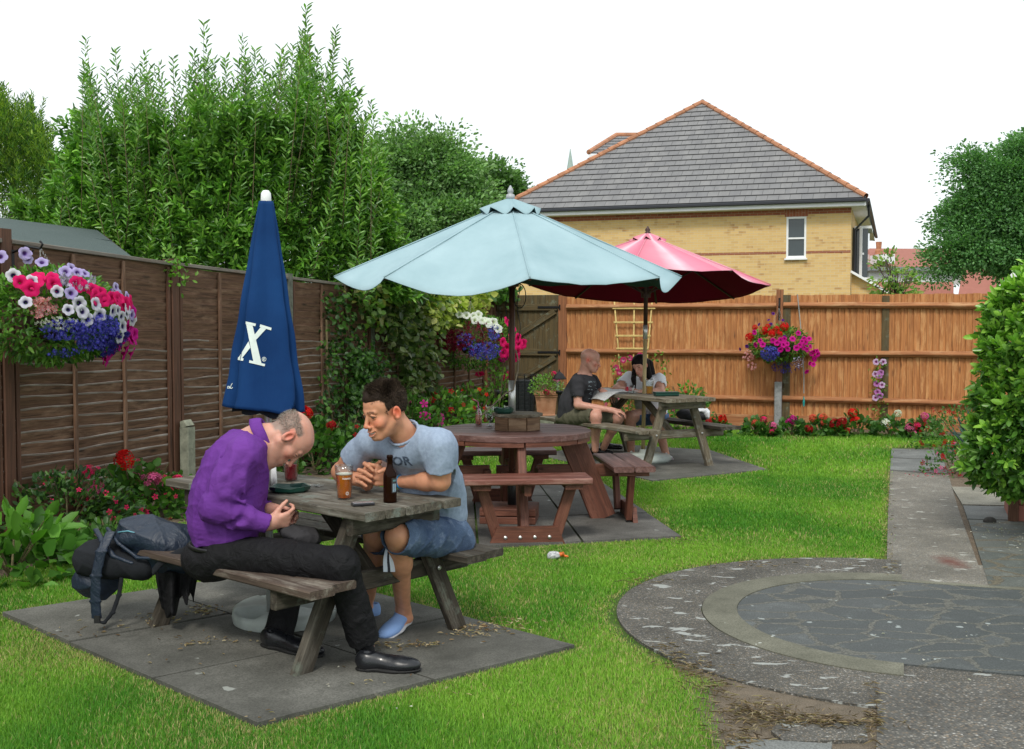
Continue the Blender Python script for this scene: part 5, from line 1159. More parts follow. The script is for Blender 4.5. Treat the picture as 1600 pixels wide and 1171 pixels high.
def rad(th, q):
    # pinched ridges (ribs) with cloth slack folded between them
    th = (th+PI) % (2*PI)-PI; base = .030+.152*q**.93
    v = 0
    for (a, s) in ((-2.62, 1.02), (-2.02, .98), (-.52, 1.0), (-.10, 1.06), (.75, .96), (1.5, 1.0), (2.25, 1.02), (2.95, 1.0)):
        d = abs((th-a+PI) % (2*PI)-PI); v = max(v, s*math.exp(-(d/.42)**2)*.30)
    dent = 0
    for (a, s, wd) in ((-2.32, .9, .10), (-.28, 1.6, .13), (.3, 1., .2), (1.1, 1., .2), (1.9, 1., .2), (2.6, 1., .2)):
        d = abs((th-a+PI) % (2*PI)-PI); dent += s*math.exp(-(d/wd)**2)*.16
    return base*(.80+v-dent*min(1, q*2))
for i in range(nz+1):
    q = i/nz
    for j in range(nt):
        th = 2*PI*j/nt-PI; r = rad(th, q); x, y = r*math.cos(th)*1.02, r*math.sin(th)*.95
        zb_ = zb+.045*max(0, -x/.18)+.012*math.sin(th*3)+(.085 if -.42 < ((th+.30)) < .28 and q > .9 else 0)*0
        z = zt_+(zb_-zt_)*q; wob = .004*math.sin(z*23+th*3)*q
        vs.append(CP+V(x+wob-.018*q, y, z))
for i in range(nz):
    for j in range(nt):
        th = 2*PI*(j+.5)/nt-PI; q = (i+.5)/nz
        d = abs(th+.42)       # the arched opening at the lower right
        if q > .935+.35*d*d*3 and d < .22: continue
        fs.append((i*nt+j, i*nt+(j+1) % nt, (i+1)*nt+(j+1) % nt, (i+1)*nt+j))
m = MB(); m.add(vs, fs); cnp = m.build('canopy', m_navy, cp, True)
mod = cnp.modifiers.new('s', 'SOLIDIFY'); mod.thickness = .003; mod.offset = 0
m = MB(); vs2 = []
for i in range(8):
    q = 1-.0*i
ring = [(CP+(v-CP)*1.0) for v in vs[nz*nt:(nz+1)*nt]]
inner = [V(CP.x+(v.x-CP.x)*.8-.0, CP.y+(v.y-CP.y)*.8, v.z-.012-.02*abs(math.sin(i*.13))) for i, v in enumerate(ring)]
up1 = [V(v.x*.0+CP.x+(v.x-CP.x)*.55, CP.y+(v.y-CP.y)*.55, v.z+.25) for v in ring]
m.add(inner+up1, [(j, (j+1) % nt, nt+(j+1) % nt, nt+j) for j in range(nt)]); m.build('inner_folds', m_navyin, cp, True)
from mathutils.bvhtree import BVHTree
bvh = BVHTree.FromPolygons([tuple(v) for v in vs], fs)
def drape(x, y, off=.0015):
    d = ray(x, y).normalized(); h = bvh.ray_cast(V(0, 0, CZ), d)
    return None if h[0] is None else h[0]-d*off
m_let = plain('white_letter', (.72, .80, .76), .8, .04, 30, .1)
def cpx(cx, cy): return 340+cx/6.886, 490+cy/6.886
def drape_quad(mb, quad, off, n=10):
    A, B, C, D = [V(*cpx(*p), 0) for p in quad]; vs_ = []; bad = False
    for i in range(n+1):
        for j in range(n+1):
            p = (A.lerp(B, i/n)).lerp(D.lerp(C, i/n), j/n); h = drape(p.x, p.y, off)
            if h is None: bad = True; h = V(0, 0, -9)
            vs_.append(h)
    f_ = [(i*(n+1)+j, (i+1)*(n+1)+j, (i+1)*(n+1)+j+1, i*(n+1)+j+1) for i in range(n) for j in range(n)]
    f_ = [q for q in f_ if all(vs_[k].z > 0 for k in q)]
    mb.add(vs_, f_)
m = MB()
for k, qd in enumerate([((303, 95), (375, 125), (475, 548), (385, 522)), ((303, 86), (412, 110), (406, 138), (300, 118)), ((342, 503), (512, 545), (505, 570), (338, 530)),
                        ((372, 262), (468, 142), (522, 166), (400, 300)), ((458, 117), (580, 155), (575, 182), (452, 145)), ((333, 300), (352, 368), (262, 482), (222, 482)), ((222, 468), (280, 485), (273, 512), (216, 500))]):
    drape_quad(m, qd, .004+.0004*k)
m.build('letter', m_let, cnp)
m = MB(); drape_quad(m, ((196, 85), (207, 85), (190, 200), (176, 210)), .005, 5); m.build('letter', m_let, cnp)
m = MB()
def stroke(mb, pts, wd, off=.0055):
    P_ = [V(*cpx(*p), 0) for p in pts]
    for a, b in zip(P_[:-1], P_[1:]):
        d = (b-a).normalized()*wd*.25; nrm = V(-(b-a).y, (b-a).x, 0).normalized()*wd/6.886/2
        q = [a-d/6-nrm, a-d/6+nrm, b+d/6+nrm, b+d/6-nrm]; h = [drape(p.x, p.y, off) for p in q]
        if all(x is not None for x in h): mb.add(h, [(0, 1, 2, 3)])
for pl in ([(54, 733), (47, 758), (58, 803), (70, 796), (84, 738)], [(84, 738), (80, 800), (94, 800), (108, 786), (122, 784), (108, 790), (108, 806), (122, 804), (130, 784), (132, 806), (142, 804)], [(158, 752), (146, 772), (138, 800), (150, 808), (162, 796)]):
    stroke(m, pl, 6)
m.build('script_lettering', m_let, cnp)
m = MB(); stroke(m, [(500+21*math.cos(a), 493+22*math.sin(a)) for a in np.linspace(0, 2*PI, 17)], 5); stroke(m, [(492, 507), (494, 480), (506, 482), (506, 491), (495, 493), (506, 507)], 4); m.build('registered_mark', m_let, cnp)
m = MB(); m.tube([CP+V(0, 0, .05), CP+V(-.0, 0, 2.12)], .019, 12); m.build('pole', m_alum, cp, True)
m = MB(); m.lathe([(.024, -.02), (.026, .0), (.024, .035), (.014, .048), (.003, .050)], CP+V(0, 0, 2.10), 16); m.build('cap', m_white, cp, True)
m = MB(); bc = V(-1.14, 5.56, .022)
prof = []
for i in range(72):
    a = 2*PI*i/72; prof.append(.265*(1-.05*math.cos(2*a)))
vs = []
for (s, zz) in ((1, 0), (1.02, .03), (1.0, .060), (.93, .072), (.3, .074), (.22, .10), (.12, .105)):
    for i, r in enumerate(prof):
        a = 2*PI*i/72; dip = -.03 if (s == .93 or s == .3) and math.cos(3*a+.5) > .4 else 0
        vs.append(bc+V(r*s*math.cos(a), r*s*math.sin(a), zz+dip))
m.add(vs, [(l*72+i, l*72+(i+1) % 72, (l+1)*72+(i+1) % 72, (l+1)*72+i) for l in range(6) for i in range(72)]); m.build('base', m_plast, cp, True)
# ================================================================ smooth-blended solids for figures and cloth
def A3(v): return np.array([v[0], v[1], v[2]], float)
class Solid:
    def __init__(s): s.p = []; s.nz = None
    def _add(s, fn, lo, hi, k, op): s.p.append((fn, np.array(lo)-k, np.array(hi)+k, k, op)); return s
    def cap(s, a, b, ra, rb, k=.02, op='u', flat=None):
        a, b = A3(a), A3(b); ab = b-a; L2 = max(ab @ ab, 1e-9); R = max(ra, rb); m = 1
        if flat is not None:
            ax, f = A3(flat[0]), flat[1]; ax = ax/np.linalg.norm(ax); m = max(1, f); g = 1/f-1
            ab_ = ab+ax*(ab @ ax)*g; l2 = max(ab_ @ ab_, 1e-9)
            def fn(p):
                q = p-a; q = q+ax*((q @ ax)*g)[..., None]; t = np.clip((q @ ab_)/l2, 0, 1); return np.linalg.norm(q-t[..., None]*ab_, axis=-1)-(ra+(rb-ra)*t)
        else:
            def fn(p):
                q = p-a; t = np.clip((q @ ab)/L2, 0, 1); return np.linalg.norm(q-t[..., None]*ab, axis=-1)-(ra+(rb-ra)*t)
        return s._add(fn, np.minimum(a, b)-R*m, np.maximum(a, b)+R*m, k, op)
    def ell(s, c, r, R=None, k=.02, op='u'):
        c = A3(c); r = np.array(r, float); R = np.eye(3) if R is None else np.array(R, float); rm = r.max()
        def fn(p):
            q = (p-c) @ R; k0 = np.linalg.norm(q/r, axis=-1); k1 = np.linalg.norm(q/(r*r), axis=-1); return k0*(k0-1)/np.maximum(k1, 1e-6)
        return s._add(fn, c-rm, c+rm, k, op)
    def plane(s, o, n, k=.004):       # cut away what lies on the +n side
        o, n = A3(o), A3(n); n = n/np.linalg.norm(n)
        return s._add(lambda p: (o-p) @ n*-1.0, [-1e3]*3, [1e3]*3, k, 'i')
    def eval(s, p, idx):
        d = np.full(p.shape[:-1], 9.0)
        for i in idx:
            fn, lo, hi, k, op = s.p[i]; e = fn(p)
            if op == 'u': h = np.maximum(k-np.abs(d-e), 0)/k; d = np.minimum(d, e)-h*h*k*.25
            elif op == 's': e = -e; h = np.maximum(k-np.abs(d-e), 0)/k; d = np.maximum(d, e)+h*h*k*.25
            else: h = np.maximum(k-np.abs(d-e), 0)/k; d = np.maximum(d, e)+h*h*k*.25
        if s.nz is not None: d = d+s.nz(p)
        return d
    def mesh(s, name, h, colf=None, B=14):
        us = [q for q in s.p if q[4] == 'u']; blk = set(); bs = B*h
        for q in us:
            a = np.floor((q[1]-.02)/bs).astype(int); b = np.floor((q[2]+.02)/bs).astype(int)
            for i in range(a[0], b[0]+1):
                for j in range(a[1], b[1]+1):
                    for k in range(a[2], b[2]+1): blk.add((i, j, k))
        ids, vts, quads = [], [], []; g = np.arange(B+1); OFF = 1 << 20
        gx, gy, gz = np.meshgrid(g, g, g, indexing='ij')
        key = lambda i, j, k: ((i+OFF)*(1 << 21)+(j+OFF))*(1 << 21)+(k+OFF)
        cor = [(0, 0, 0), (1, 0, 0), (0, 1, 0), (1, 1, 0), (0, 0, 1), (1, 0, 1), (0, 1, 1), (1, 1, 1)]
        eds = [(a, b) for a in range(8) for b in range(a+1, 8) if sum(abs(x-y) for x, y in zip(cor[a], cor[b])) == 1]
        LO = np.array([q[1] for q in s.p])-.02; HI = np.array([q[2] for q in s.p])+.02
        for (bi, bj, bk_) in blk:
            o = np.array([bi, bj, bk_])*B; lo = o*h; hi = lo+bs+h
            idx = np.nonzero(np.all(LO <= hi, 1) & np.all(HI >= lo, 1))[0]
            if not len(idx): continue
            ctr = (lo+hi)/2; 
            if abs(s.eval(ctr[None], idx)[0]) > bs*1.6+.03: continue
            p = np.stack([(gx+o[0])*h, (gy+o[1])*h, (gz+o[2])*h], -1); d = s.eval(p, idx); sg = d < 0
            if sg.all() or not sg.any(): continue
            c8 = [sg[a:a+B, b:b+B, c:c+B] for a, b, c in cor]; d8 = [d[a:a+B, b:b+B, c:c+B] for a, b, c in cor]
            al = np.logical_and.reduce(c8); an = np.logical_or.reduce(c8); mix = an & ~al
            ci = np.argwhere(mix)
            if len(ci):
                D = np.stack([x[mix] for x in d8], 1); acc = np.zeros((len(ci), 3)); cnt = np.zeros(len(ci))
                for a, b in eds:
                    m_ = (D[:, a] < 0) != (D[:, b] < 0); t = np.where(m_, D[:, a]/np.where(m_, D[:, a]-D[:, b], 1), 0)
                    q = np.array(cor[a])+t[:, None]*(np.array(cor[b])-np.array(cor[a])); acc += q*m_[:, None]; cnt += m_
                vts.append((ci+o+acc/cnt[:, None])*h); gi = ci+o; ids.append(key(gi[:, 0], gi[:, 1], gi[:, 2]))
            for ax in range(3):
                s0 = sg[:B, :B, :B]; sl = [slice(0, B)]*3; sl[ax] = slice(1, B+1); s1 = sg[tuple(sl)]
                e = np.argwhere(s0 != s1)
                if not len(e): continue
                fl = s0[e[:, 0], e[:, 1], e[:, 2]]; e = e+o; u, v = (ax+1) % 3, (ax+2) % 3; du = np.zeros(3, int); du[u] = 1; dv = np.zeros(3, int); dv[v] = 1
                q4 = [e-du-dv, e-dv, e, e-du]; k4 = np.stack([key(x[:, 0], x[:, 1], x[:, 2]) for x in q4], 1); k4[~fl] = k4[~fl][:, ::-1]; quads.append(k4)
        ids = np.concatenate(ids); vts = np.concatenate(vts); quads = np.concatenate(quads); od = np.argsort(ids); ids = ids[od]; vts = vts[od]
        ix = np.searchsorted(ids, quads); ix = np.clip(ix, 0, len(ids)-1); ok = (ids[ix] == quads).all(1); ix = ix[ok]
        if colf is not None: return npmesh(name, vts, ix, col=np.clip(colf(vts), 0, 1))
        return npmesh(name, vts, ix)
    def build(s, name, h, mat, parent=None, colf=None):
        return link(name, s.mesh(name, h, colf), mat, parent, True)
def folds(amp, f=9, seed=0, stretch=(1, 1, 1), sharp=True):
    r = np.random.default_rng(seed); K = r.normal(size=(5, 3)); K /= np.linalg.norm(K, axis=1)[:, None]; K = K*np.array(stretch)*f*2; ph = r.uniform(0, 6, 5); K2 = r.normal(size=(3, 3))*f*.5
    def g(p):
        w = np.sin(p @ K2[0]+1)+np.sin(p @ K2[1]+2); v = 0
        for i in range(5):
            x = np.sin(p @ K[i]+ph[i]+1.1*w)
            v = v+((1-np.abs(x))**2.2 if sharp else x*.5)*(.6+.4*np.sin(p @ K2[2]+i*1.7))
        return -amp*(v/2.2-.45)
    return g
def frame(fwd, up):
    f = A3(fwd); f /= np.linalg.norm(f); u = A3(up); u -= f*(u @ f); u /= np.linalg.norm(u); r = np.cross(f, u); return np.stack([r, f, u], 1)
def head(S, c, R, sc=1.0, neck=None, jaw=1.0, nr=(.056, .060), smile=False, opened=False):
    c = A3(c)
    def w(x, y, z): return c+R @ np.array([x, y, z])*sc
    def e(x, y, z, a, b, d, k=.02, op='u', Q=None): S.ell(w(x, y, z), (a*sc, b*sc, d*sc), R if Q is None else R @ Q, k, op)
    def l(p, q, ra, rb, k=.012, op='u'): S.cap(w(*p), w(*q), ra*sc, rb*sc, k, op)
    if neck is not None: S.cap(w(0, -.028, -.045), neck, nr[0], nr[1], .03)
    e(0, -.012, .034, .075, .095, .080, .03); e(0, .040, .034, .060, .050, .055, .03); e(0, .033, -.035, .055, .056, .066, .03)
    e(0, .034, -.078, .043*jaw, .050, .034, .03); e(0, .077, -.100, .021*jaw, .017, .016, .02)
    for s in (-1, 1):
        l((s*.052*jaw, -.002, -.045), (s*.022*jaw, .062, -.100), .019, .014, .02); e(s*.041, .056, -.026, .020, .022, .018, .02)
        l((s*.010, .090, .018), (s*.042, .078, .018), .0085, .008, .012)
        e(s*.031, .097, -.003, .017, .012, .010, .010, 's')
        S.ell(w(s*.031, .0755, -.003), (.0145*sc,)*3, None, .002)                       # lids over the eyeball
        if opened: e(s*.031, .094, -.0035, .0125, .012, .0046, .002, 's'); l((s*.018, .089, .0045), (s*.031, .0915, .0065), .0022, .0026, .004); l((s*.031, .0915, .0065), (s*.045, .084, .003), .0026, .0022, .004)
        else: S.cap(w(s*.019, .087, -.0025), w(s*.043, .083, -.0025), .0022*sc, .0022*sc, .003, 's')
        a = .18*s; Q = np.array([[math.cos(a), -math.sin(a), 0], [math.sin(a), math.cos(a), 0], [0, 0, 1]])
        e(s*.079, -.010, -.008, .0075, .019, .032, .006, 'u', Q); e(s*.084, -.006, -.006, .007, .011, .019, .004, 's', Q)
        e(s*.078, .004, -.008, .005, .006, .010, .006); e(s*.0125, .101, -.046, .0085, .010, .0075, .004)
    l((0, .089, .010), (0, .108, -.034), .0075, .0095, .010); e(0, .111, -.041, .0115, .0115, .0100, .006)
    e(0, .076, -.068, .031, .022, .024, .015)
    mz = -.072
    if smile:
        for s_ in (-1, 1): l((s_*.031, .0835, mz+.008), (s_*.014, .097, mz+.001), .0038, .0046, .006); l((s_*.014, .097, mz+.001), (0, .100, mz+.0005), .0046, .0048, .006); l((s_*.029, .083, mz+.004), (s_*.013, .094, mz-.012), .0038, .0058, .006); l((s_*.013, .094, mz-.012), (0, .0965, mz-.014), .0058, .0062, .006); e(s_*.041, .067, -.040, .019, .017, .016, .018)
        for s_ in (-1, 1): l((s_*.027, .089, mz+.001), (s_*.011, .0995, mz-.0065), .0040, .0066, .0015, 's'); l((s_*.011, .0995, mz-.0065), (0, .101, mz-.0072), .0066, .0070, .0015, 's'); l((s_*.040, .084, mz+.016), (s_*.037, .084, mz-.006), .0018, .0018, .008, 's')
    else:
        l((-.021, .090, mz), (0, .099, mz+.003), .0042, .0055, .004); l((.021, .090, mz), (0, .099, mz+.003), .0042, .0055, .004)
        l((-.019, .088, mz-.008), (.019, .088, mz-.008), .005, .005, .004); l((0, .095, mz-.009), (0, .094, mz-.009), .0075, .0075, .006)
        l((-.022, .096, mz-.002), (.022, .096, mz-.002), .0012, .0012, .003, 's')
    return w
def head_cols(c, R, sc, base, lips=(.45, .13, .11), red=.35, brow=(.05, .03, .02), stub=0, hairline=None, hairc=(.2, .19, .18), lash=True):
    c = A3(c); base = np.array(base)
    def f(v):
        q = ((v-c) @ R)/sc; x, y, z = np.abs(q[:, 0]), q[:, 1], q[:, 2]; col = np.tile(base, (len(v), 1))
        inh = np.linalg.norm(q-np.array([0, 0, 0]), axis=1) < .17
        nzv = .5+.5*np.sin(v @ np.array([90, 40, 70.])+2*np.sin(v @ np.array([30, -60, 50.])))
        col *= (.94+.10*nzv)[:, None]
        def blend(mask, tgt, a):
            mm = (np.clip(mask, 0, 1)*a*inh)[:, None]; col[:] = col*(1-mm)+np.array(tgt)*mm
        g = lambda dx, dy, dz, r: np.exp(-((dx**2+dy**2+dz**2)/r**2))
        blend(g(x-.042, y-.07, z+.035, .026), base*np.array([1.15, .62, .55]), red); blend(g(x, y-.112, z+.042, .016), base*np.array([1.1, .62, .55]), red); blend(g(x-.085, y+.01, z, .03), base*np.array([1.15, .55, .5]), red*1.4)
        blend(((x < .024) & (y > .080) & (np.abs(z+.0765) < .011-x*.15)).astype(float), lips, .6)
        blend(((x > .012) & (x < .047) & (y > .068) & (np.abs(z-(.021-.12*np.abs(x-.030))) < .0040)).astype(float), brow, .62)
        if lash: blend(((x > .016) & (x < .046) & (y > .074) & (np.abs(z+.003) < .0022)).astype(float), (.06, .03, .02), .85)
        if stub: blend(((z < -.045) & (y > -.005)).astype(float)*(1-np.clip((z+.06)/.02, 0, 1)), base*.55, stub)
        if hairline is not None: blend(hairline(x, y, z), hairc, .85)
        return col
    return f
def hand(S, wr, fwd, palm, side, curls=(25, 35, 20), spread=5, sc=1.0, thumb=(35, 20), fcurl=None, wrist_r=.026):
    """side +1: thumb lies to the +(fwd x palm) side"""
    wr = A3(wr); f = A3(fwd); f /= np.linalg.norm(f); p = A3(palm); p -= f*(p @ f); p /= np.linalg.norm(p); s = np.cross(f, p)*side
    kn = []
    for i, (o, L) in enumerate(((.030, .088), (.010, .092), (-.011, .088), (-.030, .080))):
        b = wr+s*o*.45*sc+f*.012*sc; k_ = wr+f*L*sc+s*o*sc; S.cap(b, k_, .0145*sc, .0115*sc, .016); kn.append(k_)
    S.cap(wr-f*.02, wr+f*.02*sc, wrist_r*sc, wrist_r*.95*sc, .02, flat=(s, 1.25))
    ln = ((.042, .025, .021), (.046, .029, .022), (.043, .027, .022), (.033, .020, .019))
    for i in range(4):
        q = kn[i]; an = 0; d0 = f*math.cos(math.radians(spread*(1.5-i)))+s*math.sin(math.radians(spread*(1.5-i)))
        cs = (fcurl[i] if fcurl else curls)
        for j in range(3):
            an += math.radians(cs[j]+(2*i if j == 0 else 0)); d = d0*math.cos(an)+p*math.sin(an); e = q+d*ln[i][j]*sc
            r0, r1 = (.0092, .0083, .0076)[j]*sc*(.88 if i == 3 else 1), (.0085, .0077, .0066)[j]*sc*(.88 if i == 3 else 1); S.cap(q, e, r0, r1, .0035); q = e
    b = wr+s*.020*sc+f*.020*sc+p*.006*sc; a0 = math.radians(thumb[0]); d = f*math.cos(a0)+s*math.sin(a0)+p*.35; d /= np.linalg.norm(d); m_ = b+d*.045*sc; S.cap(b, m_, .0165*sc, .0115*sc, .014)
    a1 = math.radians(thumb[0]-thumb[1]); d = f*math.cos(a1)+s*math.sin(a1)+p*.5; d /= np.linalg.norm(d); e = m_+d*.032*sc; S.cap(m_, e, .0108*sc, .0092*sc, .005); d = d*.9+f*.35+p*.2; d /= np.linalg.norm(d); S.cap(e, e+d*.024*sc, .0092*sc, .0075*sc, .004)
def strands(name, roots, dirs, L, W, cols, curl=.2):
    n = len(roots); roots = np.asarray(roots); dirs = unit(np.asarray(dirs)); side = unit(np.cross(dirs, RNG.normal(size=(n, 3)))); b = RNG.normal(size=(n, 3))*curl; L = np.broadcast_to(L, (n,))[:, None]; W = np.broadcast_to(W, (n,))[:, None]
    v = np.empty((n, 6, 3)); v[:, 0] = roots-side*W/2; v[:, 1] = roots+side*W/2; m_ = roots+dirs*L*.5+b*L*.2; v[:, 2] = m_+side*W*.4; v[:, 3] = m_-side*W*.4; t = roots+dirs*L+b*L*.7; v[:, 4] = t+side*W*.1; v[:, 5] = t-side*W*.1
    i = np.arange(n)[:, None]*6; fq = np.concatenate([i+np.array([[0, 1, 2, 3]]), i+np.array([[3, 2, 4, 5]])], 0)
    return npmesh(name, v.reshape(-1, 3), fq, col=np.repeat(cols, 6, 0))
def skinmat(name):
    n = NB(name); c = n.attr('col', 'Color'); f = n.noise(n.obj(), 60, 4, .6); g = n.noise(n.obj(), 420, 2)
    col = n.mix(n.ramp(f, [(.35, .18), (.65, 0)]), c, n.mix(1, c, (.8, .55, .5), 'MULTIPLY'))
    n.b.inputs['Subsurface Weight'].default_value = .12; n.b.inputs['Subsurface Radius'].default_value = (.012, .004, .002); n.b.inputs['Subsurface Scale'].default_value = .6
    return n.fin(col, .48, n.bump(g, .10, .001), spec=.38)
m_skin = skinmat('skin'); m_hair = leafmat('hair', .6, .0, .12)
def hair_shell(S, c, R, sc, grow=.010, cut=None):
    c = A3(c)
    def w(x, y, z): return c+R @ np.array([x, y, z])*sc
    S.ell(w(0, -.012, .034), ((.075+grow)*sc, (.095+grow)*sc, (.080+grow)*sc), R, .02)
def shoe(parent, heel, toe, mat, solem, w=.048, h=.06, name='shoe', hr=.005, up=None, loaf=True):
    heel, toe = A3(heel), A3(toe); f = toe-heel; L = np.linalg.norm(f); f /= L; u = np.array([0, 0, 1.]) if up is None else A3(up); u = u-f*(u @ f); u /= np.linalg.norm(u); s = np.cross(f, u); R = np.stack([s, f, u], 1); S = Solid()
    def q(a, b, c): return heel+f*a*L+s*b+u*c
    S.ell(q(.16, 0, .040), (w*.66, L*.17, h*.72), R, .02); S.cap(q(.2, 0, .030), q(.62, 0, .026), .030, .026, .03, flat=(s, 1.25)); S.ell(q(.70, 0, .022), (w*.98, L*.28, .034), R, .03); S.cap(q(.18, 0, .052), q(.5, 0, .038), .030, .024, .02)
    if loaf: S.cap(q(.62, -w*.55, .046), q(.62, w*.55, .046), .004, .004, .006); S.cap(q(.62, w*.6, .045), q(.92, w*.3, .034), .003, .003, .006); S.cap(q(.62, -w*.6, .045), q(.92, -w*.3, .034), .003, .003, .006); S.cap(q(.92, -w*.3, .034), q(.92, w*.3, .034), .003, .003, .006)
    S.cap(q(.20, 0, .085), q(.12, 0, .12), .024, .030, .012, 's'); S.plane(q(0, 0, .006), -u)
    o = S.build(name, .004, mat, parent)
    T = Solid(); T.ell(q(.16, 0, .004), (w*.68, L*.17, .012), R, .01); T.ell(q(.66, 0, .003), (w*1.02, L*.33, .010), R, .02); T.cap(q(.2, 0, .004), q(.6, 0, .004), .010, .010, .02, flat=(s, 3)); T.plane(q(0, 0, -.004), -u)
    T.build('sole', .004, solem, o); return o
# ================================================================ people
m_eye = leafmat('eyeball', .12, 0, .6)
m_eye.node_tree.nodes['Principled BSDF'].inputs['Roughness'].default_value = .1
def cut(S, c0, d0, rin, rout=.10):
    d0 = Vector(d0).normalized(); R = frame(d0, K if abs(d0.z) < .9 else np.array([1., 0, 0]))[:, [0, 2, 1]]
    S.cap(c0-d0*.03, c0+d0*.08, rin, rin*1.05, .004, 's'); S.ell(c0+d0*.062, (rout, rout, .06), R, .003, 's'); S.cap(c0+d0*.11, c0+d0*.22, rout*.9, rout*.9, .003, 's')
K = np.array([0, 0, 1.])
# ---------------- man in the purple shirt
f1 = np.array([.94, .34, 0]); f1 /= np.linalg.norm(f1); l1 = np.array([-f1[1], f1[0], 0]); K = np.array([0, 0, 1.]); B1 = np.stack([f1, l1, K], 1)
man = empty('person', P(350, 900, 5.08), 'balding man in a purple shirt and black trousers hunched on the near bench', 'person'); man.location.z = .42
SK1 = (.60, .315, .235)
hc1 = P(451, 684, 5.15); HR1 = frame(f1*.34-K*.94-l1*.10, f1*.94+K*.34)
b = Solid(); w1 = head(b, hc1, HR1, 1.06, neck=P(404, 684, 5.13), nr=(.060, .066), jaw=1.08)
b.ell(P(350, 812, 5.08), (.135, .16, .11), B1, .06); b.ell(P(357, 772, 5.09), (.145, .17, .13), B1, .08); b.ell(P(372, 728, 5.10), (.12, .17, .12), B1, .08); b.ell(P(388, 697, 5.12), (.08, .15, .06), B1, .06)
b.ell(P(347, 862, 5.08), (.13, .16, .09), B1, .06)
arm = [(P(380, 712, 4.94), P(335, 795, 4.87), P(416, 818, 4.93)), (P(402, 705, 5.28), P(392, 800, 5.27), P(424, 797, 5.12))]
for a in arm: b.cap(a[0], a[1], .050, .042, .03); b.cap(a[1], a[2], .040, .028, .02)
hand(b, P(420, 818, 4.935), (.78, .30, .12), (-.1, .72, .30), 1, sc=.98, thumb=(40, 10), fcurl=[(38, 45, 30), (48, 55, 35), (58, 65, 40), (66, 70, 40)])
hand(b, P(428, 797, 5.11), (.80, -.12, -.14), (-.1, -.62, -.40), -1, sc=.98, thumb=(42, 14), fcurl=[(30, 40, 25), (40, 50, 30), (52, 62, 35), (60, 66, 40)])
leg1 = [(P(355, 866, 4.97), P(532, 884, 4.72), P(572, 1010, 4.81)), (P(362, 866, 5.2), P(458, 888, 5.30), P(432, 1008, 5.14))]
for a in leg1: b.cap(a[0], a[1], .075, .052, .03); b.cap(a[1], a[2], .050, .036, .02)
def hl1(x, y, z):         # grey fringe round the sides and back, bald crown
    side = np.clip((.066-np.abs(y+.030))/.012, 0, 1)*np.clip((z+.035)/.01, 0, 1)*np.clip((.070-z-.25*np.maximum(y+.02, 0))/.014, 0, 1)*np.clip((x-.040)/.01, 0, 1)
    back = np.clip((-.045-y)/.012, 0, 1)*np.clip((z+.055)/.012, 0, 1)*np.clip((.082-z)/.02, 0, 1); return np.clip(side*np.clip((-.0-y)/.01+1.6, 0, 1)+back, 0, 1)*.9*(x < .0765)*(~((x > .070) & (np.abs(y+.008) < .026) & (np.abs(z+.006) < .036)))
hc1f = head_cols(hc1, HR1, 1.06, SK1, stub=.25, red=.55, hairline=hl1, hairc=(.20, .17, .145), brow=(.22, .16, .12))
body = b.build('body', .0030, m_skin, man, hc1f)
# cropped grey hair as short strands
d_ = rdir(9000); q_ = d_*np.array([.0755, .0955, .0805])+np.array([0, -.012, .034]); mk = hl1(np.abs(q_[:, 0]), q_[:, 1], q_[:, 2]) > RNG.uniform(.15, .8, len(q_)); mk &= ~((np.abs(q_[:, 1]+.01) < .024) & (np.abs(q_[:, 2]+.008) < .035)); q_ = q_[mk]; d_ = d_[mk]
rt_ = A3(hc1)+(q_*1.06) @ HR1.T; dd = (d_*.55+np.array([0, -.5, -.35])+RNG.normal(size=d_.shape)*.25) @ HR1.T
link('hair', strands('hair', rt_, dd, RNG.uniform(.006, .011, len(q_)), .0011, pick_cols(len(q_), [(.26, .23, .20), (.15, .125, .10), (.40, .38, .35)], .2)), m_hair, man)
m_purple = cloth('purple_cotton', (.125, .030, .245), .75, 1200, .10, .2, fold=(22, .5, .010), c2=(.175, .050, .32))
s = Solid(); s.ell(P(349, 818, 5.08), (.165, .185, .115), B1, .06); s.ell(P(357, 775, 5.09), (.175, .195, .15), B1, .08); s.ell(P(369, 728, 5.10), (.150, .195, .135), B1, .08); s.ell(P(385, 696, 5.12), (.105, .175, .075), B1, .06)
s.cap(P(352, 838, 5.08), P(352, 846, 5.08), .15, .15, .03, flat=(l1, 1.22))
s.cap(arm[0][0], arm[0][0].lerp(arm[0][1], .55), .082, .082, .05); s.cap(arm[0][0].lerp(arm[0][1], .5), arm[0][1], .080, .064, .03); s.cap(arm[0][1], arm[0][1].lerp(arm[0][2], .55), .064, .058, .03); s.cap(arm[0][1].lerp(arm[0][2], .5), arm[0][2], .060, .041, .02)
s.cap(arm[1][0], arm[1][1], .075, .06, .05); s.cap(arm[1][1], arm[1][2], .058, .040, .02)
s.cap(arm[0][2].lerp(arm[0][1], .18), arm[0][2], .047, .047, .006); s.cap(arm[1][2].lerp(arm[1][1], .18), arm[1][2], .045, .045, .006)
def crease(S, pts, Y, r=.007, k=.02, op='u'):
    q = [P(x, y, Yy) for (x, y), Yy in zip(pts, Y)]
    for a, c in zip(q[:-1], q[1:]): S.cap(a, c, r, r*.8, k, op)
Yf = 4.80
crease(s, [(372, 708), (350, 742), (336, 772)], (4.875, 4.83, 4.83), .006, .04); crease(s, [(392, 712), (380, 745), (384, 782)], (4.885, 4.865, 4.87), .004, .035)
crease(s, [(326, 782), (352, 774), (382, 786)], (4.83, 4.825, 4.87), .004, .035); crease(s, [(320, 798), (345, 815), (372, 836)], (4.85, 4.85, 4.89), .004, .035)
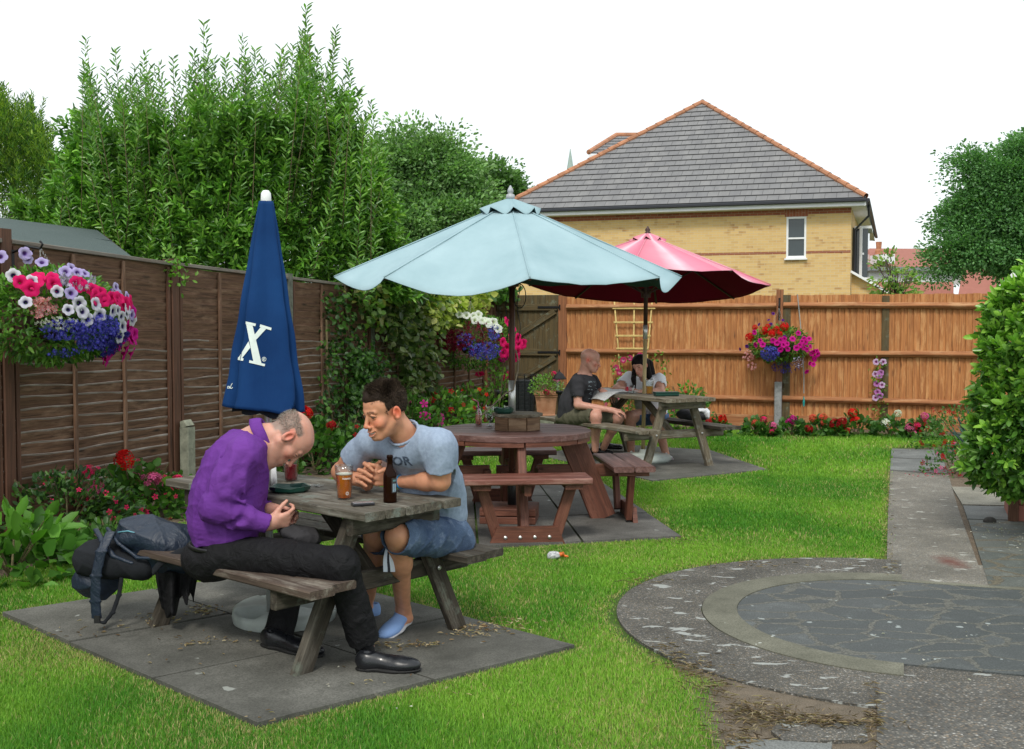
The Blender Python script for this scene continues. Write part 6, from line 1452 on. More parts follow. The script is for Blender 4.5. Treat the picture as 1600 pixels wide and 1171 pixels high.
crease(s, [(354, 702), (350, 718), (336, 750)], (4.95, 4.92, 4.90), .006, .03, 's'); crease(s, [(392, 782), (378, 812), (352, 822)], (4.85, 4.85, 4.85), .004, .03, 's')
fa_, fb_ = folds(.013, 11, 3, (1.1, 1, .8)), folds(.0035, 24, 4); s.nz = lambda p: fa_(p)+fb_(p)
s.cap(P(404, 684, 5.13), P(424, 676, 5.15), .066, .066, .008, 's'); s.plane(P(350, 851.5, 5.0), (0, 0, -1), .004)
for a in arm: d0 = (a[2]-a[1]).normalized(); s.cap(a[2]-d0*.02, a[2]+d0*.05, .031, .033, .004, 's'); s.ell(a[2]+d0*.052, (.07, .07, .045), frame(d0, l1)[:, [0, 2, 1]], .003, 's')
s.build('shirt', .0042, m_purple, man)
m = Solid()        # collar
up_ = A3(P(470, 656, 5.16))-A3(P(411, 682, 5.14)); up_ /= np.linalg.norm(up_); c0 = A3(P(415, 682, 5.13)); e1 = l1-up_*(l1 @ up_); e1 /= np.linalg.norm(e1); e2 = np.cross(up_, e1)
def cp_(t, h, rr): return c0+(e1*math.cos(t)*1.08+e2*math.sin(t)*1.16)*rr+up_*h
vs = []; NT = 40; prof = [(-.036, .099), (-.020, .0965), (-.004, .093), (.010, .087), (.016, .082), (.013, .0775), (-.004, .077), (-.020, .076)]
for i in range(NT+1):
    t = -1.22+i*(2*PI-.70)/NT; end = max(0, 1-min(i, NT-i)/4.0)
    for j, (h, rr) in enumerate(prof): vs.append(Vector(cp_(t, h*(1+.55*end if j < 3 else 1)+.0016*math.sin(t*5), rr*.865+.0012*math.sin(t*7+h*60)+(.006*end if j < 3 else 0))))
NP = len(prof); m = MB(); m.add(vs, [(i*NP+j, i*NP+j+1, (i+1)*NP+j+1, (i+1)*NP+j) for i in range(NT) for j in range(NP-1)]); o = m.build('collar', m_purple, man, True); sl = o.modifiers.new('s', 'SOLIDIFY'); sl.thickness = .0025; sl.offset = 0
m_black = cloth('black_trouser', (.011, .011, .0125), .7, 1200, .15, .2, fold=(11, .9, .022))
s = Solid(); s.ell(P(345, 868, 5.09), (.165, .19, .085), B1, .06); s.ell(P(330, 875, 5.10), (.125, .18, .095), B1, .06)
for a, (r0, r1, r2, r3) in zip(leg1, ((.098, .078, .075, .072), (.09, .074, .070, .070))):
    s.cap(a[0], a[1], r0, r1, .05); s.cap(a[1], a[2], r2, r3, .04)
fa_, fb_ = folds(.007, 11, 8, (1, 1, 1.6)), folds(.003, 24, 9); s.nz = lambda p: fa_(p)+fb_(p); s.plane(P(330, 846, 5.0), (-.15, 0, 1), .004)
e_ = A3(leg1[0][2])-A3(leg1[0][1]); e_ /= np.linalg.norm(e_)
for a in leg1: d0 = (a[2]-a[1]).normalized(); s.cap(a[2]+d0*.05, a[2]+d0*.14, .10, .11, .004, 's'); s.cap(a[2]-d0*.05, a[2]+d0*.14, .055, .062, .004, 's')
s.build('trousers', .0045, m_black, man)
m = MB(); cb_ = P(350, 850, 5.08); pts = []
m.tube([cb_+Vector(f1*.150*math.cos(t)+l1*.178*math.sin(t)) for t in np.linspace(0, 2*PI, 49)], .011, 8, False); m.build('belt', plain('black_leather', (.008, .008, .009), .35, .1, 30, .2), man, True)
m_leather = NB('black_shoe_leather'); n = m_leather; g = n.noise(n.obj(), 30, 4); m_leather = n.fin((.009, .010, .013), n.ramp(g, [(.3, .22), (.7, .40)]), n.bump(g, .25, .004), spec=.6)
m_sole = plain('rubber_sole', (.006, .006, .006), .7)
ft = G(655, 1043, .0); shoe(man, G(556, 1046, .022), G(660, 1047, .026), m_leather, m_sole, .050, .066); shoe(man, G(405, 1012, .022)+V(0, .12, 0)*.4, G(508, 1026, .026), m_leather, m_sole, .050, .066)
for a, tgt in ((leg1[0], P(573, 1029, 4.82)), (leg1[1], P(426, 1000, 5.12))):
    s = Solid(); s.cap(a[2]-(a[2]-a[1])*.15, tgt, .047, .038, .01); s.build('sock', .006, plain('black_sock', (.008, .008, .009), .95), man)

# ---------------- young man in the grey T-shirt
f2 = np.array([-.64, -.77, 0]); f2 /= np.linalg.norm(f2); l2 = np.array([-f2[1], f2[0], 0]); B2 = np.stack([f2, l2, K], 1)
ym = empty('person', P(690, 880, 5.42), 'smiling young man in pale grey blue T-shirt and denim shorts at the near table', 'person'); ym.location.z = .42
SK2 = (.61, .295, .175)
hc2 = P(602, 642, 5.12); HR2 = frame((-.76, -.60, -.24), (-.18, -.14, 1.0))
b = Solid(); w2 = head(b, hc2, HR2, 1.04, neck=P(634, 684, 5.20), nr=(.056, .064), smile=True, jaw=.92, opened=True)
b.ell(P(642, 702, 5.24), (.065, .14, .065), B2, .05); b.ell(P(666, 752, 5.34), (.065, .11, .12), B2, .06); b.cap(P(642, 702, 5.24), P(682, 800, 5.40), .06, .08, .05); b.ell(P(682, 800, 5.40), (.10, .14, .12), B2, .08); b.ell(P(690, 840, 5.43), (.11, .15, .08), B2, .06)
A2L = (P(686, 698, 5.07), P(688, 752, 5.10), P(622, 753, 5.27)); A2R = (P(577, 690, 5.32), P(533, 738, 5.44), P(574, 755, 5.30))
for a, q in ((A2L, 1), (A2R, 1)): b.cap(a[0], a[1], .054, .045, .03); b.cap(a[0].lerp(a[1], .55), a[0].lerp(a[1], .6), .051, .051, .03); b.cap(a[1], a[1].lerp(a[2], .35), .044, .043, .02); b.cap(a[1].lerp(a[2], .3), a[2], .043, .027, .02)
# left palm, seen from its back, and the right hand's fingers folded over it
for (x, y, Yk) in ((590, 729, 5.225), (587, 738, 5.215), (586, 747, 5.215), (588, 756, 5.225)):
    b.cap(A2L[2], P(x, y, Yk), .018, .0125, .016); k_ = P(x, y, Yk); b.cap(k_, P(x-13, y-3, Yk+.035), .0105, .0095, .004); b.cap(P(x-13, y-3, Yk+.035), P(x-17, y+5, Yk+.07), .0095, .008, .004)
b.cap(P(612, 744, 5.24), P(601, 734, 5.195), .015, .0115, .012); b.cap(P(601, 734, 5.195), P(592, 738, 5.18), .0110, .0088, .004)
for (x0, y0, x1, y1, x2, y2) in ((575, 722, 568, 725, 583, 736), (568, 731, 559, 735, 581, 745), (565, 741, 556, 744, 579, 753), (563, 751, 556, 753, 572, 760)):
    b.cap(P(x0+4, y0+6, 5.32), P(x1+2, y1, 5.245), .011, .0105, .006); m_ = P((x1*.45+x2*.55), (y1*.45+y2*.55)-2, 5.190); b.cap(P(x1+2, y1, 5.245), m_, .0105, .0095, .003); b.cap(m_, P(x2, y2, 5.188), .0092, .0078, .003)
b.cap(A2R[2], P(575, 738, 5.33), .026, .026, .02, flat=(K, 1.4)); b.cap(P(585, 730, 5.30), P(594, 722, 5.25), .012, .0095, .01)
leg2 = [(P(706, 838, 5.34), P(622, 838, 5.00), P(630, 953, 5.36)), (P(676, 838, 5.52), P(588, 838, 5.22), P(571, 950, 5.60))]
for a in leg2: b.cap(a[0], a[1], .080, .055, .03); b.cap(a[1], a[1].lerp(a[2], .35), .054, .055, .03); b.cap(a[1].lerp(a[2], .3), a[2], .053, .034, .03)
for (h_, t_) in ((P(636, 966, 5.37), P(606, 996, 5.24)), (P(580, 962, 5.62), P(556, 964, 5.5))): b.cap(h_, t_, .024, .018, .02)
for a, h_ in ((leg2[0], P(635, 966, 5.37)), (leg2[1], P(579, 960, 5.61))): b.cap(a[2], h_, .030, .025, .03)
body = b.build('body', .0030, m_skin, ym, head_cols(hc2, HR2, 1.04, SK2, red=.75, brow=(.045, .028, .018), stub=.10, lips=(.50, .16, .13)))
m = MB(); T_ = [Vector(w2(x, .0925-abs(x)**2*20, -.0768+abs(x)**2*13)) for x in np.linspace(-.021, .021, 9)]
m.tube(T_, .0042, 8); m.build('teeth', plain('teeth', (.80, .77, .70), .3, .02, 10, .0), ym, True)
m = MB(); T_ = [Vector(w2(x, .086-abs(x)**2*18, -.079)) for x in np.linspace(-.022, .022, 7)]; m.tube(T_, .007, 6); m.build('mouth', plain('mouth_red', (.16, .02, .02), .5), ym, True)
look = Vector(HR2 @ np.array([-.30, .92, -.25])).normalized(); look = Vector(look)
for s_ in (-1, 1):
    c_ = Vector(w2(s_*.031, .0765, -.0035)); m = MB(); q_ = look.to_track_quat('Z', 'Y').to_matrix(); vs, cs_, fs = [], [], []; NN = 20
    for i in range(15):
        a = PI*i/14; r_, z_ = math.sin(a)*.0134, math.cos(a)*.0134
        cc = (.004, .004, .004) if a < .20 else ((.07, .045, .03) if a < .46 else (.62, .56, .52))
        for k in range(NN): b_ = 2*PI*k/NN; vs.append(c_+q_ @ V(r_*math.cos(b_), r_*math.sin(b_), z_)); cs_.append(cc)
    fs = [(i*NN+k, i*NN+(k+1) % NN, (i+1)*NN+(k+1) % NN, (i+1)*NN+k) for i in range(14) for k in range(NN)]
    me = npmesh('eye', [tuple(v) for v in vs], fs, col=cs_); link('eye', me, m_eye, ym, True)
# hair: cropped sides, spiky top
hs = Solid(); hair_shell(hs, hc2, HR2, 1.04, .005); c2_ = A3(hc2)
hs.ell(w2(0, .036, .074), (.050, .055, .040), HR2, .03)
hs.cap(w2(-.3, .095, -.01), w2(.3, .095, -.01), .070, .070, .012, 's'); hs.cap(w2(-.3, .085, -.09), w2(.3, .085, -.09), .090, .090, .02, 's')
hs.plane(w2(0, -.05, -.062), HR2 @ np.array([0, -.2, -1.]), .01)
for s_ in (-1, 1): hs.ell(w2(s_*.085, .004, -.012), (.022, .030, .036), HR2, .008, 's')
hs.nz = folds(.0045, 26, 5, sharp=True)
hs.build('hair', .0036, m_hair, ym, lambda v: np.tile(np.array([.028, .018, .013]), (len(v), 1))*(.7+.6*RNG.random((len(v), 1))))
d_ = rdir(15000, .5); q_ = d_*np.array([.079, .099, .087])+np.array([0, -.010, .036]); x, y, z = q_[:, 0], q_[:, 1], q_[:, 2]
mk = (z > -.045+np.maximum(0, y+.0)*1.15) & (y < .088) & ~((np.abs(y) < .03) & (z < .022) & (np.abs(x) > .05)); q_, d_ = q_[mk], d_[mk]; top = np.clip((q_[:, 2]-.05)/.05, 0, 1)[:, None]
nz3 = np.stack([np.sin(q_ @ np.array([90, 40, 0.])+3), np.cos(q_ @ np.array([30, 90, 30.])), np.sin(q_ @ np.array([50, -70, 20.]))], 1)
dd = (d_*(.18+.45*top)+np.array([0, .40, .75])*top+np.array([0, -.45, -.65])*(1-top)+nz3*.6*top+RNG.normal(size=d_.shape)*.10) @ HR2.T
link('hair_tufts', strands('hair_tufts', c2_+(q_*1.04) @ HR2.T, dd, (RNG.uniform(.006, .010, len(q_))+top[:, 0]*RNG.uniform(.006, .023, len(q_))), .0015, pick_cols(len(q_), [(.030, .020, .014), (.055, .037, .025), (.018, .012, .009), (.085, .06, .043)], .2)), m_hair, ym)
m_tee = cloth('grey_blue_jersey', (.28, .35, .47), .9, 1400, .08, .2, fold=(14, .4, .010), c2=(.33, .41, .53), vs=60)
s = Solid(); s.ell(P(641, 706, 5.23), (.105, .182, .090), B2, .06); s.ell(P(664, 750, 5.32), (.112, .160, .15), B2, .09); s.ell(P(683, 803, 5.40), (.135, .165, .12), B2, .08); s.ell(P(686, 838, 5.44), (.150, .178, .06), B2, .05)
s.ell(P(668, 692, 5.20), (.09, .13, .065), B2, .06)
aL, aR = A2L, A2R
s.cap(aL[0], aL[0].lerp(aL[1], .42), .054, .060, .06); s.cap(aL[0].lerp(aL[1], .40), aL[0].lerp(aL[1], .95), .060, .070, .03)
s.cap(aR[0], aR[0].lerp(aR[1], .38), .066, .064, .05); s.cap(aR[0].lerp(aR[1], .35), aR[0].lerp(aR[1], .95), .070, .080, .02)
s.cap(P(638, 682, 5.20), P(686, 698, 5.09), .058, .062, .06); s.cap(P(634, 690, 5.22), P(585, 694, 5.30), .060, .060, .06); s.cap(P(690, 706, 5.14), P(698, 770, 5.33), .055, .09, .08)
crease(s, [(655, 740), (668, 760), (700, 790)], (5.19, 5.22, 5.24), .004, .04); crease(s, [(655, 812), (680, 822), (712, 818)], (5.29, 5.28, 5.30), .005, .03)
fa_, fb_ = folds(.009, 9, 14, (1.2, 1.2, .8)), folds(.0035, 20, 15)
s.nz = lambda p: fa_(p)+fb_(p)
s.cap(P(632, 676, 5.16), P(618, 655, 5.14), .070, .072, .006, 's')
for a, q0 in ((aL, .66), (aR, .55)):
    cut(s, a[0].lerp(a[1], q0-.04), a[1]-a[0], .0525)
s.build('t_shirt', .0042, m_tee, ym)
m = Solid(); up_ = A3(P(618, 655, 5.14))-A3(P(634, 684, 5.20)); up_ /= np.linalg.norm(up_); e1 = l2-up_*(l2 @ up_); e1 /= np.linalg.norm(e1); e2 = np.cross(up_, e1); c0 = A3(P(631, 678, 5.175))
pr_ = [c0+(e1*math.cos(t)*.078+e2*math.sin(t)*.072)+up_*(.006+.010*math.sin(t)) for t in np.linspace(0, 2*PI, 25)]
for a, c in zip(pr_[:-1], pr_[1:]): m.cap(a, c, .0065, .0065, .004)
m.build('neckband', .0042, m_tee, ym)
m_denim = NB('denim'); n = m_denim; f1_ = n.noise(n.obj(), 7, 5, .65); tw = n.noise(n.map(n.obj(), (1, 1, 1), rot=(.4, .5, .8)), 260, 3, .7); f3 = n.noise(n.obj(), 26, 5, .6)
col = n.mix(n.ramp(f1_, [(.3, 0), (.7, 1)]), (.045, .075, .145), (.13, .19, .29)); col = n.mix(n.ramp(tw, [(.4, .4), (.6, 0)]), col, (.02, .035, .07)); col = n.mix(n.ramp(f3, [(.55, 0), (.7, .35)]), col, (.25, .31, .40))
m_denim = n.fin(col, .9, n.bump(f3, .7, .012, n.bump(tw, .2, .002)), spec=.2)
s = Solid(); s.ell(P(690, 845, 5.43), (.160, .180, .085), B2, .05)
for a in leg2: s.cap(a[0], a[0].lerp(a[1], .96), .104, .090, .05)
a = leg2[0]; s.ell(P(668, 848, 5.12), (.07, .03, .05), B2, .012)        # cargo pocket
s.nz = folds(.012, 15, 21); s.plane(P(690, 790, 5.43), (0, 0, 1), .004)
for a in leg2: c0 = a[0].lerp(a[1], .96); d0 = (a[1]-a[0]).normalized(); s.cap(c0-d0*.03, c0+d0*.12, .070, .078, .004, 's'); s.cap(c0+d0*.13, c0+d0*.14, .12, .12, .004, 's')
s.build('shorts', .0045, m_denim, ym)
m_canv = cloth('pale_blue_canvas_shoe', (.24, .38, .68), .85, 1500, .06, .25); m_psole = plain('pale_sole', (.5, .5, .52), .7)
shoe(ym, P(641, 968, 5.42), P(597, 1003, 5.20), m_canv, m_psole, .050, .080, hr=.01, up=(.0, .30, 1), loaf=False); shoe(ym, P(588, 966, 5.66), P(546, 968, 5.46), m_canv, m_psole, .050, .075, loaf=False)
m = MB(); wc_ = A2L[2].lerp(A2L[1], .06); ax = (A2L[1]-A2L[2]).normalized(); m.lathe([(.030, -.006), (.033, -.006), (.033, .006), (.030, .006)], wc_, 20, axis=ax); m.build('wristband', plain('blue_band', (.02, .30, .62), .5), ym, True)
m = MB()      # striped cloth tape hanging from the shorts
m_tape = NB('striped_tape'); n = m_tape; w = n.attr('wc'); sp = n.new('ShaderNodeSeparateXYZ'); n.set(sp.inputs[0], w); m_tape = n.fin(n.ramp(n.math('FRACT', n.math('MULTIPLY', sp.outputs[1], 1.0)), [(0, (.55, .60, .70)), (.36, (.02, .02, .03)), (.60, (.60, .64, .74))], 'CONSTANT'), .9)
vs = []; wc = []
for i in range(14):
    q = i/13; xl, xr = 606-8*q+1.5*math.sin(q*7), 613+3*q+1.5*math.sin(q*7+1); y = 828+66*q
    for (x, u) in ((xl, 0), ((xl+xr)/2, .5), (xr, .999)): vs.append(P(x, y, 5.02+.05*math.sin(q*5+u*2)*.4+.03*u)); wc.append((q, u, 0))
m.add(vs, [(i*3+k, i*3+k+1, (i+1)*3+k+1, (i+1)*3+k) for i in range(13) for k in range(2)], wc); m.build('striped_tape', m_tape, ym, True)
# faded print on the chest: small arched lettering
def text_on(parent, txt, pts_fn, size, mat, name, target, w_=.8, bold=.0, gap=1.0):
    """letters as flat meshes draped on target bvh, one mesh"""
    cu = bpy.data.curves.new('t', 'FONT'); cu.body = txt; cu.size = size; cu.offset = bold; cu.align_x = 'CENTER'; cu.resolution_u = 2; cu.space_character = gap
    to = bpy.data.objects.new('t', cu); COL.objects.link(to); dg = bpy.context.evaluated_depsgraph_get(); me = bpy.data.meshes.new_from_object(to.evaluated_get(dg)); bpy.data.objects.remove(to)
    bm = bmesh.new(); bm.from_mesh(me); bmesh.ops.triangulate(bm, faces=bm.faces)
    for _ in range(2): bmesh.ops.subdivide_edges(bm, edges=[e for e in bm.edges if e.calc_length() > size*.12], cuts=1)
    bmesh.ops.triangulate(bm, faces=bm.faces); bad = []
    for v in bm.verts:
        h = pts_fn(v.co.x, v.co.y)
        if h is None: bad.append(v)
        else: v.co = h
    bmesh.ops.delete(bm, geom=bad, context='VERTS'); bm.to_mesh(me); bm.free(); me.name = name; return link(name, me, mat, parent)
def bvh_of(o): me = o.data; return BVHTree.FromPolygons([tuple(o.matrix_basis @ v.co if False else v.co) for v in me.vertices], [tuple(p.vertices) for p in me.polygons])
tee = [o for o in ym.children if o.name.startswith('t_shirt')][0]; tb = bvh_of(tee)
def on_tee(cx, cy, ang, bend=0):
    ca, sa = math.cos(ang), math.sin(ang)
    def f(x, y):
        y2 = y-bend*x*x; px, py = cx+(x*ca+y2*sa), cy-(y2*ca-x*sa); d = ray(px, py).normalized(); h = tb.ray_cast(V(0, 0, CZ), d); return None if h[0] is None or h[0].y > 5.6 else h[0]-d*.002
    return f
m_print = plain('faded_print', (.07, .10, .15), .9, .5, 60, .1)
text_on(ym, 'UNIOR', on_tee(612, 730, math.radians(-18), .008), 20, m_print, 'shirt_print', tee, bold=.6)
text_on(ym, '98', on_tee(628, 751, math.radians(-4)), 10, m_print, 'shirt_print', tee, bold=.3)

# ---------------- bald man at the far table
f3 = np.array([.95, -.12, 0]); f3 /= np.linalg.norm(f3); l3 = np.array([-f3[1], f3[0], 0]); B3 = np.stack([f3, l3, K], 1)
bm_ = empty('person', P(888, 665, 12.2), 'bald man in a charcoal T-shirt and olive shorts reading at the far table', 'person'); bm_.location.z = .44
SK3 = (.62, .33, .25); hc3 = P(922, 563, 12.08); HR3 = frame((.93, -.22, -.20), (.20, 0, 1))
b = Solid(); head(b, hc3, HR3, 1.05, neck=P(914, 586, 12.12), nr=(.062, .070), jaw=1.1)
b.ell(P(911, 600, 12.12), (.12, .18, .11), B3, .06); b.ell(P(898, 628, 12.17), (.13, .16, .15), B3, .08); b.ell(P(892, 650, 12.2), (.13, .16, .10), B3, .06)
A3R = (P(902, 597, 11.93), P(903, 633, 11.88), P(955, 641, 11.80)); A3L = (P(925, 595, 12.32), P(936, 612, 12.34), P(942, 613, 12.12))
for a in (A3R, A3L): b.cap(a[0], a[1], .052, .043, .03); b.cap(a[1], a[2], .043, .029, .02)
hand(b, P(957, 641.5, 11.80), (.95, -.1, -.12), (.0, .3, -.9), -1, curls=(25, 35, 25)); hand(b, P(943, 612, 12.10), (.55, -.5, -.35), (.2, .2, -.9), 1, curls=(20, 25, 15))
leg3 = [(P(895, 652, 12.08), P(931, 651, 11.80), P(930, 703, 11.88)), (P(905, 652, 12.28), P(965, 654, 12.10), P(943, 700, 12.3))]
for a in leg3: b.cap(a[0], a[1], .085, .062, .03); b.cap(a[1], a[1].lerp(a[2], .35), .058, .056, .03); b.cap(a[1].lerp(a[2], .3), a[2], .055, .036, .03)
def hl3(x, y, z): return np.clip((-.02-y)/.03, 0, 1)*np.clip((z+.05)/.02, 0, 1)*np.clip((.06-z)/.03, 0, 1)*.25
b.build('body', .0075, m_skin, bm_, head_cols(hc3, HR3, 1.05, SK3, red=.7, hairline=hl3, brow=(.36, .2, .14), lash=False))
m_char = cloth('charcoal_jersey', (.040, .040, .046), .9, 900, .12, .2, fold=(8, .5, .016), c2=(.055, .055, .062)); m_olive = cloth('olive_cotton', (.085, .080, .052), .9, 900, .15, .2, fold=(10, .6, .016), c2=(.13, .125, .085))
s = Solid(); s.cap(P(911, 602, 12.13), P(891, 650, 12.2), .128, .150, .06, flat=(l3, 1.25)); s.ell(P(910, 601, 12.13), (.150, .205, .115), B3, .06); s.ell(P(898, 628, 12.17), (.155, .19, .16), B3, .10)
s.cap(A3R[0], A3R[0].lerp(A3R[1], .55), .078, .074, .04); s.cap(A3L[0], A3L[0].lerp(A3L[1], .6), .075, .072, .04); s.nz = folds(.012, 11, 31); s.cap(P(914, 584, 12.12), P(920, 572, 12.1), .068, .072, .006, 's'); s.plane(P(889, 667, 12.2), (0, 0, -1))
for a, q0 in ((A3R, .55), (A3L, .6)): c0 = a[0].lerp(a[1], q0); d0 = (a[1]-a[0]).normalized(); s.cap(c0, c0+d0*.15, .056, .06, .004, 's'); s.cap(c0+d0*.14, c0+d0*.15, .12, .12, .004, 's')
tc_ = s.build('t_shirt', .008, m_char, bm_); tbv = bvh_of(tc_)
m = MB()
for i in range(22):
    x, y = random.uniform(917, 930), random.uniform(594, 624); a = random.uniform(-.8, .8); L = random.uniform(1.5, 4.5); q = [(x, y), (x+L*math.cos(a), y+L*math.sin(a)), (x+L*math.cos(a)+.4, y+L*math.sin(a)+1), (x+.4, y+1)]
    h = [tbv.ray_cast(V(0, 0, CZ), ray(*p).normalized()) for p in q]
    if all(k[0] is not None for k in h): m.add([k[0]-ray(*p).normalized()*.004 for k, p in zip(h, q)], [(0, 1, 2, 3)])
m.build('shirt_print', plain('pale_print', (.22, .27, .30), .9), tc_)
s = Solid(); s.ell(P(890, 655, 12.2), (.16, .18, .085), B3, .05)
for a in leg3: s.cap(a[0], a[0].lerp(a[1], .86), .112, .092, .05)
s.nz = folds(.012, 13, 33); s.plane(P(890, 636, 12.2), (-.15, 0, 1))
for a in leg3: c0 = a[0].lerp(a[1], .86); d0 = (a[1]-a[0]).normalized(); s.cap(c0-d0*.02, c0+d0*.12, .070, .078, .004, 's'); s.cap(c0+d0*.13, c0+d0*.14, .12, .12, .004, 's')
s.build('shorts', .008, m_olive, bm_)
for (h_, t_) in ((G(922, 712, .02), G(945, 716, .02)), (G(938, 704, .02), G(960, 707, .02))): shoe(bm_, h_+V(0, 0, .02), h_+V(.26, -.06, .02), m_leather, m_sole, .05, .06, loaf=False)

# ---------------- dark haired woman
f4 = np.array([-.86, -.5, 0]); f4 /= np.linalg.norm(f4); l4 = np.array([-f4[1], f4[0], 0]); B4 = np.stack([f4, l4, K], 1)
wm = empty('person', P(1018, 655, 12.7), 'woman with long black hair and white T-shirt leaning on the far table', 'person'); wm.location.z = .44
SK4 = (.62, .33, .24); hc4 = P(1000, 571, 12.42); HR4 = frame((-.55, -.80, -.32), (-.28, -.1, 1))
b = Solid(); head(b, hc4, HR4, .97, neck=P(1010, 592, 12.55), nr=(.046, .052), jaw=.9)
b.ell(P(1009, 604, 12.58), (.09, .17, .10), B4, .06); b.ell(P(1014, 632, 12.65), (.11, .14, .13), B4, .08); b.ell(P(1020, 650, 12.7), (.13, .17, .10), B4, .06)
A4R = (P(983, 591, 12.66), P(963, 609, 12.52), P(992, 612, 12.28)); A4L = (P(1030, 594, 12.50), P(1032, 613, 12.32), P(1003, 613, 12.20))
for a in (A4R, A4L): b.cap(a[0], a[1], .058, .050, .03); b.cap(a[1], a[2], .048, .028, .02)
hand(b, A4R[2], (.85, -.4, .0), (0, .1, -1), 1, sc=.9); hand(b, A4L[2], (-.8, -.3, .1), (0, .1, -1), 1, sc=.9)
leg4 = [(P(1006, 650, 12.68), P(984, 652, 12.28), P(986, 708, 12.42)), (P(1030, 650, 12.62), P(1026, 653, 12.2), P(1040, 709, 12.25))]
for a in leg4: b.cap(a[0], a[1], .092, .068, .03); b.cap(a[1], a[1].lerp(a[2], .35), .062, .062, .03); b.cap(a[1].lerp(a[2], .3), a[2], .060, .038, .03)
for a in leg4: b.cap(a[2], a[2]+V(.0, -.02, -.05), .036, .034, .02); b.cap(a[2]+V(0, -.02, -.055), a[2]+V(.02, -.17, -.075), .033, .026, .02)
b.build('body', .0075, m_skin, wm, head_cols(hc4, HR4, .97, SK4, red=.4, brow=(.03, .02, .02), lips=(.42, .12, .12)))
m_wtee = cloth('white_jersey', (.80, .82, .86), .9, 900, .03, .2, fold=(8, .45, .014)); m_dsh = cloth('blue_denim_far', (.10, .17, .30), .9, 700, .15, .3, fold=(9, .5, .014))
s = Solid(); s.ell(P(1009, 602, 12.58), (.125, .20, .115), B4, .06); s.cap(P(1009, 604, 12.58), P(1019, 645, 12.68), .12, .145, .06, flat=(l4, 1.2)); s.ell(P(1014, 630, 12.64), (.14, .17, .13), B4, .08); s.ell(P(1020, 642, 12.7), (.15, .18, .08), B4, .05)
s.cap(A4R[0], A4R[0].lerp(A4R[1], .5), .080, .074, .04); s.cap(A4L[0], A4L[0].lerp(A4L[1], .4), .078, .074, .04); s.nz = folds(.010, 11, 41); s.cap(P(1008, 590, 12.5), P(1004, 580, 12.45), .07, .08, .006, 's'); s.plane(P(1020, 651, 12.7), (0, 0, -1))
for a, q0 in ((A4R, .5), (A4L, .45)): c0 = a[0].lerp(a[1], q0); d0 = (a[1]-a[0]).normalized(); s.cap(c0, c0+d0*.12, .060, .064, .004, 's'); s.cap(c0+d0*.13, c0+d0*.14, .11, .11, .004, 's')
s.build('t_shirt', .008, m_wtee, wm)
s = Solid(); s.ell(P(1020, 652, 12.7), (.15, .185, .09), B4, .05)
for a in leg4: s.cap(a[0], a[0].lerp(a[1], .6), .108, .098, .05)
s.nz = folds(.008, 12, 43); s.plane(P(1020, 645, 12.7), (0, 0, 1)); s.build('shorts', .008, m_dsh, wm)
s = Solid(); hair_shell(s, hc4, HR4, .97, .014); c4 = A3(hc4)
def wf(x, y, z): return c4+HR4 @ np.array([x, y, z])*.97
s.cap(wf(-.3, .105, -.03), wf(.3, .105, -.03), .060, .060, .015, 's')
for (x, y, x2, y2, Y_, r, r2) in ((1012, 570, 1020, 596, 12.58, .066, .048), (1020, 592, 1026, 610, 12.62, .045, .03), (992, 574, 990, 592, 12.40, .026, .030), (990, 592, 992, 609, 12.36, .032, .014), (1008, 566, 1014, 588, 12.47, .05, .035)):
    s.cap(P(x, y, Y_), P(x2, y2, Y_), r, r2, .02)
s.nz = folds(.005, 22, 51, stretch=(1.6, 1.6, .25)); hr_ = s.build('hair', .0075, m_hair, wm, lambda v: np.tile(np.array([.010, .007, .007]), (len(v), 1))*(.7+.8*RNG.random((len(v), 1))))
for a in leg4:
    m = MB(); q = a[2]; zz = .028; m.prism([(q.x-.045, q.y+.05), (q.x+.045, q.y+.05), (q.x+.06, q.y-.20), (q.x-.03, q.y-.20)], zz-.008, zz+.008); sd_ = m.build('sandal', plain('sandal_pale', (.45, .38, .42), .7), wm)
    m = MB(); m.tube([V(q.x-.045, q.y-.12, zz+.01), V(q.x-.01, q.y-.12, zz+.06), V(q.x+.055, q.y-.12, zz+.01)], .008, 6); m.build('strap', m_white, sd_, True)
# ================================================================ things on the tables
n = NB('clear_glass'); tr_ = n.new('ShaderNodeBsdfTransparent'); tr_.inputs[0].default_value = (.93, .95, .95, 1); gl_ = n.new('ShaderNodeBsdfGlossy'); gl_.inputs['Roughness'].default_value = .12
lw = n.new('ShaderNodeLayerWeight'); lw.inputs[0].default_value = .25; mxs = n.new('ShaderNodeMixShader'); n.set(mxs.inputs[0], n.math('ADD', n.math('MULTIPLY', lw.outputs['Facing'], .6), .05)); n.t.links.new(tr_.outputs[0], mxs.inputs[1]); n.t.links.new(gl_.outputs[0], mxs.inputs[2]); n.t.links.new(mxs.outputs[0], n.out.inputs[0]); m_gl = n.m
def liquid(name, c, tr=.75):
    n = NB(name); n.b.inputs['Transmission Weight'].default_value = tr; n.b.inputs['IOR'].default_value = 1.2; return n.fin(c, .08)
m_amber = liquid('amber_beer', (.85, .24, .012), .5); m_redl = liquid('red_drink', (.30, .004, .02), .3); m_gold = liquid('golden_beer', (.85, .42, .05), .5)
m_foam = plain('foam', (.72, .68, .58), .9, .06, 60, .3); m_dkgl = liquid('dark_bottle', (.018, .006, .003), .25); m_green = plain('green_plastic', (.008, .055, .040), .35, .1, 12, .05)
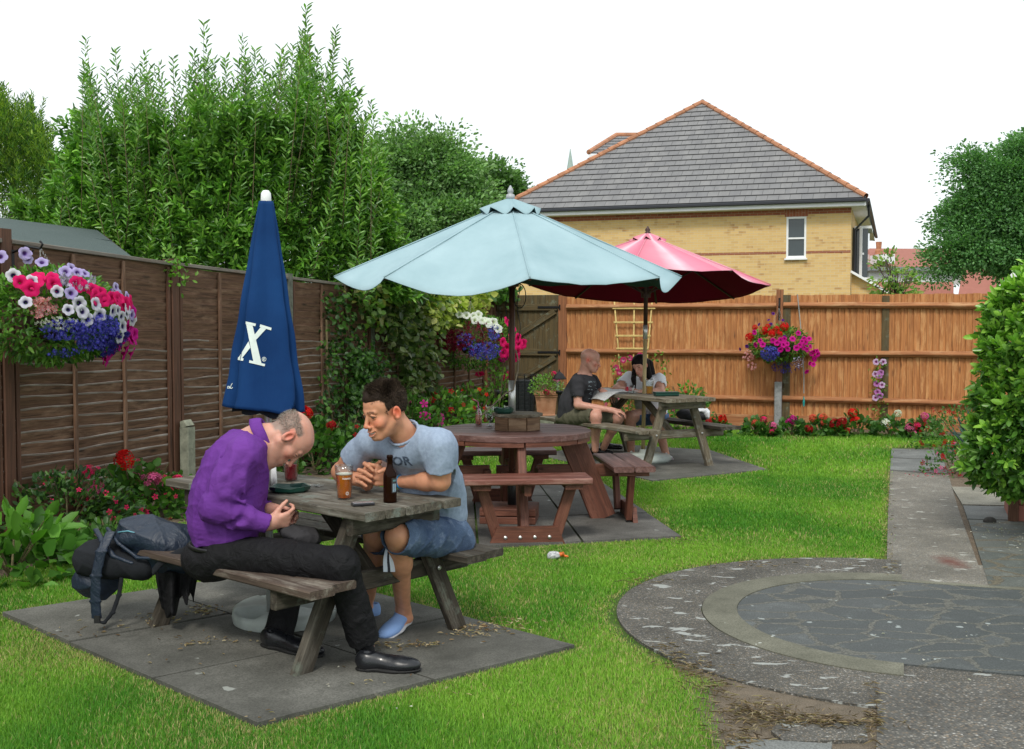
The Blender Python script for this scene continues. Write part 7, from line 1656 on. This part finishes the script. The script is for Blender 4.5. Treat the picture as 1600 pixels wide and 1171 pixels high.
def glass(name, c, prof, label, cat='glass', group=None, wall=.0022):
    t = empty(name, c, label, cat, group); m = MB(); inner = [(max(r-wall, .001), z) for r, z in prof]; inner[0] = (inner[0][0], prof[0][1]+.006); m.lathe([(.0005, prof[0][1])]+prof+inner[::-1]+[(.0005, inner[0][1])], c, 32); m.build('glass_body', m_gl, t, True); return t
def pint(c, liq, lv, label, foam=True, s=1.0):
    t = glass('pint_glass', c, [(.031*s, 0), (.033*s, .01), (.038*s, .09*s), (.0405*s, .12*s), (.0435*s, .155*s)], label, 'pint glass')
    r = lambda z: np.interp(z, [0, .09*s, .12*s, .155*s], [.0305*s, .036*s, .0385*s, .0415*s])
    zs = np.linspace(.008, lv, 6); m = MB(); m.lathe([(.0005, zs[0])]+[(float(r(z))-.0006, z) for z in zs]+[(.0005, zs[-1])], c, 32); m.build('drink', liq, t, True)
    if foam: m = MB(); m.lathe([(.0005, lv+.0005), (float(r(lv))-.0008, lv+.0005), (float(r(lv+.006))-.0006, lv+.006), (.02, lv+.007), (.0005, lv+.006)], c, 32); m.build('foam', m_foam, t, True)
    return t
pc = G(538, 780, T1Z); pt = pint(pc, m_amber, .112, 'nearly full pint of amber beer in front of the young man on the near table')
def on_cyl(c, r, cx, cz, size, ang=0):
    d0 = (V(0, 0, CZ)-Vector(c)); a0 = math.atan2(d0.y, d0.x)+ang
    return lambda x, y: Vector(c)+V(math.cos(a0+(x+cx)/r)*r, math.sin(a0+(x+cx)/r)*r, cz+y)
m_enam = plain('white_enamel', (.75, .74, .68), .5, .02)
text_on(pt, "YOUNG'S", on_cyl(pc, .0402, .012, .094, .009), .0095, m_enam, 'lettering', None, bold=.0003)
m = MB(); f_ = on_cyl(pc, .0372, .014, .030, 1); rr = [(f_(.0072*math.cos(a), .0072*math.sin(a)*1.1), f_(.0056*math.cos(a), .0056*math.sin(a)*1.1)) for a in np.linspace(0, 2*PI, 21)]
m.add([p for q in rr for p in q], [(i*2, i*2+1, i*2+3, i*2+2) for i in range(20)]); rr = [(f_(.0036*math.cos(a), .004*math.sin(a)), f_(.0026*math.cos(a), .003*math.sin(a))) for a in np.linspace(0, 2*PI, 13)]; m.add([p for q in rr for p in q], [(i*2, i*2+1, i*2+3, i*2+2) for i in range(12)]); m.build('emblem', m_enam, pt)
pint(G(455, 752, T1Z), m_redl, .085, 'pint glass of dark red drink behind the green ashtray on the near table', False, 1.0)
bc_ = G(609.5, 785, T1Z); bt = empty('beer_bottle', bc_, 'dark brown beer bottle standing near the end of the near table', 'bottle'); h = .214
m = MB(); m.lathe([(.0005, .002), (.028, 0), (.0305, .004), (.0305, .012), (.0295, .020), (.0300, .030), (.0300, .118), (.0285, .130), (.018, .150), (.0135, .165), (.0125, .196), (.0145, .198), (.0145, .208), (.0125, .212), (.010, .212), (.009, .15)], bc_, 32); m.build('glass_body', m_dkgl, bt, True)
d0 = (V(0, 0, CZ)-bc_); a0 = math.atan2(d0.y, d0.x)
def wrap(r, a1, a2, z1, z2, n=10): return [Vector(bc_)+V(math.cos(a0+a)*r, math.sin(a0+a)*r, z) for a in np.linspace(a1, a2, n) for z in (z1, z2)]
m = MB(); m.add(wrap(.0305, .25, 1.25, .045, .112), [(i*2, i*2+1, i*2+3, i*2+2) for i in range(9)]); lb = m.build('label', plain('label_dark', (.03, .028, .03), .5), bt)
m = MB(); m.add(wrap(.0309, .42, 1.0, .050, .086), [(i*2, i*2+1, i*2+3, i*2+2) for i in range(9)]); m.build('barcode_panel', plain('label_pale', (.30, .42, .50), .6), lb)
m = MB()
for k in range(11): z = .053+k*.003; m.add(wrap(.0312, .50, .80, z, z+.0012, 4), [(i*2, i*2+1, i*2+3, i*2+2) for i in range(3)])
m.build('bars', plain('ink', (.03, .04, .05)), lb)
m = MB(); m.add(wrap(.0309, .45, 1.1, .096, .104), [(i*2, i*2+1, i*2+3, i*2+2) for i in range(9)]); m.build('label_stripe', plain('label_teal', (.10, .22, .24)), lb)
# phone
ph = G(567, 790, T1Z); pe = empty('mobile_phone', ph, 'slim black and silver mobile phone lying flat beside the bottle', 'phone'); dx = V(.93, .36, 0).normalized(); dy = V(-dx.y, dx.x, 0)
m = MB(); m.beam(ph-dx*.048+V(0, 0, .007), ph+dx*.048+V(0, 0, .007), .046, .012, bev=.004); m.build('casing', plain('dark_casing', (.02, .02, .024), .35), pe)
m = MB(); m.beam(ph-dx*.046+V(0, 0, .0135), ph+dx*.046+V(0, 0, .0135), .041, .002, bev=.001); m.build('screen_face', NB('phone_face').fin((.32, .33, .35), .25, metal=.5), pe)
# ashtrays
def tray(c, r, h, label, n=8, sx=1.0, rot=.2):
    t = empty('ashtray', c, label, 'ashtray'); m = MB(); vs = []
    prof = [(.80, 0), (.96, .3), (1.0, 1.0), (.90, 1.0), (.78, .35), (0.01, .30)]
    for (q, z) in prof:
        for k in range(n): a = rot+2*PI*k/n; nt_ = -.25*h if (q in (1.0, .90) and k % 2 == 0) else 0; vs.append(Vector(c)+V(r*q*math.cos(a)*sx, r*q*math.sin(a), z*h+nt_))
    m.add(vs, [(i*n+k, i*n+(k+1) % n, (i+1)*n+(k+1) % n, (i+1)*n+k) for i in range(len(prof)-1) for k in range(n)]+[tuple(range(n-1, -1, -1))]); o = m.build('tray', m_green, t); return t
tray(G(453, 768, T1Z), .098, .030, 'dark green octagonal ashtray between the two men on the near table')
wc0 = G(428, 758, T1Z); cd = empty('squeeze_bottle', wc0, 'small white conical bottle beside the green ashtray on the near table', 'bottle'); m = MB(); m.lathe([(.0005, 0), (.016, 0), (.015, .04), (.012, .085), (.007, .095), (.005, .115), (.0005, .116)], wc0, 20); m.build('bottle_body', m_white, cd, True)
lt = G(489, 760, T1Z); le = empty('keys', lt, 'small bunch of silver keys lying right of the green ashtray', 'keys'); m = MB()
m.tube([lt+V(.014*math.cos(a), .014*math.sin(a), .005+.002*math.sin(a)) for a in np.linspace(0, 2*PI, 17)], .0015, 6, False); m.build('ring', m_bolt, le)
for a in (.2, 1.1, -.7): m = MB(); d = V(math.cos(a), math.sin(a), 0); m.beam(lt+d*.012+V(0, 0, .004), lt+d*.052+V(0, 0, .004), .007, .002); m.lathe([(.0005, .002), (.010, .002), (.010, .005), (.0005, .005)], lt+d*.02, 10); m.build('key', m_bolt, le)
# rolled cigarette in the man's fingers
rc_ = P(453, 806, 5.02); cg = MB(); cg.tube([rc_-V(.02, 0, .0), rc_+V(.03, .0, .022)], .0032, 8); tag(cg.build('cigarette', m_white, None), 'thin white hand rolled cigarette held in the fingers of the purple shirted man', 'cigarette')
# flat cap on the man's lap
m_cap = cloth('grey_tweed', (.035, .034, .037), .95, 500, .25, .5, fold=(12, .5, .01), c2=(.06, .058, .062))
S = Solid(); cR = frame((.9, .1, -.35), (.3, .05, .95)); cc_ = A3(P(468, 838, 4.99)); S.ell(cc_, (.075, .098, .038), cR, .02); S.ell(cc_+cR @ np.array([0, .035, .018]), (.055, .055, .035), cR, .03); S.ell(cc_+cR @ np.array([0, .02, -.075]), (.2, .2, .045), cR, .01, 's'); S.nz = folds(.012, 22, 61)
cp_ = empty('flat_cap', cc_, 'dark grey cloth cap resting on the lap of the man in purple', 'cap'); S.build('crown', .004, m_cap, cp_)
S = Solid(); S.ell(cc_+cR @ np.array([0, .10, -.025]), (.065, .04, .008), cR, .01); S.build('peak', .004, m_cap, cp_)
# round table glassware
gc = G(765, 666, .702); t = glass('goblet', gc, [(.028, 0), (.028, .003), (.007, .010), (.006, .035), (.020, .045), (.036, .075), (.042, .105), (.038, .14), (.033, .165)], 'empty stemmed goblet with froth marks on the round table')
m = MB(); random.seed(5)
for i in range(46): a, z = random.uniform(0, 2*PI), random.uniform(.075, .155); r = float(np.interp(z, [.075, .105, .14, .165], [.0335, .0395, .0355, .031])); m.lathe([(.0002, -.001), (random.uniform(.002, .005), 0), (.0002, .001)], gc+V(r*math.cos(a), r*math.sin(a), z), 7, axis=(math.cos(a), math.sin(a), 0))
o = m.build('froth', m_foam, t); o['kind'] = 'stuff'
gc = G(793, 667, .702); t = glass('tall_glass', gc, [(.026, 0), (.022, .012), (.020, .03), (.024, .09), (.031, .165)], 'tall empty lager glass right of the goblet on the round table'); m = MB(); m.lathe([(.0005, .145), (.027, .145), (.0285, .158), (.0005, .155)], gc, 20); m.build('froth', m_foam, t, True)
gc = G(748, 664, .702); t = glass('small_bottle', gc, [(.026, 0), (.027, .01), (.027, .085), (.022, .105), (.013, .125), (.013, .150)], 'small clear bottle of orange drink with a pink straw on the round table', 'bottle'); m = MB(); m.lathe([(.0005, .004), (.024, .004), (.0245, .080), (.0005, .080)], gc, 20); m.build('drink', plain('orange_label', (.72, .25, .16), .5), t, True)
m = MB(); m.tube([gc+V(0, 0, .03), gc+V(-.004, 0, .175), gc+V(-.012, 0, .186), gc+V(-.045, 0, .200)], .0035, 8); m.build('straw', plain('pink_plastic', (.75, .12, .40), .4), t, True)
tray(BP+V(-.05, -.11, .832), .075, .045, 'dark green ashtray on the raised collar beside the parasol pole', rot=.1)
# far table
def t3g(x, y, z=.745): return G(x, y, z)
npz = empty('newspaper', t3g(965, 617), 'open newspaper lying on the far table and drooping over its edge', 'newspaper'); m_paper = NB('newsprint'); n = m_paper; w = n.attr('wc'); q1 = n.noise(n.map(w, (40, 9, 1)), 4, 3, .8); m_paper = n.fin(n.mix(n.ramp(q1, [(.50, 0), (.58, .55)]), (.62, .63, .62), (.18, .19, .21)), .9)
m = MB(); nv, nu = 8, 12
A_0, A_1 = t3(1.25, -.42), t3(1.55, -.02)
for lay in range(2):
    vs, wc = [], []
    for i in range(nv+1):
        for j in range(nu+1):
            u, v = j/nu, i/nv; p = t3(.92+.62*u, -.44+.42*v+.03*lay, 0); over = max(0, (.31-(.44-.42*v))*-1); dr = max(0, .13-.42*v)
            vs.append(V(p.x, p.y, .750+.006*lay+.012*math.sin(u*PI*2+lay)**2-(dr**1.2)*.85)); wc.append((u*.8+lay, v*.5, 0))
    m.add(vs, [(i*(nu+1)+j, i*(nu+1)+j+1, (i+1)*(nu+1)+j+1, (i+1)*(nu+1)+j) for i in range(nv) for j in range(nu)], wc)
o = m.build('pages', m_paper, npz)
sl = o.modifiers.new('s', 'SOLIDIFY'); sl.thickness = .003
dk = empty('tin_box', t3g(1040, 619), 'flat dark green tray near the end of the far table', 'tray'); c = t3(.40, -.02, .765); m = MB(); m.beam(c-U3*.0-V3*.0+V(-.12, -.02, 0), c+V(.12, .02, 0), .10, .036, bev=.008); m.build('box', m_green, dk)
m = MB(); m.beam(c+V(-.125, -.02, .020), c+V(.125, .02, .020), .11, .008, bev=.003); m.build('lid', m_green, dk)
pint(t3(.70, -.02, .747), m_gold, .085, 'pint glass of golden beer beside the red parasol pole on the far table', True, 1.05)
rd = t3(.98, -.10, .747); rp2 = empty('red_packet', rd, 'small red packet beside the newspaper on the far table', 'packet'); m = MB(); m.beam(rd+V(-.025, 0, .035), rd+V(.03, .01, .035), .05, .06, bev=.01, seg=3, warp=.006); m.build('packet', plain('red_foil', (.45, .01, .03), .4, .3, 40, .4), rp2)
g3 = t3(.86, -.14, .747); glass('tumbler', g3, [(.028, 0), (.030, .02), (.033, .09)], 'small clear tumbler between the red packet and the parasol pole on the far table')
# bag on the far bench
bgc = A3(t3(.62, .50, .46)); bg_ = empty('bag', bgc, 'dark grey bag with a white cloth on the right bench of the far table', 'bag'); S = Solid(); S.ell(bgc+[-.04, 0, .06], (.15, .11, .065), None, .03); S.ell(bgc+[.06, .02, .05], (.12, .10, .06), None, .03); S.nz = folds(.022, 14, 71); S.build('bag_body', .010, cloth('dark_bag', (.05, .05, .055), .8, 500, .2, .3), bg_)
S = Solid(); S.ell(bgc+[.05, -.02, .105], (.11, .08, .030), None, .03); S.ell(bgc+[.14, -.03, .06], (.035, .06, .05), None, .03); S.nz = folds(.022, 18, 72); S.build('white_cloth', .010, m_wtee, bg_)
# ================================================================ backpack and jacket on the near bench
m_nyl = NB('navy_nylon'); n = m_nyl; f_1 = n.noise(n.obj(), 9, 5, .65, .6); g = n.noise(n.obj(), 700, 2); m_nyl = n.fin(n.mix(f_1, (.006, .012, .026), (.016, .030, .055)), .48, n.bump(f_1, .8, .022, n.bump(g, .2, .001)), spec=.5)
m_gryf = cloth('charcoal_fabric', (.018, .020, .024), .85, 700, .2, .4, fold=(10, .5, .014))
bp_ = empty('backpack', P(215, 895, 5.42), 'navy and charcoal backpack slumped over the end of the near bench', 'backpack')
S = Solid(); S.ell(P(240, 838, 5.42), (.20, .13, .085), None, .05); S.ell(P(222, 822, 5.45), (.10, .10, .055), None, .05); S.ell(P(262, 850, 5.36), (.13, .10, .07), None, .05); S.cap(P(200, 880, 5.42), P(285, 878, 5.32), .075, .06, .06); S.ell(P(152, 905, 5.46), (.115, .10, .095), None, .04); S.nz = folds(.024, 11, 81); S.build('main_bag', .005, m_nyl, bp_)
S = Solid(); S.ell(P(160, 868, 5.46), (.135, .14, .088), None, .05); S.cap(P(140, 880, 5.40), P(225, 888, 5.33), .07, .06, .05); S.nz = folds(.014, 12, 82); S.build('flap', .005, m_gryf, bp_)
def ribbon(S, pts, w, t_=.006, ax=(1, 0, 0)):
    for a, c in zip(pts[:-1], pts[1:]): S.cap(a, c, t_, t_, .006, flat=(ax, w/t_/2))
S = Solid(); ribbon(S, [P(173, 832, 5.36), P(158, 862, 5.29), P(150, 900, 5.28), P(149, 940, 5.29), P(151, 966, 5.30)], .052); S.build('shoulder_strap', .005, m_nyl, bp_)
S = Solid(); ribbon(S, [P(190, 903, 5.32), P(186, 930, 5.31), P(176, 958, 5.30), P(162, 974, 5.30), P(152, 971, 5.30), P(150, 962, 5.30)], .024, .005); S.build('webbing', .005, m_gryf, bp_)
S = Solid(); ribbon(S, [P(150, 828, 5.44), P(160, 846, 5.36), P(178, 870, 5.32), P(205, 880, 5.29)], .03, .008); ribbon(S, [P(168, 826, 5.40), P(186, 850, 5.33), P(215, 872, 5.28), P(250, 873, 5.25)], .02, .008); S.build('piping', .005, m_nyl, bp_)
S = Solid(); ribbon(S, [P(240, 893, 5.24), P(255, 876, 5.22), P(278, 866, 5.20), P(300, 856, 5.19)], .045, .009, (0, .3, 1)); S.build('hip_strap', .005, m_gryf, bp_)
m = MB(); m.tube([P(184, 832, 5.33), P(200, 830, 5.32), P(216, 834, 5.31)], .0035, 6); m.build('blue_trim', plain('pale_blue_trim', (.12, .32, .40)), bp_, True)
m = MB(); m.beam(P(152, 962, 5.295), P(152, 974, 5.295), .03, .012, up=(0, -1, 0), bev=.003); m.build('buckle', m_blk, bp_)
jk = empty('jacket', P(280, 905, 5.28), 'black jacket hanging down beneath the near bench behind the bench leg', 'jacket'); vs = []; nu, nv = 24, 16
for i in range(nv+1):
    for j in range(nu+1):
        u, v = j/nu, i/nv; x = (244+66*u)*(1-v)+(256+46*u)*v; yb_ = 950+14*math.sin(u*7)+(-18 if u > .82 else 0)+8*math.sin(u*19); y = 893*(1-v)+yb_*v; vs.append(P(x, y, 5.30+.035*math.sin(u*13+v)*(.4+v)))
m = MB(); m.add(vs, [(i*(nu+1)+j, (i+1)*(nu+1)+j, (i+1)*(nu+1)+j+1, i*(nu+1)+j+1) for i in range(nv) for j in range(nu)]); o = m.build('cloth', m_black, jk, True); sl = o.modifiers.new('s', 'SOLIDIFY'); sl.thickness = .012
# ================================================================ small things in the garden
wr = G(866, 868, .03); we = empty('crisp_packet', wr, 'crumpled orange and silver crisp packet lying on the lawn', 'litter')
for (c, r, mt, sd_) in ((wr, (.05, .035, .028), plain('silver_foil', (.55, .56, .58), .3, .4, 60, .6), 91), (wr+V(.035, -.01, .008), (.035, .02, .018), plain('orange_foil', (.75, .16, .02), .4, .3, 50, .5), 92)):
    S = Solid(); S.ell(c, r, None, .01); S.nz = folds(.014, 30, sd_); S.build('foil', .004, mt, we)
S = Solid(); S.cap(wr+V(.05, 0, .0), wr+V(.085, -.01, -.005), .010, .006, .005); S.build('torn_corner', .003, plain('orange_foil', (.75, .16, .02), .4, .3, 50, .5), we)
rk = A3(G(1553, 766, 0)); S = Solid(); S.ell(rk+[0, 0, .035], (.115, .08, .062), None, .02); S.ell(rk+[.05, .01, .05], (.06, .06, .045), None, .02); S.ell(rk+[-.07, -.01, .04], (.04, .05, .05), None, .01); S.nz = folds(.010, 12, 95)
tag(S.build('rock', .006, plain('rock_grey', (.30, .31, .31), .95, .35, 25, .6, .01), None), 'rough pale grey rock at the edge of the soil beneath the bush', 'rock')
s2 = A3(G(1582, 818, 0))-A3((.18, .02, 0)); S = Solid(); S.ell(s2+[0, 0, .02], (.05, .035, .035), None, .01); S.nz = folds(.005, 20, 96); tag(S.build('stone', .006, plain('dark_stone', (.05, .045, .04), .9, .3, 25, .5), None), 'small dark stone at the foot of the planter', 'stone')
tb_ = P(788, 640, 15.9); tb_.z = 0; e_ = empty('plastic_tub', tb_, 'round dark grey plastic tub standing by the gate left of the wire netting', 'tub'); m = MB(); m.lathe([(.16, 0), (.20, .50), (.215, .50), (.215, .54), (.20, .54), (.19, .50), (.15, .02), (.0005, .02)], tb_, 24); m.build('tub_body', plain('dark_plastic', (.045, .05, .055), .5), e_, True)
wn = P(817, 650, 15.6); wn.z = 0; e_ = empty('wire_basket', wn, 'dark wire netting basket on the ground in front of the gate', 'basket'); m = MB()
for i in range(13):
    a = 2*PI*i/13; m.tube([wn+V(.17*math.cos(a), .17*math.sin(a), 0), wn+V(.20*math.cos(a), .20*math.sin(a), .78)], .005, 4)
for i in range(14): z = i*.06; r = .17+.03*z/.78; m.tube([wn+V(r*math.cos(a), r*math.sin(a), z) for a in np.linspace(0, 2*PI, 19)], .004, 4, False)
m.build('wire', m_iron, e_); m = MB(); m.lathe([(.14, .0), (.17, .70), (.0005, .72)], wn, 12); m.build('liner', plain('black_liner', (.012, .016, .018), .8), e_)
ln = P(874, 600, 14.6); ln.z = 0; e_ = empty('garden_lantern', ln, 'black post lantern beside the gate post behind the bald man', 'lantern'); zt_ = P(874, 581, 14.6).z
m = MB(); m.tube([ln, ln+V(0, 0, zt_-.30)], .022, 8); m.build('post', m_iron, e_); m = MB(); m.lathe([(.02, -.30), (.045, -.28), (.05, -.26), (.045, -.25)], ln+V(0, 0, zt_), 8); m.lathe([(.085, -.10), (.09, -.09), (.05, -.03), (.012, .0), (.004, .03)], ln+V(0, 0, zt_), 8)
m.build('cap', m_iron, e_); m = MB(); m.lathe([(.042, -.26), (.055, -.10)], ln+V(0, 0, zt_), 8); m.build('lamp_glass', m_gl, e_)
# cord with a teal end hanging on the back fence
m = MB(); m.tube([onback(1246, 460, .10), onback(1250, 500, .10), onback(1253, 535, .12), onback(1256, 585, .12), onback(1256, 615, .11)], .007, 6); hc_ = tag(m.build('rope', plain('grey_cord', (.30, .33, .32)), None), 'thin grey cord with a teal end hanging on the back fence right of the basket', 'cord')
m = MB(); m.lathe([(.012, -.12), (.016, -.06), (.006, .02)], onback(1256, 622, .11), 8); m.build('teal_end', plain('teal', (.01, .28, .27), .5), hc_)
# kerbstone in front of the back bed, sprinkled litter
def litter(name, spots, label_cols, L, Wd, zoff=.024):
    pos, dr, cc = [], [], []
    for (x, y, rx, ry, n__) in spots:
        for i in range(n__):
            p = G(x+random.gauss(0, rx), y+random.gauss(0, ry), zoff+random.uniform(0, .008)); pos.append(p); a = random.uniform(0, 2*PI); dr.append((math.cos(a), math.sin(a), random.uniform(-.05, .25))); cc.append(np.array(random.choice(label_cols))*random.uniform(.6, 1.3))
    n_ = len(pos); up_n = np.tile([[0, 0, 1.]], (n_, 1))+RNG.normal(size=(n_, 3))*.25
    tag(link(name, leaves_mesh(name, np.array(pos), np.array(dr), RNG.uniform(.5, 1.3, n_)*L, RNG.uniform(.5, 1.2, n_)*Wd, np.clip(cc, 0, 1), nrm=up_n, fold=.2), m_petal), kind='stuff')
DRY = [(.30, .21, .12), (.42, .33, .20), (.18, .11, .06), (.50, .42, .28)]
litter('dry_leaves', [(318, 952, 12, 4, 60), (250, 965, 16, 5, 40), (300, 1003, 12, 3, 14), (610, 1008, 22, 4, 36), (665, 1006, 16, 3, 40), (745, 985, 26, 6, 90), (800, 975, 30, 6, 60), (360, 1000, 30, 5, 16), (560, 1062, 30, 8, 8), (250, 1010, 60, 20, 14), (690, 1075, 50, 10, 8), (430, 1120, 20, 5, 8), (150, 985, 50, 6, 24)], DRY, .028, .010)
litter('dry_grass', [(1180, 1112, 34, 12, 260), (1250, 1122, 44, 6, 170), (1300, 1128, 40, 4, 130), (1365, 1120, 5, 24, 100), (1150, 1150, 26, 12, 150), (1120, 1075, 16, 9, 90), (1080, 1045, 26, 10, 130), (1042, 1015, 16, 10, 60), (1390, 860, 3, 40, 50), (1386, 770, 4, 20, 50), (1010, 905, 26, 7, 50), (1140, 882, 80, 3, 60), (1070, 845, 20, 6, 40)], [(.20, .145, .09), (.30, .22, .14), (.11, .075, .05), (.38, .31, .21), (.16, .12, .08)], .042, .005, .018)
litter('fallen_petals', [(1470, 738, 14, 3, 60), (1440, 741, 20, 3, 14), (1500, 742, 10, 3, 20), (1490, 728, 10, 3, 10), (240, 802, 30, 6, 8)], [(.42, .01, .05), (.55, .03, .10)], .024, .014, .016)
litter('gravel_bits', [(1560, 830, 20, 6, 50), (1590, 850, 10, 6, 30), (1490, 1000, 120, 30, 26), (1530, 780, 40, 6, 20), (520, 1075, 90, 26, 14), (1445, 700, 60, 3, 60)], [(.5, .48, .44), (.3, .28, .25), (.62, .6, .55)], .014, .011, .018)

# ================================================================ camera, light, colour
cam_d = bpy.data.cameras.new('camera'); cam = bpy.data.objects.new('camera', cam_d); COL.objects.link(cam)
cam.location = (0, 0, CZ); cam.rotation_euler = (PI/2-PIT, 0, 0)
cam_d.sensor_width = 36; cam_d.lens = 36*F/1600; cam_d.clip_end = 2000; cam_d.clip_start = .05
scene.camera = cam
SUN_EL, SUN_AZ = math.radians(50), math.radians(190)      # azimuth clockwise from +Y
w = bpy.data.worlds.new('World'); scene.world = w; w.use_nodes = True
wt = w.node_tree; bg = wt.nodes['Background']
sky = wt.nodes.new('ShaderNodeTexSky'); sky.sky_type = 'NISHITA'; sky.sun_disc = False
sky.sun_elevation = SUN_EL; sky.sun_rotation = SUN_AZ; sky.air_density = 1.0; sky.dust_density = 3.0; sky.ozone_density = 1.0
tcn = wt.nodes.new('ShaderNodeTexCoord'); nz = wt.nodes.new('ShaderNodeTexNoise'); nz.inputs['Scale'].default_value = 2.2; nz.inputs['Detail'].default_value = 5
mpn = wt.nodes.new('ShaderNodeMapping'); mpn.inputs['Scale'].default_value = (1, 1, 2.5)
wt.links.new(tcn.outputs['Generated'], mpn.inputs[0]); wt.links.new(mpn.outputs[0], nz.inputs['Vector'])
rp = wt.nodes.new('ShaderNodeValToRGB'); rp.color_ramp.elements[0].position = .3; rp.color_ramp.elements[0].color = (.80,)*3+(1,)
rp.color_ramp.elements[1].position = .62; rp.color_ramp.elements[1].color = (.97,)*3+(1,)
wt.links.new(nz.outputs['Fac'], rp.inputs[0])
mx = wt.nodes.new('ShaderNodeMix'); mx.data_type = 'RGBA'
wt.links.new(rp.outputs[0], mx.inputs[0]); wt.links.new(sky.outputs[0], mx.inputs[6]); mx.inputs[7].default_value = (8.3, 8.8, 9.0, 1)   # cloud veil
wt.links.new(mx.outputs[2], bg.inputs[0]); bg.inputs[1].default_value = .120
sl = bpy.data.lights.new('sun', 'SUN'); sun = bpy.data.objects.new('sun', sl); COL.objects.link(sun)
sl.energy = 1.8; sl.angle = math.radians(11); sl.color = (1, .95, .86)
sd = Vector((math.sin(SUN_AZ)*math.cos(SUN_EL), math.cos(SUN_AZ)*math.cos(SUN_EL), math.sin(SUN_EL)))
sun.rotation_euler = sd.to_track_quat('Z', 'Y').to_euler()
scene.view_settings.view_transform = 'Standard'; scene.view_settings.look = 'None'
scene.view_settings.exposure = 0.2; scene.view_settings.gamma = 1
scene.cycles.max_bounces = 8; scene.cycles.transparent_max_bounces = 16
scene.cycles.use_denoising = True
